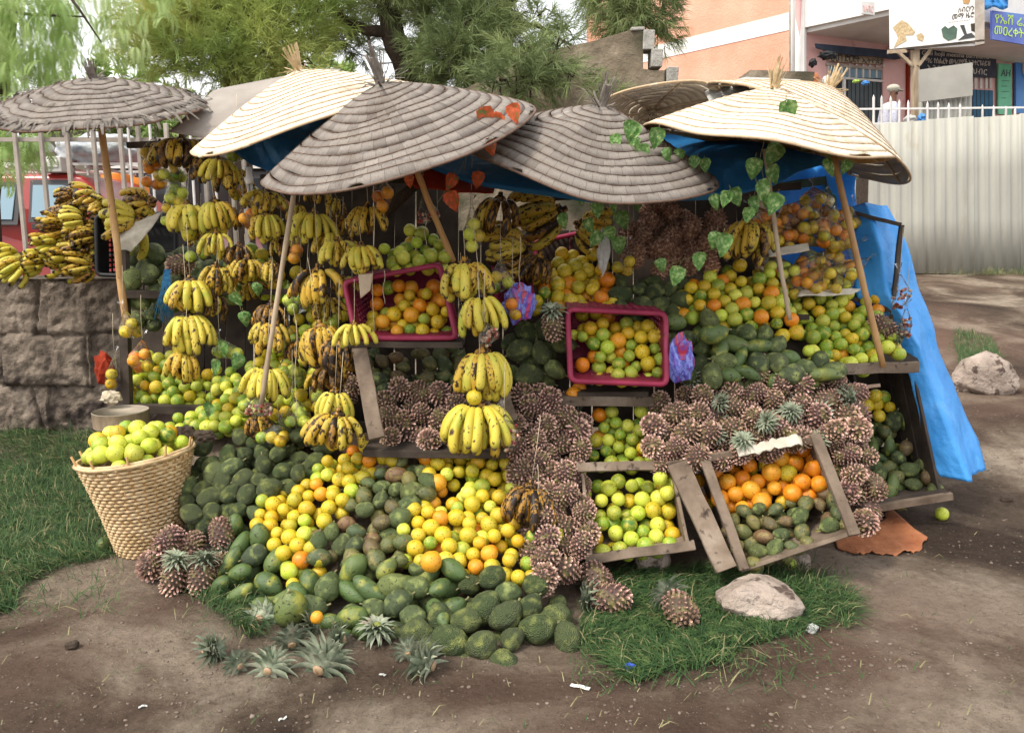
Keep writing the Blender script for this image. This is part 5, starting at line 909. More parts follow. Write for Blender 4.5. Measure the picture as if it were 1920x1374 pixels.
# ------------------------------------------------------------ woven palm umbrellas
def umbrella(px, py, d, Rpx, H, tilt, roll, mt, label, rings=13, ragged=0, seed=0, pole=None, tassel=1., under='palm_tan', pw=1.25):
    """(px,py,d): middle of the rim; tilt toward the camera, roll: + lowers the left side"""
    c = W(px, py, d); Rm = Rpx * S(py, d); o = empty('woven_umbrella', c, label, 'umbrella', None)
    nrm = Vector((-math.sin(R(roll)), -math.sin(R(tilt)), math.cos(R(tilt)) * math.cos(R(roll)))).normalized(); q = nrm.to_track_quat('Z', 'Y'); o.rotation_mode = 'QUATERNION'; o.rotation_quaternion = q
    NA = 192; hp = H * S(py, d)
    def prof(t): return hp * (1 - t ** pw)
    def pt(a, t, off=0):
        w_ = 1 + .018 * noise.noise((math.cos(a) * 2 + seed, math.sin(a) * 2, 0)) + (.05 * ragged * noise.noise((a * 7, seed, t * 2)) if ragged else 0); sag = .09 * Rm * noise.noise((math.cos(a) * 1.1 + seed, math.sin(a) * 1.1, 5)) * t
        rr_ = Rm * t * w_; return Vector((math.cos(a) * rr_, math.sin(a) * rr_, prof(t) + off + sag))
    V_, F_, U_ = [], [], []; ns = rings * 3
    for j in range(rings):
        t0, t1 = j / rings, (j + 1) / rings
        for s_ in range(3):
            t = t0 + (t1 - t0) * s_ / 2 + (.0 if s_ == 2 else 0)
            for i in range(NA + 1):
                a = 2 * math.pi * i / NA; wob = .55 / rings * noise.noise((math.cos(a) * 1.3 + j * .35, math.sin(a) * 1.3, seed)) * min(1, t * 3) * (0 if j == rings - 1 and s_ == 2 else 1)
                edge = (.012 * noise.noise((a * 14, seed, 1)) + .024 * (noise.cell(Vector((a * 9.5, seed, 1))) - .5) * (1 if noise.cell(Vector((a * 9.5, seed, 7))) > .55 else .25)) if (j == rings - 1 and s_ == 2) else 0; tt = max(.002, t + wob + edge)
                V_.append(pt(a, tt, .0015 * (s_ == 1) + .0030 * noise.noise((a * 20, j, seed)))); U_.append((i / NA * (18 + 46 * t1), j + s_ / 2 * .98))
    for j in range(rings):
        for s_ in range(2):
            for i in range(NA): a = (j * 3 + s_) * (NA + 1) + i; F_.append((a, a + NA + 1, a + NA + 2, a + 1))
    me = bpy.data.meshes.new('canopy'); me.from_pydata([v[:] for v in V_], [], F_); me.materials.append(MATS[mt]); me.materials.append(MATS[under]); uvl = me.uv_layers.new(name='UVMap')
    for l in me.loops: uvl.data[l.index].uv = U_[l.vertex_index]
    me.polygons.foreach_set('use_smooth', [True] * len(F_)); can = link('canopy', me, o); sm = can.modifiers.new('thick', 'SOLIDIFY'); sm.thickness = .009; sm.offset = 1 if False else -1; sm.material_offset = 1
    mb = MB()
    for j in range(2, rings):
        t = j / rings; pts = []
        for i in range(73):
            a = 2 * math.pi * i / 72; wob = .55 / rings * noise.noise((math.cos(a) * 1.3 + j * .35, math.sin(a) * 1.3, seed)) * min(1, t * 3); pts.append(pt(a, t + wob, .0022))
        mb.tube(pts, .0020, 5, False)
    mb.build('stitched_cord', 'cord_dark' if mt == 'palm_grey' else 'cord_tan', o)
    mb = MB(); mb.tube([pt(2 * math.pi * i / 90, .995, -.004) for i in range(91)], .006, 6, False); mb.build('rim_hoop', 'cord_dark' if mt == 'palm_grey' else 'cord_tan', o)
    for i in range(8):
        a = 2 * math.pi * i / 8; mb = MB(); mb.tube([pt(a, t, -.016) for t in (.04, .3, .6, .97)], .006, 5); mb.build('rib', 'stick_pale', o)
    r = random.Random(seed + 3); mb = MB()
    if tassel:
        for i in range(30):
            a = r.uniform(0, 6.28); up = i < 16; k = tassel; P = Vector((math.cos(a) * .014, math.sin(a) * .014, hp - .01)); e = R(r.uniform(70, 88)) if up else R(r.uniform(0, 40)); L = r.uniform(.09, .16) * k if up else r.uniform(.06, .12) * k; vs = []; s_ = Vector((-math.sin(a), math.cos(a), 0)) * r.uniform(.003, .008)
            for t in range(5): vs += [P + s_ * (1 - .1 * t), P - s_ * (1 - .1 * t)]; P = P + Vector((math.cos(a) * math.cos(e), math.sin(a) * math.cos(e), math.sin(e))) * L / 4; e += R(r.uniform(-25, 15)) if not up else R(r.uniform(-8, 8))
            mb.add(vs, [(t * 2, t * 2 + 1, t * 2 + 3, t * 2 + 2) for t in range(4)])
        mb.tube([(0, 0, hp - .02), (.005, 0, hp + .085 * tassel)], [.024, .017], 8); tb = mb.build('peak_tuft', 'palm_strip_' + ('g' if mt == 'palm_grey' else 'p'), o, False, 0, .0015)
    if ragged:
        mb = MB()
        for i in range(190):
            a = r.uniform(0, 6.283); t = r.uniform(.86, .99); P = pt(a, t, .012); s_ = Vector((-math.sin(a), math.cos(a), 0)) * r.uniform(.004, .014); e = R(r.uniform(-40, 6)); L = r.uniform(.03, .11); vs = []; a2 = a + r.uniform(-.5, .5)
            for k in range(4): vs += [P + s_ * (1 - .15 * k), P - s_ * (1 - .15 * k)]; P = P + Vector((math.cos(a2) * math.cos(e), math.sin(a2) * math.cos(e), math.sin(e))) * L / 3; e -= R(r.uniform(0, 26))
            mb.add(vs, [(k * 2, k * 2 + 1, k * 2 + 3, k * 2 + 2) for k in range(3)])
        for i in range(26):
            a = r.uniform(0, 6.283); t = r.uniform(.3, .85); P = pt(a, t, .012); s_ = Vector((-math.sin(a), math.cos(a), 0)) * r.uniform(.003, .008); e = R(r.uniform(0, 25)); vs = []
            for k in range(4): vs += [P + s_, P - s_]; P = P + Vector((math.cos(a), math.sin(a), math.tan(e) * .8)) * .025; e -= R(18)
            mb.add(vs, [(k * 2, k * 2 + 1, k * 2 + 3, k * 2 + 2) for k in range(3)])
        mb.build('fringe', 'palm_strip_g', o, False, 0, .0015)
    if pole:
        qi = q.inverted(); pts = [qi @ (W(*p) - c) for p in pole[0]]; mb = MB(); n_ = 14; P = []
        for i in range(n_ + 1):
            u = i / n_ * (len(pts) - 1); k = min(int(u), len(pts) - 2); P.append(pts[k].lerp(pts[k + 1], u - k) + Vector((.006 * noise.noise((i * .5, seed, 0)), 0, 0)))
        mb.tube(P, [pole[1] * (1 + .10 * (i % 4 == 0)) * (1 - .02 * i / n_) for i in range(n_ + 1)], 10); mb.build('pole', pole[2], o)
    return o
pm('cord_dark', [(.3, '5a463c'), (.7, '7a6456')], 30, .9, 90, .2, .002); pm('cord_tan', [(.3, 'b4987a'), (.7, 'c8b090')], 30, .9, 90, .2, .002); pm('palm_strip_g', [(.3, '5c554e'), (.6, '7c746c'), (.8, '9c9488')], 30, .9, 90, .3, .002); pm('palm_strip_p', [(.3, '9c8664'), (.6, 'c4ae8a'), (.8, 'dccaaa')], 30, .9, 90, .3, .002)
umbrella(748, 270, 3.88, 262, 112, 17, 14, 'palm_grey', 'weathered grey woven umbrella with the tall broken tuft in the middle of the stall', 14, 0, 1, ([(775, 300, 4.05), (800, 370, 4.1), (850, 490, 4.2)], .016, 'bamboo'), 1.3)
umbrella(1108, 300, 4.0, 240, 100, 19, -9, 'palm_grey', 'weathered grey woven umbrella draped with green vine right of the middle', 13, 0, 2, None, 1.1)
umbrella(592, 226, 4.35, 232, 92, 11, 15, 'palm_pale', 'pale straw umbrella overlapping the grey cloth at the left', 15, 0, 3, ([(556, 330, 4.1), (520, 560, 4.0), (490, 757, 3.95)], .0125, 'stick_pale'), .9)
umbrella(1430, 268, 4.0, 228, 98, 7, -7, 'palm_pale', 'pale straw umbrella over the bagged oranges at the right', 13, 0, 4, ([(1434, 280, 4.05), (1460, 480, 4.0), (1481, 600, 3.95)], .0115, 'stick_pale'), 1.0)
umbrella(1508, 252, 4.45, 205, 95, 3, -27, 'palm_pale', 'steeply tilted pale umbrella behind the right-hand one', 12, 0, 5, ([(1562, 290, 4.2), (1606, 480, 4.1), (1656, 688, 4.0)], .016, 'bamboo'), .9, 'grey_cloth')
umbrella(1228, 236, 4.9, 140, 36, -24, 4, 'palm_pale', 'tan umbrella tipped back so its ribbed underside shows', 9, 0, 6, None, 0, 'palm_pale')
umbrella(186, 200, 4.6, 188, 52, 20, -2, 'palm_grey', 'ragged grey umbrella with frayed rim at the far left', 10, 1., 7, ([(186, 215, 4.62), (212, 400, 4.6), (236, 612, 4.55)], .019, 'bamboo'), .7)
cloth('grey_cloth', [[(315, 248, 4.55), (400, 262, 4.5), (470, 282, 4.45)], [(400, 170, 4.95), (500, 185, 4.9), (560, 200, 4.9)], [(420, 165, 5.1), (600, 130, 5.1), (640, 130, 5.1)]], 'grey_cloth', 'grey canvas cloth stretched between the ragged and the pale umbrella', 'cloth', .015, 24, 24, 2, 2)
cloth('white_sheet', [[(1318, 165, 4.7), (1400, 145, 4.75), (1500, 150, 4.75)], [(1330, 190, 4.5), (1400, 178, 4.5), (1480, 175, 4.5)]], 'white_plastic', 'white plastic sheet folded over the top behind the right umbrella', 'plastic sheet', .05, 12, 20, 6, 8)
# ------------------------------------------------------------ blue sheets
cloth('blue_sheet', [[(400, 262, 4.5), (520, 232, 4.45), (700, 215, 4.4)], [(430, 280, 4.4), (540, 262, 4.35), (700, 260, 4.3)], [(470, 308, 4.3), (520, 330, 4.25), (620, 342, 4.2)]], 'blue_tarp', 'blue plastic sheet under the left pale umbrella', 'tarpaulin', .03, 20, 24, 1, 3)
cloth('blue_sheet', [[(640, 235, 4.5), (850, 235, 4.5), (1100, 260, 4.5), (1345, 270, 4.6)], [(700, 270, 4.3), (880, 290, 4.2), (1110, 325, 4.15), (1360, 330, 4.3)], [(760, 296, 4.12), (890, 340, 4.02), (1110, 372, 3.96), (1350, 362, 4.1)], [(775, 306, 4.12), (890, 347, 4.04), (1110, 380, 3.97), (1350, 374, 4.12)]], 'blue_tarp', 'blue plastic sheet sagging below the two grey umbrellas in the middle', 'tarpaulin', .03, 30, 60, 2, 3)
cloth('blue_sheet', [[(1200, 252, 4.7), (1400, 255, 4.6), (1590, 280, 4.5)], [(1240, 300, 4.4), (1420, 300, 4.3), (1560, 302, 4.4)], [(1335, 372, 4.15), (1450, 348, 4.15), (1535, 312, 4.35)]], 'blue_tarp', 'blue plastic sheet beneath the right-hand pale umbrellas', 'tarpaulin', .04, 24, 36, 3, 3)
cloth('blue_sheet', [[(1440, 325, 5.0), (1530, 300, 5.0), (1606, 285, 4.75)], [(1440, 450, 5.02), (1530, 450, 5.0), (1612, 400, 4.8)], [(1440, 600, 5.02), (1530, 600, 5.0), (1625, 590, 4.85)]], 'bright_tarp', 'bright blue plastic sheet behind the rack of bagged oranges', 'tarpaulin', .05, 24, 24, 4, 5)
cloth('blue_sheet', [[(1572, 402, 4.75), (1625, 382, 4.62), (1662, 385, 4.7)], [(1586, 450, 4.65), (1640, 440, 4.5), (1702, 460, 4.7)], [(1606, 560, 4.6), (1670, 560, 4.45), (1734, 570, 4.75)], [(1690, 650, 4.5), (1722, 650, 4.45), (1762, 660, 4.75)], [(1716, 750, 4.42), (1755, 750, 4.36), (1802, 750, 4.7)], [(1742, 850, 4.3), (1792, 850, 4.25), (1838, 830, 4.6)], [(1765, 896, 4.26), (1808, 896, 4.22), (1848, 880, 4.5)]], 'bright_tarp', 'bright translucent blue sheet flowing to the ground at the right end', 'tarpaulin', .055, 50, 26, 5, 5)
cloth('red_cloth', [[(745, 296, 4.25), (850, 318, 4.2), (930, 345, 4.2)], [(755, 330, 4.15), (850, 350, 4.1), (925, 362, 4.1)], [(780, 352, 4.1), (860, 362, 4.05), (915, 362, 4.1)]], 'red_cloth', 'red cloth hanging under the middle grey umbrella', 'cloth', .03, 12, 24, 6, 6)
mb = MB(); mb.tube([W(845, 330, 4.4), W(780, 345, 4.3), W(720, 400, 4.3)], .03, 10); tag(mb.build('branch', 'bark'), 'thick dark branch slanting under the middle grey umbrella', 'branch')
# tube lamp and hanging strings, blue rope
tl = empty('tube_lamp', W(468, 345, 4.35), 'white energy-saving tube lamp hanging under the left pale umbrella', 'lamp'); mb = MB(); mb.tube([(0, 0, .085), (0, 0, .04), (0, 0, .035), (.002, 0, 0)], [.017, .017, .021, .021], 12); mb.build('lamp_base', 'white_paint', tl); mb = MB()
for dx in (-.010, .010): mb.tube([(dx, 0, 0), (dx + .004, 0, -.09)], .0075, 8)
mb.build('lamp_tube', 'white_plastic', tl)
for i, (px, py, d, py2, lb) in enumerate([(555, 600, 4.0, 780, 'string hanging down beside the yellow fan'), (700, 370, 4.0, 640, 'string falling in front of the left red crate'), (606, 560, 4.05, 700, 'string below the black-spotted bunch'), (975, 440, 4.0, 560, 'string in front of the dark red crate'), (798, 400, 4.1, 460, 'thin string before the heap above the red crate'), (720, 505, 3.95, 570, 'string hanging an orange inside the left red crate'), (1008, 870, 3.5, 1010, 'yellow string over the front pineapples')]):
    mb = MB(); mb.tube([W(px + 2 * math.sin(k), py + (py2 - py) * k / 8, d) for k in range(9)], .0016, 5); tag(mb.build('hanging_string', 'twine'), lb, 'string')
mb = MB(); r = random.Random(2)
for i in range(40):
    x = r.uniform(300, 322); mb.tube([W(314 + r.uniform(-6, 6), 505, 4.5), W(x, 550, 4.48), W(x + r.uniform(-14, 8), r.uniform(580, 608), 4.47)], .0016, 4)
tag(mb.build('rope_tassel', 'rope_blue'), 'frayed blue rope tassel hanging at the upper left shelf', 'rope')

# ------------------------------------------------------------ artificial vines
def leaf_mesh(seed, mt):
    mb = MB(); r = random.Random(seed); out = []; n_ = 10; P = []
    for i in range(n_ + 1):
        t = i / n_; w_ = .037 * (math.sin(math.pi * t ** .52) ** .8) * (1 + .06 * math.sin(i * 3 + seed)); row = []
        for j in range(-3, 4):
            s_ = j / 3; row.append(Vector((s_ * w_, t * .078 - .010 * (abs(s_) ** 1.5) * (1 - t) * 1.2 - (.006 if t < .12 else 0) * abs(s_), -.016 * s_ * s_ * (seed % 2 * 2 - 1) - .03 * t * t + .003 * math.sin(s_ * 6 + t * 8))))
        P.append(row)
    mb.grid(P); mb.tube([(0, 0, 0), (0, -.02, .004), (0, -.035, .012)], .0012, 4, mi=1); me = mb.mesh('leaf', [mt, 'vine_stem']); return me
LEAF = {'g': [leaf_mesh(k, 'vine_leaf') for k in range(3)], 'r': [leaf_mesh(k + 5, 'vine_red') for k in range(2)]}
def vine(path, leaves, label, kind='g', s=1.):
    o = empty('vine', W(*path[0]), label, 'vine'); mb = MB(); pts = [rel(o, W(*p)) for p in path]; P = []
    for i in range(len(pts) - 1):
        for k in range(5): P.append(pts[i].lerp(pts[i + 1], k / 5) + Vector((.006 * noise.noise((i + k * .3, 0, 0)), 0, .008 * noise.noise((0, i + k * .3, 0)))))
    mb.tube(P + [pts[-1]], .0018, 5); mb.build('stem', 'vine_stem', o); r = random.Random(int(path[0][0]))
    for lf in leaves:
        px, py, wpx = lf[:3]; d = lf[3] if len(lf) > 3 else path[min(len(path) - 1, 1)][2] - .04; c = bpy.data.objects.new('leaf', r.choice(LEAF[kind])); COL.objects.link(c); c.parent = o; k = wpx * S(py, d) / .078 * s * r.uniform(.8, 1.1); c.scale = (k, k, k)
        c.rotation_mode = 'QUATERNION'; yd = Vector((r.uniform(-.7, .7), r.uniform(-.3, .1), -1)).normalized(); zd = Vector((r.uniform(-.4, .4), -1, r.uniform(0, .8))); zd = (zd - yd * zd.dot(yd)).normalized(); xd = yd.cross(zd); c.rotation_quaternion = Matrix((xd, yd, zd)).transposed().to_quaternion(); c.location = rel(o, W(px, py, d)) - yd * .035 * k
vine([(1178, 225, 3.75), (1190, 290, 3.72), (1205, 330, 3.75)], [(1155, 268, 26), (1188, 250, 30), (1186, 270, 24), (1230, 262, 32), (1205, 292, 36), (1212, 318, 28), (1218, 345, 28), (1255, 290, 26), (1180, 245, 26)], 'green vine spread over the top of the right grey umbrella')
vine([(1040, 300, 3.78), (1110, 320, 3.74), (1200, 350, 3.8)], [(1058, 318, 40), (1035, 305, 26), (1095, 300, 26), (1112, 325, 34), (1110, 352, 42), (1172, 345, 40), (1075, 325, 26), (1150, 350, 26), (1195, 380, 30), (1200, 365, 24)], 'green vine along the front rim of the right grey umbrella')
vine([(1250, 282, 3.85), (1290, 300, 3.85), (1322, 330, 3.85)], [(1300, 308, 26), (1275, 292, 22), (1322, 312, 22)], 'short vine at the right end of the right grey umbrella')
vine([(1130, 350, 4.05), (1135, 400, 4.1), (1128, 455, 4.1)], [(1120, 395, 30), (1150, 385, 30), (1168, 415, 30), (1105, 425, 30), (1145, 440, 26), (1115, 450, 26), (1160, 462, 32), (1060, 415, 32), (1175, 370, 28), (1088, 372, 26)], 'darker green vine hanging below the blue sheet in the middle')
vine([(1434, 250, 3.75), (1425, 300, 3.76), (1440, 370, 3.8), (1400, 400, 3.9), (1350, 460, 3.95), (1250, 500, 4.0)], [(1434, 235, 24), (1430, 245, 22), (1454, 288, 38), (1412, 318, 32), (1450, 330, 34), (1360, 375, 26), (1380, 372, 30), (1345, 378, 28), (1432, 365, 46), (1415, 385, 30), (1450, 385, 40), (1402, 405, 28), (1355, 462, 36), (1342, 452, 28), (1268, 520, 38), (1240, 500, 30), (1310, 492, 32)], 'long green vine climbing the short pole and looping left')
vine([(1440, 262, 3.72), (1480, 250, 3.7), (1540, 250, 3.72), (1585, 300, 3.8)], [(1476, 215, 36), (1520, 262, 40), (1558, 278, 30), (1480, 255, 26), (1562, 310, 28), (1585, 315, 26)], 'green vine across the front of the right-hand pale umbrella')
vine([(440, 540, 4.3), (455, 590, 4.3)], [(445, 562, 24), (458, 600, 26), (480, 545, 28)], 'few green leaves over the dark opening left of the stick'); vine([(410, 650, 4.1), (400, 700, 4.2), (390, 780, 4.15)], [(420, 655, 26), (405, 690, 28), (440, 680, 30), (392, 770, 30)], 'leaves lying on the spilling limes')
vine([(895, 205, 3.6), (880, 270, 3.6), (870, 320, 3.85)], [(922, 270, 36, 3.58), (912, 225, 34), (965, 215, 34, 3.55), (930, 228, 28, 3.58)], 'red and green artificial vine on the middle grey umbrella', 'r'); vine([(870, 300, 4.0), (850, 340, 4.0), (820, 380, 4.05)], [(842, 340, 30), (895, 340, 32), (850, 380, 30), (770, 340, 26)], 'red artificial leaves hanging beneath the middle grey umbrella', 'r')

# ------------------------------------------------------------ stone wall at the left with its railing
wa = empty('stone_wall', G(100, 768), 'low wall of rough brown stone blocks carrying bananas at the left', 'wall')
wt = W(100, 522, 5.75).z; wy = 5.75
def wallpt(x, z, y): return Vector((x, y, z))
X0, X1, Z0 = -5.6, W(232, 600, wy).x, gz(-2, wy) - .3
mb = MB(); r = random.Random(4)
NXw, NZw = 460, 110; P = []
rowsz = [0, .22, .46, .72, 1.]
for i in range(NXw + 1):
    row = []
    for j in range(NZw + 1):
        x = X0 + (X1 - X0) * i / NXw; v = j / NZw; z = Z0 + (wt - Z0) * v; k = 0; vz = v + .05 * noise.noise((x * 1.6, 0, 0)) + .015 * noise.noise((x * 8, 0, 0))
        for q in range(4):
            if rowsz[q] <= vz: k = q
        jx = (x / .62 + k * .45 + .5 * noise.noise((k * 3., x * .9, z * .6))) % 1; dz = min(abs(vz - rowsz[k]), abs(vz - rowsz[k + 1])) * (wt - Z0); dx = min(jx, 1 - jx) * .62; e = min(dx, dz)
        dep = -.038 * (1 - math.exp(-(e / .012))) - .035 * noise.noise((x * 2.6, z * 3.5, k * 5.)) - .035 * abs(noise.noise((x * 9, z * 9, 0))) - .01 * noise.noise((x * 25, z * 25, 0)); dep += -.05 * noise.noise((math.floor(x / .62 + k * .45) * 1.7, k * 3.3, 1)); row.append(Vector((x, wy + dep - (.10 * max(0, .25 - v) * 2), z)) - wa.location)
    P.append(row)
mb.grid(P); L0 = len(mb.v); mb.add([p - wa.location for p in (Vector((X0, wy - .06, wt)), Vector((X1, wy - .06, wt)), Vector((X1, wy + .45, wt)), Vector((X0, wy + .45, wt)), Vector((X1, wy + .45, Z0)), Vector((X1, wy - .06, Z0)))], [(0, 1, 2, 3), (1, 5, 4, 2)]); mb.build('stone_face', 'stone_wall', wa)
rl_ = empty('metal_railing', (X0, wy + .25, wt), 'grey metal railing of flat upright bars on top of the stone wall', 'railing')
for px in (42, 90, 138, 187, 237, 252, 270, 292, 322, 348, 366, 390, 408, 440, 462):
    p = W(px, 400, wy + .25); w_ = .028 if px not in (252, 292, 366, 408) else .016; mb = MB(); z1 = W(px, 232, wy + .25).z; mb.box(rel(rl_, (p.x, p.y, (wt + z1) / 2)), (w_, w_, z1 - wt)); mb.build('bar', 'metal_bar' if w_ > .02 else 'white_bar', rl_, False, .003)
mb = MB(); a, b_ = W(-200, 262, wy + .28), W(470, 262, wy + .28); mb.board(rel(rl_, a), rel(rl_, b_), .03, .02); mb.build('top_rail', 'metal_bar', rl_, False)

# ------------------------------------------------------------ red car behind the wall
cy = 9.0; cg = .55; car = empty('parked_car', (W(30, 400, cy).x, cy, cg), 'red estate car with a loaded white roof rack behind the wall at the left', 'car')
cx = lambda px: W(px, 400, cy).x - car.location.x
cz = lambda py: W(100, py, cy).z - cg
def slabx(poly, y, t, mt, name, par, sm=False, bv=0):
    mb = MB(); n_ = len(poly); mb.add([Vector((x, y, z)) for x, z in poly] + [Vector((x, y + t, z)) for x, z in poly], [tuple(range(n_))[::-1], tuple(range(n_, 2 * n_))] + [(i, (i + 1) % n_, n_ + (i + 1) % n_, n_ + i) for i in range(n_)]); return mb.build(name, mt, par, sm, bv)
sec = [(0, cz(540)), (-.06, cz(480)), (-.05, cz(440)), (.0, cz(412)), (.10, cz(340)), (.2, cz(328)), (.4, cz(322))]  # y offset, z: door skin leaning in
mb = MB(); xs_ = [cx(-420), cx(-380), cx(-100), cx(145), cx(185), cx(330)]; P = []
mb = MB(); side = [(cx(-430), cz(560)), (cx(400), cz(560)), (cx(405), cz(470)), (cx(385), cz(430)), (cx(235), cz(415)), (cx(148), cz(330)), (cx(120), cz(322)), (cx(-400), cz(322)), (cx(-430), cz(430))]
n_ = len(side); prof = [(0, 0), (1.66, 0)]
lay = [(-.0, 1.), (.03, 1.), (1.63, 1.), (1.66, 1.)]
for y, s_ in ((0.03, .985), (0, 1), (1.6, 1), (1.57, .985)): pass
V1 = []
for y in (0., .10, 1.56, 1.66):
    for x, z in side:
        lean = .16 * max(0, (z - cz(415))) / (cz(322) - cz(415)); yy = y + (lean if y < .8 else -lean); V1.append(Vector((x, yy, z - (.02 if y in (0., 1.66) and z > cz(330) else 0))))
mb.add(V1, [tuple(range(n_))[::-1], tuple(range(3 * n_, 4 * n_))] + [(k * n_ + i, k * n_ + (i + 1) % n_, (k + 1) * n_ + (i + 1) % n_, (k + 1) * n_ + i) for k in range(3) for i in range(n_)]); mb.build('body', 'car_red', car, False, .02)
def onside(px, py, off=-.006):
    z = cz(py); lean = .16 * max(0, (z - cz(415))) / (cz(322) - cz(415)); return Vector((cx(px), lean + off, z))
def carpanel(name, pts, mt, off, t=.008): mb = MB(); q = [onside(x, y, off) for x, y in pts]; n_ = len(q); mb.add(q + [p + Vector((0, t, 0)) for p in q], [tuple(range(n_))[::-1], tuple(range(n_, 2 * n_))] + [(i, (i + 1) % n_, n_ + (i + 1) % n_, n_ + i) for i in range(n_)]); return mb.build(name, mt, car, False, .003)
w1 = carpanel('window_surround', [(52, 418), (150, 418), (158, 402), (140, 352), (118, 336), (50, 336)], 'car_grey', -.010); w2 = carpanel('window_surround', [(-60, 422), (32, 422), (34, 340), (-60, 338)], 'car_grey', -.010)
carpanel('window', [(58, 408), (138, 408), (142, 398), (130, 352), (112, 346), (56, 346)], 'window_glass', -.016); carpanel('window', [(-55, 412), (22, 412), (24, 350), (-55, 348)], 'window_glass', -.016)
carpanel('door_handle', [(60, 430), (88, 428), (88, 420), (60, 420)], 'car_grey', -.03, .03); carpanel('side_trim', [(-300, 486), (300, 478), (300, 470), (-300, 478)], 'car_grey', -.02, .02)
carpanel('door_seam', [(40, 540), (42, 540), (42, 420), (40, 420)], 'black_plastic', -.003, .004)
for x in (-330, 260):
    mb = MB(); mb.tube([(cx(x), -.02, .32), (cx(x), .2, .32)], .34, 28); wh = mb.build('wheel', 'rubber', car, False); mb = MB(); mb.tube([(cx(x), -.03, .32), (cx(x), -.01, .32)], .19, 20); mb.build('rim', 'chrome', wh, False)
zr = cz(322); 
for y in (.25, 1.35):
    mb = MB(); mb.board((cx(-380), y, zr + .10), (cx(290), y, zr + .10), .03, .03); mb.build('roof_rack_rail', 'white_bar', car, False)
for x in (-300, -150, 0, 90, 150, 230, 280):
    mb = MB(); mb.board((cx(x), .2, zr + .07), (cx(x), 1.4, zr + .07), .025, .025); mb.box((cx(x), .25, zr + .03), (.02, .03, .1)); mb.build('roof_rack_bar', 'white_bar', car, False)
ld = MB(); ld.ico((0, 0, 0), .5, 4, 0, (.95, .8, .36), None, lambda p: 1 + .25 * noise.noise(p * 1.8) + .08 * noise.noise(p * 6)); o = tag(ld.build('bundle', 'cargo_cloth'), 'blue and white wrapped bundle tied on the car roof rack', 'bundle'); o.location = W(195, 282, 9.5)
ld = MB(); ld.ico((0, 0, 0), .5, 4, 0, (.6, .6, .32), None, lambda p: 1 + .25 * noise.noise(p * 2 + Vector((4, 0, 0)))); o = tag(ld.build('bundle', 'cargo_cloth'), 'smaller blue bundle at the left of the car roof rack', 'bundle'); o.location = W(40, 278, 9.5)
ld = MB(); ld.box((0, 0, 0), (.24, .3, .17)); ld.box((.02, -.16, 0), (.15, .02, .08)); o = tag(ld.build('white_box', 'white_paint', None, False, .01), 'white box with a dark slot on the roof rack of the car', 'box'); o.location = W(108, 310, 9.2)
# second vehicle behind: dark van, and orange crates seen between bars
van = empty('parked_van', W(250, 400, 12), 'dark vehicle with white roof edge standing behind the red car', 'van'); zz = -1.1
slabx([(-.9, zz), (2.6, zz), (2.6, .35), (2.3, .62), (-.3, .62), (-.9, .1)], 0, 1.7, 'car_grey', 'body', van, False, .03); slabx([(-.35, .64), (2.35, .64), (2.35, .70), (-.35, .70)], -.05, 1.7, 'white_paint', 'roof_edge', van); slabx([(-.1, .1), (1.0, .1), (1.0, .5), (-.05, .5)], -.02, .03, 'dark_glass', 'window', van); slabx([(1.2, .1), (2.2, .1), (2.2, .5), (1.2, .5)], -.02, .03, 'dark_glass', 'window', van)
pm('orange_paint', [(.3, 'c87428'), (.7, 'e08c34')], 4, .6, 20, .1)
o = empty('orange_barrel', W(222, 350, 10.5), 'orange drum seen between the railing bars left of the bananas', 'drum'); mb = MB(); mb.tube([(0, 0, -.6), (0, 0, .14), (0, 0, .16)], [.2, .2, .18], 20); mb.build('drum_body', 'orange_paint', o); o2 = empty('orange_barrel', W(252, 355, 10.6), 'second orange drum seen between the bars, right of the first', 'drum'); mb = MB(); mb.tube([(0, 0, -.6), (0, 0, .14)], .18, 20); mb.build('drum_body', 'orange_paint', o2)
# pale wall of a far house behind the car, dark opening
hs_ = empty('far_house', W(130, 400, 16), 'pale house wall with a roof edge far behind the car', 'house'); z0 = gz(0, 16) - hs_.location.z; slabx([(-1.5, z0), (5.2, z0), (5.2, 1.75), (-1.5, 1.75)], 0, 3, 'rooftop', 'wall', hs_); slabx([(-1.7, 1.75), (5.4, 1.75), (5.4, 1.95), (-1.7, 1.95)], -.3, 3.4, 'metal_bar', 'roof', hs_)

# ------------------------------------------------------------ broken block wall behind the stall
bw = empty('broken_block_wall', W(1100, 300, 7.5), 'crumbling plastered block wall with a stepped broken end behind the umbrellas', 'wall'); d0 = 7.5
tops = [(700, 250), (860, 175), (965, 118), (1040, 92), (1110, 78), (1190, 55)]; prof_ = tops + [(1206, 60), (1206, 128), (1222, 132), (1246, 130), (1246, 165), (1330, 168), (1335, 250)]
def bwp(x, y, o=0): return W(x, y, d0 + (1200 - x) * .0012 + o) - bw.location
pl = prof_ + [(1335, 640), (700, 640)]; n_ = len(pl)
mb = MB(); q0 = [bwp(x, y + 3 * noise.noise((x * .1, y * .1, 0))) for x, y in pl]; q1 = [p + Vector((.02, .22, 0)) for p in q0]; mb.add(q0 + q1, [tuple(range(n_)), tuple(range(2 * n_ - 1, n_ - 1, -1))] + [(i, n_ + i, n_ + (i + 1) % n_, (i + 1) % n_) for i in range(n_)]); mb.build('plastered_wall', 'blockwork', bw, False)
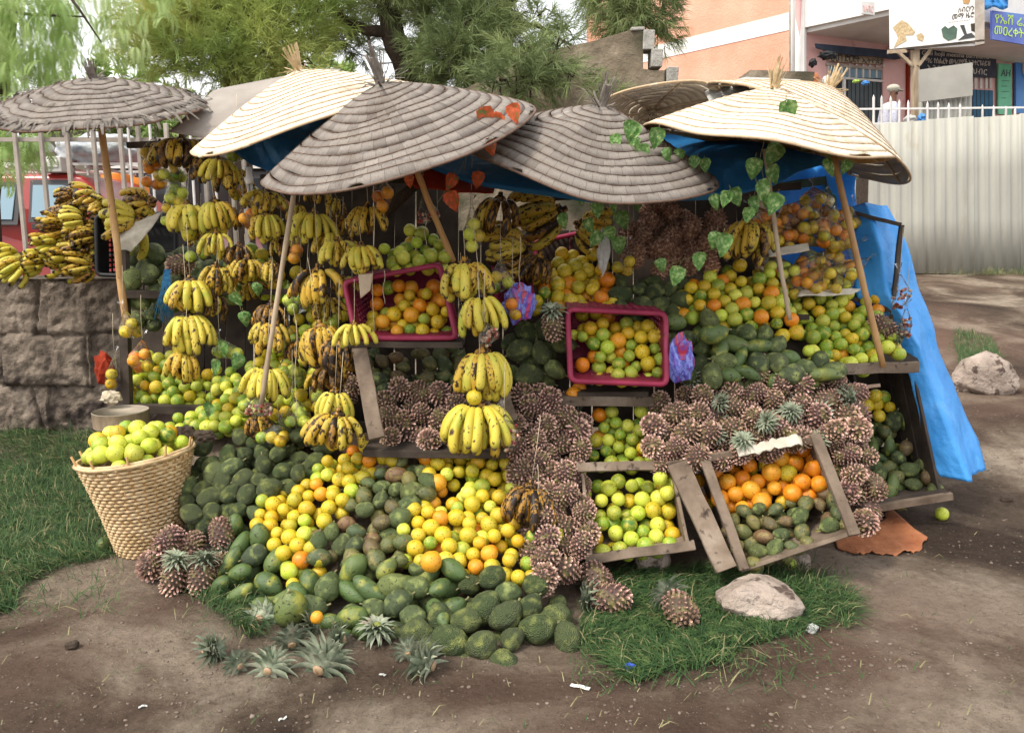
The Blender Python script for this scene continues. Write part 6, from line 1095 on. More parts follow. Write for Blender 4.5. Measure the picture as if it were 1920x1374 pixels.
for x0, y0, x1, y1 in ((1203, 62, 1224, 97), (1218, 97, 1239, 129), (1247, 130, 1268, 160), (1180, 56, 1206, 62)):
    mb = MB(); c = (bwp((x0 + x1) / 2, (y0 + y1) / 2, .08)); k = S(100, d0); M = Matrix.Rotation(R(random.uniform(-3, 3)), 3, 'Y'); mb.box(c, ((x1 - x0) * k, .2, (y1 - y0) * k), M); mb.build('block', 'raw_block', bw, False, .006)
# spiked strip
mb = MB(); sw = empty('spiked_wall_top', W(1290, 170, 7.6), 'strip of metal spikes along the wall top behind the tan umbrella', 'spikes')
for i in range(4): c = W(1275 + i * 15, 162 + i * 2, 7.6) - sw.location; k = S(160, 7.6); mb.add([c + Vector((-6 * k, 0, -8 * k)), c + Vector((6 * k, 0, -9 * k)), c + Vector((2 * k, 0, 9 * k)), c + Vector((0, .02, -8 * k))], [(0, 1, 2), (0, 2, 3), (1, 3, 2)])
mb.board(W(1262, 168, 7.6) - sw.location, W(1340, 176, 7.6) - sw.location, .05, .02); mb.build('spike_strip', 'rooftop', sw, False)

# ------------------------------------------------------------ corrugated metal fence at the right
fe = empty('corrugated_fence', G(1725, 500) * 1, 'tall grey corrugated metal sheet fence at the right', 'fence'); A0, A1 = W(1560, 498, 12.4), W(2500, 505, 13.6); TL, TR = W(1560, 240, 12.4), W(2500, 172, 13.6)
N = 1500; V_, F_ = [], []; Lf = (A1 - A0).length
for i in range(N + 1):
    u = i / N; x = u * Lf; w_ = .018 * max(-.4, math.sin(x * 2 * math.pi / .19)) + .006 * noise.noise((x * 1.3, 0, 0)); b_ = A0.lerp(A1, u); t = TL.lerp(TR, u); st_ = .012 * (math.floor(x / .8) % 2)
    for v in (-.05, .33, .66, 1.): p = b_.lerp(t, v); V_.append((p + Vector((0, w_ + st_ + .012 * noise.noise((x * 2, v * 3, 0)), .012 * (math.floor(x / .8) % 3) if v == 1 else 0))) - fe.location)
for i in range(N):
    for j in range(3): a = i * 4 + j; F_.append((a, a + 4, a + 5, a + 1))
mb = MB(); mb.add(V_, F_); mb.build('metal_sheet', 'zinc', fe, True, 0, .004)
# dark gap post by fence
mb = MB(); mb.board(W(1618, 300, 6.5), W(1612, 520, 6.5), .07, .07, (1, 0, 0)); tag(mb.build('gate_post', 'bark', None, False), 'dark red-brown post just right of the rack against the fence', 'post')

# ------------------------------------------------------------ pink shop building
CX = W(1492, 240, 17.); bd = empty('shop_building', (CX.x, CX.y, 2.4), 'pink and orange shop building with white trim behind the fence', 'building'); a_ = Vector((.636, -.772, 0)); b2 = Vector((.90, .436, 0)).normalized()
def onp(px, py, org, dr, off=0):
    """intersection of the pixel's ray with the vertical plane through org along dr, in the building's own frame"""
    n_ = Vector((dr.y, -dr.x, 0)).normalized(); n_ = -n_ if n_.y > 0 else n_; o_ = org + n_ * off; ry = ray(px, py); c = Vector((0, 0, CAMH)); t = (o_ - c).dot(n_) / ry.dot(n_); return c + ry * t
def bpan(name, pts, org, dr, mt, off=0, t=.05, par=None, bv=0):
    par = par or bd; base_ = par.location if par is bd else Vector(); n_ = Vector((dr.y, -dr.x, 0)).normalized(); n_ = -n_ if n_.y > 0 else n_
    q = [onp(x, y, org, dr, off) - bd.location for x, y in pts]; k = len(q); mb = MB(); mb.add(q + [p - n_ * t for p in q], [tuple(range(k)), tuple(range(2 * k - 1, k - 1, -1))] + [(i, k + i, k + (i + 1) % k, (i + 1) % k) for i in range(k)]); return mb.build(name, mt, par, False, bv)
SD, FC = a_, b2
sidew = lambda nm, pts, mt, off, t=.05: bpan(nm, pts, CX, SD, mt, off, t)
sidew('side_wall', [(1100, -260), (1492, -420), (1492, 330), (1100, 330)], 'orange_render', 0, .3)
sidew('white_band', [(1200, 93), (1479, 24), (1479, 57), (1200, 119)], 'white_paint', .012, .01)
sidew('corner_trim', [(1482, -420), (1508, -430), (1508, 330), (1482, 330)], 'white_paint', .02, .08)
pf = lambda nm, pts, mt, off=0, t=.05, par=None: bpan(nm, pts, CX, FC, mt, off, t, par)
pf('front_wall', [(1500, -200), (2300, -200), (2300, 330), (1500, 330)], 'pink_render', 0, .3)
mb = MB(); pts = [onp(1486, y, CX, FC, .12) - bd.location for y in (-200, 60, 250)]; mb.tube(pts, .05, 10); mb.build('drainpipe', 'white_paint', bd)
mb = MB(); pts = [onp(1481, y, CX, FC, .2) - bd.location for y in (-200, 60, 250)]; mb.tube(pts, .018, 8); mb.build('pipe', 'metal_bar', bd)
# balcony: slab and parapet
zb = onp(1505, 48, CX, FC, 0).z; b0 = CX + FC * .1; q = [b0, b0 + FC * 9, b0 + FC * 9 + a_ * 1.9, b0 + a_ * 1.9]; mb = MB(); mb.slab([Vector((p.x, p.y, zb)) - bd.location for p in q], .14); mb.build('balcony_slab', 'white_paint', bd, False)
for (p, q_) in ((q[0], q[3]), (q[3], q[2])): mb = MB(); mb.slab([Vector((p.x, p.y, zb - .06)) - bd.location, Vector((q_.x, q_.y, zb - .06)) - bd.location, Vector((q_.x, q_.y, zb + 1.0)) - bd.location, Vector((p.x, p.y, zb + 1.0)) - bd.location], .1); mb.build('balcony_parapet', 'white_paint', bd, False)
# shop opening, transom, shutters
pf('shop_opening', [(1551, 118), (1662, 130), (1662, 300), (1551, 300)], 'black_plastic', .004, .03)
op = pf('door_frame', [(1551, 118), (1668, 129), (1668, 134), (1551, 123)], 'metal_bar', .05, .06)
for x in (1553, 1565, 1578, 1592, 1605, 1618, 1630, 1643, 1656): pf('transom_bar', [(x, 120), (x + 2.5, 120), (x + 2.5, 146), (x, 146)], 'white_bar', .04, .03)
pf('transom_rail', [(1551, 142), (1664, 151), (1664, 155), (1551, 146)], 'white_bar', .05, .05); pf('post', [(1582, 146), (1586, 146), (1586, 300), (1582, 300)], 'white_bar', .05, .05); pf('transom_glass', [(1553, 121), (1658, 130), (1658, 148), (1553, 143)], 'window_glass', .015, .01)
pf('shutter', [(1590, 150), (1656, 154), (1656, 300), (1590, 300)], 'shutter_grey', .012, .01)
for x in range(1596, 1656, 8): pf('shutter_slat', [(x, 151), (x + 1.2, 151), (x + 1.2, 300), (x, 300)], 'black_plastic', .018, .006)
pf('jamb', [(1656, 126), (1668, 128), (1668, 300), (1656, 300)], 'pink_render', .06, .07)
pf('light_fitting', [(1634, 36), (1664, 40), (1664, 46), (1634, 42)], 'wood_dark', .10, .08)
dr_ = pf('door', [(1825, 168), (1862, 170), (1862, 300), (1825, 300)], 'teal_paint', .03, .03)
for x in (1831, 1838, 1846, 1854): pf('door_groove', [(x, 169), (x + 1, 169), (x + 1, 300), (x, 300)], 'black_plastic', .034, .004)
for x in (1828, 1838, 1848, 1856): pf('transom_bar', [(x, 146), (x + 4, 146), (x + 4, 166), (x, 166)], 'white_bar', .04, .03)
pf('downpipe', [(1702, 118), (1706, 118), (1706, 240), (1702, 240)], 'red_cloth', .06, .05)
for x in (1884, 1893, 1902, 1911): pf('balcony_grille', [(x, -4), (x + 3, -8), (x - 3 + 6, 22), (x - 1, 26)], 'wood_dark', 1.9, .03)
# text
def text(s_, size, org, right, up, mt, name, par, extr=.003, sp=1., xs=1.):
    cu = bpy.data.curves.new(name, 'FONT'); cu.body = s_; cu.size = size; cu.extrude = extr; cu.space_character = sp; ob = bpy.data.objects.new(name, cu); COL.objects.link(ob); dg = bpy.context.evaluated_depsgraph_get(); me = bpy.data.meshes.new_from_object(ob.evaluated_get(dg)); bpy.data.objects.remove(ob)
    right = right.normalized(); nr = right.cross(up).normalized(); up = nr.cross(right); M = Matrix((right * xs, up, nr)).transposed().to_4x4(); M.translation = org; me.transform(M); me.materials.clear(); me.materials.append(MATS[mt]); o = link(name, me, par); return o
def sign(name, pts, mt, off, label, cat, t=.04, org=CX, dr=FC):
    n_ = Vector((dr.y, -dr.x, 0)).normalized(); n_ = -n_ if n_.y > 0 else n_; q = [onp(x, y, org, dr, off) for x, y in pts]; o = empty(name, q[0], label, cat); k = len(q); q = [p - o.location for p in q]; mb = MB(); mb.add(q + [p - n_ * t for p in q], [tuple(range(k)), tuple(range(2 * k - 1, k - 1, -1))] + [(i, k + i, k + (i + 1) % k, (i + 1) % k) for i in range(k)]); mb.build('panel', mt, o, False)
    def tx(s_, px, py, hpx, mt2, px1=None, xs=1.):
        a = onp(px, py, org, dr, off + .006) - o.location; b_ = onp(px1[0], px1[1], org, dr, off + .006) - o.location; sz = hpx * S(py, onp(px, py, org, dr).y) * 1.35; rt = b_ - a; me = text(s_, sz, a, rt, Vector((0, 0, 1)), mt2, 'lettering', o); 
        xs_ = [(v.co - a).dot(rt.normalized()) for v in me.data.vertices]; wd = max(xs_) if xs_ else 1; k = rt.length / max(.01, wd); u = rt.normalized()
        for v in me.data.vertices: v.co += u * ((v.co - a).dot(u) * (k - 1))
    return o, tx
_, tx = sign('awning_sign', [(1530, 82), (1704, 98), (1704, 108), (1680, 112), (1640, 106), (1600, 104), (1560, 98), (1532, 90)], 'navy_awning', .25, 'navy shop awning board with Amharic lettering hanging over the pink shop', 'sign')
_, tx = sign('letter_board', [(1556, 99), (1657, 108), (1657, 122), (1556, 115)], 'stick_pale', .1, 'narrow tan board with dark Amharic letters over the shop door', 'sign'); tx('ዕህገ ድርጅት', 1558, 115, 13, 'dark_letter', (1612, 118)); tx('ኢትዮጵያ', 1616, 118, 9, 'dark_letter', (1656, 121))
_, tx = sign('shop_sign', [(1713, 82), (1868, 98), (1868, 146), (1712, 140)], 'dark_sign', .12, 'dark shop sign with white lettering in two scripts on the pink wall', 'sign')
tx('Intala Maayikiroo interpiraayizii', 1722, 92, 7, 'white_letter', (1852, 102)); tx('Galii hojii meesha barrefama', 1728, 103, 8, 'white_letter', (1854, 111)); tx('ማሪ የሰልፈት መሳሪያዎች ኢንተርፕራይዝ', 1735, 118, 9, 'white_letter', (1856, 124)); tx('ኢንተርፕራይዝ', 1738, 132, 10, 'white_letter', (1808, 136)); tx('ህብር', 1822, 138, 10, 'white_letter', (1850, 141))
_, tx = sign('poster_board', [(1872, 119), (1897, 121), (1897, 216), (1872, 214)], 'green_sign', .08, 'tall pale green poster with letters AH on the pink wall', 'poster'); tx('AH', 1877, 143, 13, 'shutter_grey', (1894, 144))
for y, w_ in ((154, 14), (164, 10), (174, 14), (186, 8)): tx('-' * 5, 1878, y, 6, 'shutter_grey', (1878 + w_, y))
pz, tx = sign('blue_poster', [(1905, 98), (1990, 102), (1990, 214), (1905, 212)], 'sky_sign', .1, 'blue poster with white rings at the right edge', 'poster')
for rr_ in (12, 17, 22): mb = MB(); c = onp(1932, 126, CX, FC, .12) - pz.location; k = S(126, 19.5); mb.tube([c + FC * math.cos(t) * rr_ * k + Vector((0, 0, 1)) * math.sin(t) * rr_ * k for t in np.linspace(0, 6.283, 40)], .03, 6, False); mb.build('ring', 'white_letter', pz)
O2 = CX + a_ * 1.9 + Vector((0, 0, 0)); _, tx = sign('blue_sign', [(1860, 20), (1990, 36), (1990, 96), (1860, 74)], 'blue_sign', 2.1, 'blue and violet sign with yellow-green Amharic letters on the balcony corner', 'sign'); tx('የኤሽ ሬጅስተር', 1864, 43, 13, 'lime_letter', (1962, 56)); tx('መዐረቀት አገልግ', 1863, 64, 13, 'lime_letter', (1962, 78))
_, tx = sign('parapet_sign', [(1616, 3), (1640, 5), (1640, 29), (1616, 26)], 'white_paint', 2.1, 'small white board with faint red letters on the balcony edge', 'sign'); tx('ህብር', 1618, 22, 10, 'pink_render', (1637, 24))
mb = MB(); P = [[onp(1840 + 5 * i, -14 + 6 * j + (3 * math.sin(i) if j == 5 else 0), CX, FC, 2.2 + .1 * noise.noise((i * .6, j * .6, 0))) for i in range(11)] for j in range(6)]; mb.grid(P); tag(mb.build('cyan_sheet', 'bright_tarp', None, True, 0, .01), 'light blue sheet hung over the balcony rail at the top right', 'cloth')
# billboard on wooden post
BO = W(1725, 100, 14.6); BD = Vector((.80, -.42, 0)).normalized(); bb, tx = sign('billboard', [(1666, -60), (1828, -90), (1828, 86), (1668, 95)], 'white_paint', 0, 'large white billboard with a small row of grey pictures on a timber post', 'billboard', .06, BO, BD)
def bb_(nm, pts, mt, off=.01, t=.006): n_ = Vector((BD.y, -BD.x, 0)).normalized(); n_ = -n_ if n_.y > 0 else n_; q = [onp(x, y, BO, BD, off) - bb.location for x, y in pts]; k = len(q); mb = MB(); mb.add(q + [p - n_ * t for p in q], [tuple(range(k)), tuple(range(2 * k - 1, k - 1, -1))] + [(i, k + i, k + (i + 1) % k, (i + 1) % k) for i in range(k)]); return mb.build(nm, mt, bb, False)
bb_('frame', [(1828, -90), (1846, -92), (1846, 82), (1828, 86)], 'metal_bar', .03, .12); bb_('frame', [(1664, 93), (1846, 74), (1846, 78), (1664, 97)], 'wood_dark', .03, .1)
for pts, mt in (([(1674, 52), (1690, 38), (1702, 44), (1716, 60), (1712, 66), (1698, 66), (1700, 76), (1676, 90), (1684, 72), (1680, 62)], 'palm_strip_p'), ([(1718, 66), (1727, 62), (1733, 68), (1730, 78), (1720, 74)], 'palm_strip_p'), ([(1765, 55), (1772, 49), (1778, 54), (1788, 48), (1795, 54), (1793, 72), (1778, 77), (1768, 70)], 'wood_green'), ([(1800, 48), (1808, 47), (1813, 64), (1822, 62), (1829, 70), (1796, 76), (1808, 66)], 'car_grey'), ([(1820, 45), (1828, 44), (1828, 60), (1821, 58)], 'wood_dark'), ([(1804, -6), (1814, -9), (1820, -2), (1816, 8), (1806, 7)], 'bamboo')): bb_('picture', pts, mt)
tx('ለብርሃን', 1796, 24, 9, 'wood_dark', (1826, 20)); tx('መማ ዜሮ', 1784, 37, 9, 'wood_dark', (1826, 32)); tx('·············', 1778, 45, 5, 'dark_letter', (1818, 40))
pp = empty('timber_post', W(1716, 100, 14.7), 'rough timber post with angled braces carrying the billboard', 'post'); mb = MB(); mb.board(rel(pp, W(1715, 60, 14.75)), rel(pp, W(1718, 300, 14.75)), .11, .11, (1, 0, 0)); mb.build('post', 'stick_pale', pp, False)
for x, y in ((1684, 98), (1748, 90)): mb = MB(); mb.board(rel(pp, W(x, y, 14.7)), rel(pp, W(1716 + (5 if x > 1716 else -5), 124, 14.7)), .05, .05, (1, 0, 0)); mb.build('brace', 'stick_pale', pp, False)
mb = MB(); mb.board(rel(pp, W(1664, 98, 14.7)), rel(pp, W(1700, 96, 14.7)), .06, .04); mb.build('crossbar', 'stick_pale', pp, False)
o = MB(); q = [W(x, y, 14.4) for x, y in ((1722, 132), (1822, 118), (1822, 180), (1722, 192))]; o.slab(q, -.03); tag(o.build('blank_board', 'grey_board', None, False), 'blank grey board fixed in front of the dark shop sign', 'board')
mb = MB(); n9 = 60; V_ = []
for i in range(n9 + 1):
    u = i / n9; x = 1722 + 100 * u; 
    for y in (192 - 12 * u, 250): V_.append(W(x, y, 14.5) + Vector((0, .02 * math.sin(u * 70), 0)))
mb.add(V_, [(i * 2, i * 2 + 2, i * 2 + 3, i * 2 + 1) for i in range(n9)]); tag(mb.build('metal_sheet', 'zinc', None, True, 0, .004), 'short corrugated sheet below the blank grey board', 'metal sheet')
# picket railing in front of shop
pr = empty('picket_railing', W(1640, 230, 13.9), 'whitish picket railing with pointed bars between fence and shop', 'railing')
for x in (1638, 1653, 1670, 1686, 1703, 1739, 1759, 1779, 1800, 1842, 1863, 1886, 1903):
    y0 = 178 + (x - 1638) * .06 + (6 if x > 1680 else 0); mb = MB(); p0, p1, p2 = rel(pr, W(x, 245, 13.9)), rel(pr, W(x, y0 + 6, 13.9)), rel(pr, W(x, y0, 13.9)); mb.tube([p0, p1, p2], [.019, .019, .003], 6); mb.build('picket', 'white_bar', pr, False)
mb = MB(); mb.board(rel(pr, W(1590, 205, 13.9)), rel(pr, W(1920, 202, 13.9)), .03, .02); mb.build('rail', 'white_bar', pr, False); mb = MB(); mb.board(rel(pr, W(1590, 233, 13.9)), rel(pr, W(1920, 226, 13.9)), .03, .02); mb.build('rail', 'white_bar', pr, False)
for (px, py, d, w_, h_, mt, lb) in [(1552, 104, 15.6, 34, 16, 'black_plastic', 'black and white plastic strips tied to the awning corner'), (1524, 118, 15.6, 14, 16, 'black_plastic', 'small black plastic knot below the awning corner'), (1527, 152, 14.5, 20, 30, 'orange_sheet', 'crumpled orange and white bag behind the steep umbrella'), (1550, 160, 14.5, 20, 36, 'white_plastic', 'white plastic hanging beside the shop opening'), (1706, 225, 14.2, 22, 18, 'white_plastic', 'white container behind the pickets'), (1727, 222, 14.2, 12, 18, 'sky_sign', 'pale blue jug behind the pickets by the timber post'), (1605, 153, 16, 12, 6, 'lime_letter', 'yellow packet hanging in the shop opening'), (1622, 156, 16, 14, 8, 'sky_sign', 'light blue packet hanging in the shop opening')]:
    crumple('tied_plastic' if d > 15 else 'plastic_item', px, py, d, w_, h_, mt, lb, 'plastic', px * .01, .08)
o = MB(); o.board(W(1395, 152, 6.2), W(1512, 156, 6.2), .10, .3); tag(o.build('stone_ledge', 'blockwork', None, False), 'dark grey ledge of stone behind the right pale umbrella', 'ledge')

# ------------------------------------------------------------ the man behind the fence
def figure(name, J, E, mt, par, sub=2):
    me = bpy.data.meshes.new(name); me.from_pydata([j[0] for j in J], E, []); me.materials.append(MATS[mt]); o = link(name, me, par); sk = o.modifiers.new('skin', 'SKIN'); sk.use_smooth_shade = True
    for v, j in zip(me.skin_vertices[0].data if me.skin_vertices else [], J): v.radius = j[1] if isinstance(j[1], tuple) else (j[1], j[1])
    s_ = o.modifiers.new('sub', 'SUBSURF'); s_.levels = sub; s_.render_levels = sub; return o
def skinned(name, J, E, mt, par, root=0):
    me = bpy.data.meshes.new(name); me.from_pydata([j[0] for j in J], E, []); me.materials.append(MATS[mt]); o = link(name, me, par)
    b = bmesh.new(); b.from_mesh(me); ly = b.verts.layers.skin.verify(); b.verts.ensure_lookup_table()
    for v, j in zip(b.verts, J): v[ly].radius = j[1] if isinstance(j[1], tuple) else (j[1], j[1])
    b.verts[root][ly].use_root = True; b.to_mesh(me); b.free(); sk = o.modifiers.new('skin', 'SKIN'); sk.use_smooth_shade = True; s_ = o.modifiers.new('sub', 'SUBSURF'); s_.levels = 2; s_.render_levels = 2; return o
hp = W(1672, 162, 14.4); man = empty('person', (hp.x, hp.y, hp.z - 1.74), 'man in a pale cap and light shirt walking right behind the fence', 'person')
J = [((0, 0, .95), .12), ((0, 0, 1.15), .12), ((0, 0, 1.38), .12), ((.02, 0, 1.48), .055), ((.03, 0, 1.56), .065), ((.035, 0, 1.66), .082), ((.11, 0, 1.61), .018), ((-.02, -.18, 1.40), .055), ((-.04, -.22, 1.12), .042), ((.08, -.22, .90), .032), ((.12, -.22, .82), .03), ((-.02, .18, 1.40), .055), ((-.04, .22, 1.12), .042), ((.04, .22, .88), .032), ((.07, .22, .8), .03), ((0, -.09, .88), .085), ((.05, -.09, .48), .06), ((0, -.09, .08), .042), ((.12, -.09, .04), .035), ((0, .09, .88), .085), ((-.05, .09, .48), .06), ((-.12, .09, .10), .042), ((0, .09, .04), .035), ((.09, 0, 1.57), .03)]
E = [(0, 1), (1, 2), (2, 3), (3, 4), (4, 5), (5, 6), (4, 23), (2, 7), (7, 8), (8, 9), (9, 10), (2, 11), (11, 12), (12, 13), (13, 14), (0, 15), (15, 16), (16, 17), (17, 18), (0, 19), (19, 20), (20, 21), (21, 22)]
skinned('body', J, E, 'skin_dark', man); J2 = [((0, 0, .92), (.16, .15)), ((0, 0, 1.15), (.145, .15)), ((0, 0, 1.36), (.15, .14)), ((.015, 0, 1.46), .075), ((-.02, -.18, 1.40), .078), ((-.04, -.23, 1.16), .066), ((0, -.23, 1.04), .06), ((-.02, .18, 1.40), .078), ((-.04, .23, 1.16), .066), ((0, .23, 1.04), .06)]
skinned('shirt', J2, [(0, 1), (1, 2), (2, 3), (2, 4), (4, 5), (5, 6), (2, 7), (7, 8), (8, 9)], 'shirt', man); J3 = [((0, 0, .93), .13), ((0, -.09, .86), .10), ((.05, -.09, .48), .078), ((0, -.09, .12), .065), ((0, .09, .86), .10), ((-.05, .09, .48), .078), ((-.11, .09, .14), .065)]; skinned('trousers', J3, [(0, 1), (1, 2), (2, 3), (0, 4), (4, 5), (5, 6)], 'trousers', man)
mb = MB(); mb.ico((.03, 0, 1.70), .10, 3, 0, (1.12, .95, .75), None, lambda p: 1 if p.z > -.15 else .93); mb.add([(.07, -.08, 1.69), (.19, -.05, 1.67), (.21, 0, 1.665), (.19, .05, 1.67), (.07, .08, 1.69), (.07, -.08, 1.68), (.19, -.05, 1.66), (.21, 0, 1.655), (.19, .05, 1.66), (.07, .08, 1.68)], [(0, 1, 2, 3, 4), (9, 8, 7, 6, 5), (0, 5, 6, 1), (1, 6, 7, 2), (2, 7, 8, 3), (3, 8, 9, 4)]); mb.build('cap', 'cap_cloth', man)
for s_ in (-1, 1): mb = MB(); mb.ico((.105, s_ * .03, 1.645), .008, 1); mb.build('eye', 'black_plastic', man); mb = MB(); mb.ico((.03, s_ * .085, 1.63), .022, 2, 0, (.7, .4, 1.2)); mb.build('ear', 'skin_dark', man)

# ------------------------------------------------------------ trees
def needle_mass(clumps, n_, length, width, mt2, seed, up=.3, droop=.5, segs=1):
    """sprays of long thin needles: each spray a short twig with needles fanning from it"""
    r = np.random.default_rng(seed); C = np.array([c[:3] for c in clumps]); Rr = np.array([c[3] for c in clumps]); wgt = Rr ** 2 / (Rr ** 2).sum(); ns = n_ // 26; idx = r.choice(len(C), ns, p=wgt); dv = r.normal(size=(ns, 3)); dv /= np.linalg.norm(dv, axis=1)[:, None]; rad = r.uniform(.25, 1, ns) ** .6
    org = C[idx] + dv * (Rr[idx] * rad)[:, None] * np.array([1.15, .8, .8]); tw = dv * np.array([1, 1, .6]) + np.array([0, 0, up]) + r.normal(size=(ns, 3)) * .35; tw /= np.linalg.norm(tw, axis=1)[:, None]
    k = 26; t = r.uniform(0, 1, (ns, k)); tl_ = r.uniform(.12, .3, ns); base_ = org[:, None] + tw[:, None] * (t * tl_[:, None])[..., None]; nd = tw[:, None] * .9 + r.normal(size=(ns, k, 3)) * .42; nd[..., 2] -= droop * r.uniform(.2, 1, (ns, k)); nd /= np.linalg.norm(nd, axis=2)[..., None]; L = r.uniform(.6, 1.1, (ns, k)) * length
    base_ = base_.reshape(-1, 3); nd = nd.reshape(-1, 3); L = L.ravel(); sd_ = np.cross(nd, r.normal(size=nd.shape)); sd_ /= np.linalg.norm(sd_, axis=1)[:, None] + 1e-9; sd_ *= width * .5; mid = base_ + nd * (L * .55)[:, None]; tip = base_ + nd * L[:, None]; tip[:, 2] -= L * .18 * droop
    V_ = np.stack([base_ - sd_, base_ + sd_, mid + sd_, mid - sd_, tip], 1).reshape(-1, 3); n0 = np.arange(len(base_))[:, None] * 5; F1 = n0 + np.array([0, 1, 2, 3]); F2 = n0 + np.array([3, 2, 4, 4])
    return V_, F1, n0 + np.array([3, 2, 4])
def mixed_mesh(name, V_, F4, F3, mt):
    me = bpy.data.meshes.new(name); me.vertices.add(len(V_)); me.vertices.foreach_set('co', V_.astype(np.float32).ravel()); n4, n3 = len(F4), len(F3); me.loops.add(n4 * 4 + n3 * 3); me.loops.foreach_set('vertex_index', np.concatenate([F4.ravel(), F3.ravel()]).astype(np.int32)); me.polygons.add(n4 + n3)
    me.polygons.foreach_set('loop_start', np.concatenate([np.arange(n4) * 4, n4 * 4 + np.arange(n3) * 3]).astype(np.int32)); me.materials.append(MATS[mt]); me.update(calc_edges=True); return me
def tree(label, base, limbs, clumps, n_, mt, length=.2, width=.006, seed=1, up=.3, droop=.5, kind='casuarina_tree'):
    o = empty(kind, (base[0], base[1], gz(base[0], base[1])), label, 'tree'); mb = MB(); tr = [rel(o, Vector(p)) for p in limbs[0][0]]; 
    def rough(pts, rads):
        P, Q = [], []
        for i in range(len(pts) - 1):
            for k in range(6): u = k / 6; P.append(pts[i].lerp(pts[i + 1], u) + Vector((noise.noise((i + u, seed, 0)), noise.noise((i + u, seed, 3)), 0)) * rads[i] * .5); Q.append((rads[i] * (1 - u) + rads[i + 1] * u) * (1 + .12 * noise.noise((i * 3 + u * 4, seed, 9))))
        return P + [pts[-1]], Q + [rads[-1]]
    mb.tube(*rough(tr, limbs[0][1]), 12); tk = mb.build('trunk', 'bark', o)
    for pts, rads in limbs[1:]: mb = MB(); mb.tube(*rough([rel(o, Vector(p)) for p in pts], rads), 8); mb.build('limb', 'bark', tk)
    C = [(*W(px, py, d), rp * S(py, d)) for px, py, d, rp in clumps]; V_, F4, F3 = needle_mass(C, n_, length, width, mt, seed, up, droop); V_ = V_ - np.array(o.location[:]); link('crown', mixed_mesh('crown', V_, F4, F3, mt), o)
    r = random.Random(seed); mb = MB()
    for c in C:
        c0 = Vector(c[:3]) - o.location
        for _ in range(4): e = c0 + Vector((r.gauss(0, 1), r.gauss(0, .5), r.gauss(0, .8))) * c[3] * .7; s_ = c0 + Vector((r.uniform(-.3, .3), 0, r.uniform(.1, .5))) * c[3]; mb.tube([s_, s_.lerp(e, .5) + Vector((0, 0, .06)), e], [.012, .008, .003], 4)
    mb.build('twigs', 'bark', tk)
p = lambda x, y, d: W(x, y, d)[:]
g = gz(-1, 9.3)
tree('big dark casuarina with forked trunk standing behind the middle umbrellas', (W(800, 200, 9.3).x, 9.3), [([(W(800, 200, 9.3).x, 9.3, g), p(790, 200, 9.3), p(765, 130, 9.3), p(735, 60, 9.2), p(712, -60, 9.2), p(690, -300, 9.2)], [.24, .19, .15, .13, .12, .08]), ([p(775, 150, 9.3), p(800, 60, 9.4), p(796, -60, 9.5)], [.09, .08, .06]), ([p(738, 62, 9.2), p(690, 58, 9.1), p(640, 34, 9.0), p(590, -30, 9.)], [.07, .06, .05, .04]), ([p(790, 170, 9.3), p(860, 110, 9.2), p(925, 40, 9.1), p(975, -30, 9.1)], [.12, .10, .10, .09]), ([p(925, 40, 9.1), p(1010, 50, 9.), p(1080, 90, 9.)], [.035, .025, .012]), ([p(690, 60, 9.1), p(700, 120, 9.), p(740, 118, 9.)], [.015, .012, .006])],
     [(880, 60, 8.7, 60), (860, 110, 8.6, 55), (920, 120, 8.8, 60), (840, 30, 9.1, 46), (890, 10, 9., 50), (960, 130, 8.9, 50), (820, 100, 9., 50), (940, 165, 7.2, 40), (990, 110, 7.3, 34), (1000, 165, 7.2, 34), (1040, 100, 7.3, 26), (970, 140, 7.2, 36), (1030, 130, 7.2, 22), (665, 75, 9.8, 36), (620, 60, 9.8, 34), (960, 55, 8.8, 34), (1010, 40, 9., 30), (1070, 150, 7.2, 24), (1060, 60, 9.2, 24), (1130, 190, 7.2, 18), (870, 160, 8.8, 40), (800, 10, 9.9, 50), (660, 10, 9.8, 30), (720, -20, 9., 60), (640, 90, 9.6, 24), (780, -60, 9, 90), (900, -80, 9, 90)], 56000, 'needles_grey', .17, .0055, 3, .45, .5)
tree('yellowish feathery casuarina left of the forked trunk', (W(430, 200, 9.0).x, 9.0), [([(W(430, 200, 9.0).x, 9.0, g), p(440, 150, 9.), p(470, 60, 9.), p(480, -80, 9.)], [.16, .12, .10, .08]), ([p(450, 120, 9.), p(380, 90, 8.8), p(300, 110, 8.6)], [.05, .035, .015]), ([p(465, 70, 9.), p(540, 60, 8.8), p(590, 100, 8.6)], [.05, .03, .012])],
     [(330, 60, 8.6, 60), (400, 50, 8.5, 60), (310, 110, 8.4, 42), (370, 120, 8.3, 48), (430, 110, 8.3, 50), (480, 60, 8.5, 60), (500, 120, 8.4, 46), (550, 60, 8.6, 50), (560, 130, 8.5, 40), (600, 30, 8.8, 46), (450, 10, 8.8, 70), (360, 0, 8.8, 70), (540, 0, 8.8, 60), (250, 80, 8.8, 30), (270, 40, 8.8, 36), (420, 150, 8.5, 30), (470, -70, 9, 90), (340, -80, 9, 80)], 52000, 'needles', .17, .0055, 5, .5, .45)
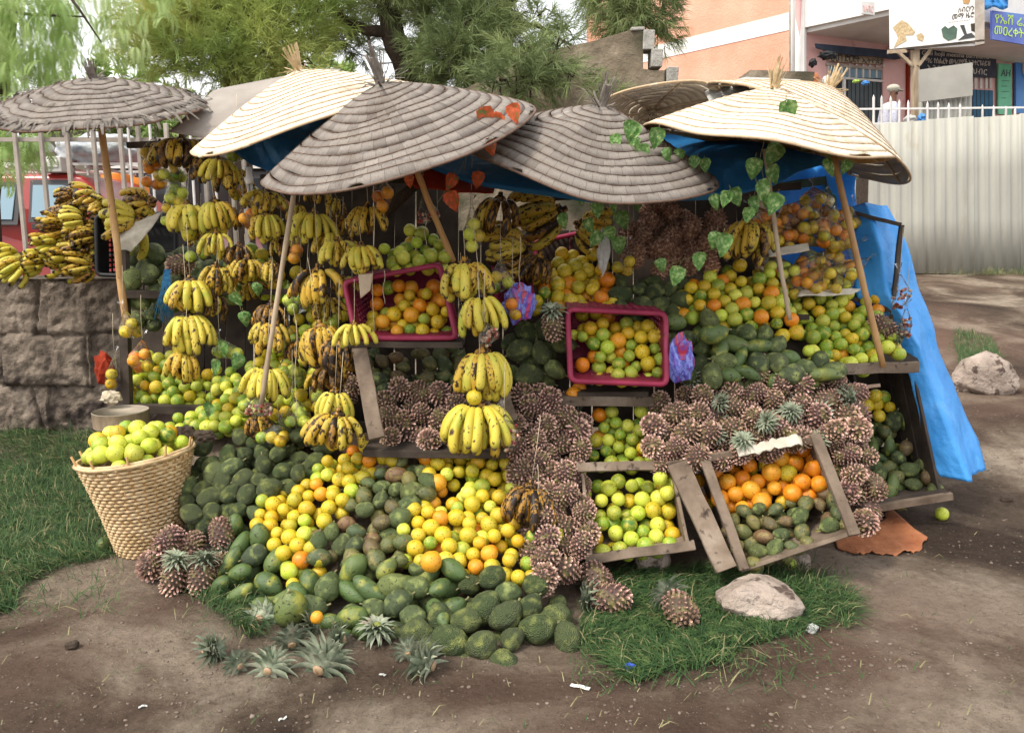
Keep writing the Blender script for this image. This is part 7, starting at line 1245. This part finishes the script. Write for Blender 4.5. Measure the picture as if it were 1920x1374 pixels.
tree('casuarina branch hanging in front of the orange building', (W(1140, 100, 11.5).x, 11.5), [([(W(1140, 100, 11.5).x, 11.5, 1.3), p(1150, 60, 11.5), p(1150, -40, 11.5), p(1160, -200, 11.5)], [.10, .08, .07, .05]), ([p(1150, -40, 11.5), p(1200, 10, 11.4), p(1240, 50, 11.3)], [.04, .03, .012])],
     [(1150, 10, 11.2, 36), (1190, 25, 11.1, 36), (1225, 15, 11.2, 34), (1235, 50, 11.1, 28), (1200, 60, 11.2, 28), (1170, 50, 11.4, 26), (1130, 40, 11.6, 22), (1140, -30, 11.4, 50), (1220, -30, 11.3, 50), (1245, 72, 11.1, 16)], 13000, 'needles_grey', .20, .006, 8, .1, .7)
# pepper tree at the left: hanging fronds of paired leaflets
o = empty('pepper_tree', (-5.4, 8.2, gz(-5.4, 8.2)), 'bright green pepper tree with drooping fronds at the top left', 'tree'); mb = MB(); mb.tube([(0, 0, 0), (.1, 0, 1.5), (.5, -.2, 2.8), (1.0, -.4, 4.2)], [.16, .14, .12, .08], 10); tk = mb.build('trunk', 'bark', o)
mb = MB(); mb.tube([rel(o, W(-60, 10, 7.6)), rel(o, W(60, 28, 7.4)), rel(o, W(160, 32, 7.3))], [.02, .014, .006], 6); mb.tube([rel(o, W(60, -100, 7.6)), rel(o, W(150, 20, 7.4)), rel(o, W(190, 80, 7.3))], [.02, .012, .004], 6); mb.tube([(1.0, -.4, 4.2), rel(o, W(60, -100, 7.6)), rel(o, W(260, -60, 7.8))], [.06, .04, .02], 6); mb.build('limb', 'bark', tk)
r = random.Random(12); V_, F_ = [], []; k0 = 0
for q_ in range(820):
    u = r.random()
    if u < .55: px, py, d = r.uniform(-60, 130), r.uniform(-60, 150), r.uniform(6.8, 8.)
    elif u < .86: px, py, d = r.uniform(100, 330), r.uniform(-80, 110), r.uniform(7.5, 9.5)
    elif u < .92: px, py, d = r.gauss(62, 10), r.uniform(215, 300), r.uniform(6.6, 6.9)
    else: px, py, d = r.gauss(8, 14), r.uniform(170, 330), r.uniform(6.5, 6.9)
    P = W(px, py, d); L = r.uniform(.16, .3); a = r.uniform(0, 6.28); e = r.uniform(-.9, .1); n_ = 13
    for i in range(n_):
        dr2 = Vector((math.cos(a) * math.cos(e), math.sin(a) * math.cos(e), math.sin(e))); P2 = P + dr2 * L / n_; sv = Vector((-math.sin(a), math.cos(a), 0)); ll = .05 * math.sin(math.pi * (i + 1.5) / (n_ + 2)) + .008
        for s_ in (-1, 1): tip = P + sv * s_ * ll + dr2 * ll * .6 + Vector((0, 0, -.006)); w_ = dr2 * .0075; V_ += [P, P + (tip - P) * .45 + w_, tip, P + (tip - P) * .45 - w_]; F_.append((k0, k0 + 1, k0 + 2, k0 + 3)); k0 += 4
        P = P2; e -= .12
Vn = np.array([v[:] for v in V_]) - np.array(o.location[:]); link('crown', fast_mesh('crown', Vn, np.array(F_), ['pepper_leaf']), o)
# far bushes seen through gaps behind the stall
for i, (px, py, d, rp, n_, lb) in enumerate([(560, 150, 14, 90, 9000, 'pale green bush far behind the left umbrellas'), (230, 190, 15, 110, 9000, 'light bush far behind the ragged umbrella')]):
    c = W(px, py, d); oo = empty('distant_bush', (c.x, c.y, gz(c.x, c.y)), lb, 'bush'); V_, F4, F3 = needle_mass([(*W(px + dx, py + dy, d), rp * .5 * S(py, d)) for dx, dy in ((-60, 0), (60, 10), (0, -40), (0, 60), (-90, 60), (90, 60))], n_, .16, .03, '', 20 + i, .2, .3); link('crown', mixed_mesh('crown', V_ - np.array(oo.location[:]), F4, F3, 'pepper_leaf'), oo); mb = MB(); mb.tube([(0, 0, 0), (0, 0, c.z - oo.location.z)], [.08, .05], 8); mb.build('trunk', 'bark', oo)
# ------------------------------------------------------------ what shows of each fruit: labels by place in its heap; past 300 of a kind the rest becomes one object
bpy.context.view_layer.update(); DG = bpy.context.evaluated_depsgraph_get(); CAM = Vector((0, 0, CAMH))
def seen(o, rad):
    c = o.location; v = (c - CAM).normalized(); a = v.cross(Vector((0, 0, 1))).normalized(); b_ = v.cross(a); n_ = 0
    for k in range(9):
        if k == 0: tgt = c
        else: an = k * 2.4; rr_ = rad * (.45 if k < 4 else .8); tgt = c + a * math.cos(an) * rr_ + b_ * math.sin(an) * rr_
        org = CAM.copy(); dr = (tgt - org).normalized()
        for _ in range(8):
            hit, loc, _n, _i, ob, _m = SC.ray_cast(DG, org, dr, distance=20)
            if not hit: break
            if ob.name.startswith('plastic_bag'): org = loc + dr * .002; continue
            break
        if hit and (ob.name == o.name or (ob.parent and ob.parent.name == o.name)): n_ += 1
    return n_
ORD = ['first', 'second', 'third', 'fourth', 'fifth', 'sixth', 'seventh', 'eighth', 'ninth', 'tenth', 'eleventh', 'twelfth', 'thirteenth', 'fourteenth', 'fifteenth', 'sixteenth', 'seventeenth', 'eighteenth', 'nineteenth', 'twentieth']
vis = {}
for o, h, wd, nm, wh in REG:
    vis[o.name] = seen(o, (o.scale[0] * .45 if nm in ('orange', 'lime') else o.scale[0] * .3) if nm != 'pineapple' else .05)
def name_rows(L, pick):
    """L: [(object, words, kind, where)] of one heap -> labels by row and place in the row"""
    S_ = sorted(L, key=lambda e: proj(e[0].location)[1]); N = len(S_)
    if N < 2: return
    nr = 1 if N < 5 else 2 if N < 12 else 3 if N < 26 else 4 if N < 46 else 5 if N < 60 else 6; per = math.ceil(N / nr); used = set()
    for q in range(nr):
        rn = '' if nr == 1 else ('top' if q == 0 else 'bottom' if q == nr - 1 else ORD[q]) + ' row, '
        for i, e in enumerate(sorted(S_[q * per:(q + 1) * per], key=lambda e: proj(e[0].location)[0])):
            o_ = ORD[i] if i < 20 else 'rightmost'; lb = f'{e[1]} {e[2]}, {rn}{o_} from left, {e[3]}'.replace('rightmost from left', 'at the right end')
            if len(lb.split()) > 16: lb = f'{e[2]}, {rn}{o_} from left, {e[3]}'
            e[0]['label'] = ' '.join(lb.split()[:16])
heaps = {}
for e in REG:
    if e[3] not in ('orange', 'lime'): heaps.setdefault(e[1], []).append(e)
for h, L in heaps.items():
    for e in L:
        if vis[e[0].name] <= 1: e[0]['label'] = f'mostly hidden {e[3]} {e[4]}'; e[0]['group'] = f'mostly hidden fruit {e[4]}'
    name_rows([(e[0], e[2], e[3], e[4]) for e in L if vis[e[0].name] > 1], 0)
for kind in ('orange', 'lime'):
    A = [o for o in COL.objects if o.get('category') == kind and o.data and o.parent is None]
    for o in A:
        if o.name not in vis: vis[o.name] = seen(o, o.scale[0] * .45)
    A.sort(key=lambda o: -(vis[o.name] + .01) * (o.scale[0] / o.location.y) ** 2); keep, rest = A[:298], A[298:]
    if rest:
        SCL = .073; V_, F_, MI, RN = [], [], [], []; mats = []; o0 = 0; r = random.Random(1); cache = {}
        for o in rest:
            me = o.data
            if me.name not in cache:
                n_ = len(me.vertices); v = np.empty(n_ * 3); me.vertices.foreach_get('co', v); cache[me.name] = (v.reshape(-1, 3), [tuple(p.vertices) for p in me.polygons], [p.material_index for p in me.polygons], [m_.name for m_ in me.materials])
            v, fs, mi, mn = cache[me.name]; Q = np.array(o.rotation_quaternion.to_matrix()) * o.scale[0]; V_.append((v @ Q.T + np.array(o.location)) / SCL); F_ += [tuple(i + o0 for i in f) for f in fs]; o0 += len(v)
            for m_ in mn:
                if m_ not in mats: mats.append(m_)
            MI += [mats.index(mn[i]) for i in mi]; RN += [r.random()] * len(v)
        me = bpy.data.meshes.new(kind + 's'); me.from_pydata(np.concatenate(V_).tolist(), [], F_)
        for m_ in mats: me.materials.append(MATS[m_])
        me.polygons.foreach_set('material_index', MI); me.polygons.foreach_set('use_smooth', [True] * len(F_)); at_ = me.attributes.new('rnd', 'FLOAT', 'POINT'); at_.data.foreach_set('value', RN); me.update()
        so_ = link(kind + 's', me); so_.scale = (SCL,) * 3; stuff(so_, f'the many smaller and half hidden {kind}s between and behind the others on the stall', kind + 's')
        for o in rest: bpy.data.objects.remove(o)

cit = {}
byn = {}
for e in REG:
    try:
        if e[3] in ('orange', 'lime'): byn[e[0].name] = e
    except ReferenceError: pass
for nme, e in byn.items(): cit.setdefault(e[1], []).append((e[0], e[2], e[3], e[4]))
for h, L in cit.items(): name_rows(L, 0)
bl = [o for o in COL.objects if o.get('group') == 'limes heaped in the wicker basket']; name_rows([(o, 'pale green', 'lime', 'heaped in the wicker basket') for o in bl], 0)
bl = [o for o in COL.objects if o.get('group') == 'banana bunches heaped on the stone wall']; name_rows([(o, 'yellow', 'banana bunch', 'in the heap on the stone wall') for o in bl], 0)
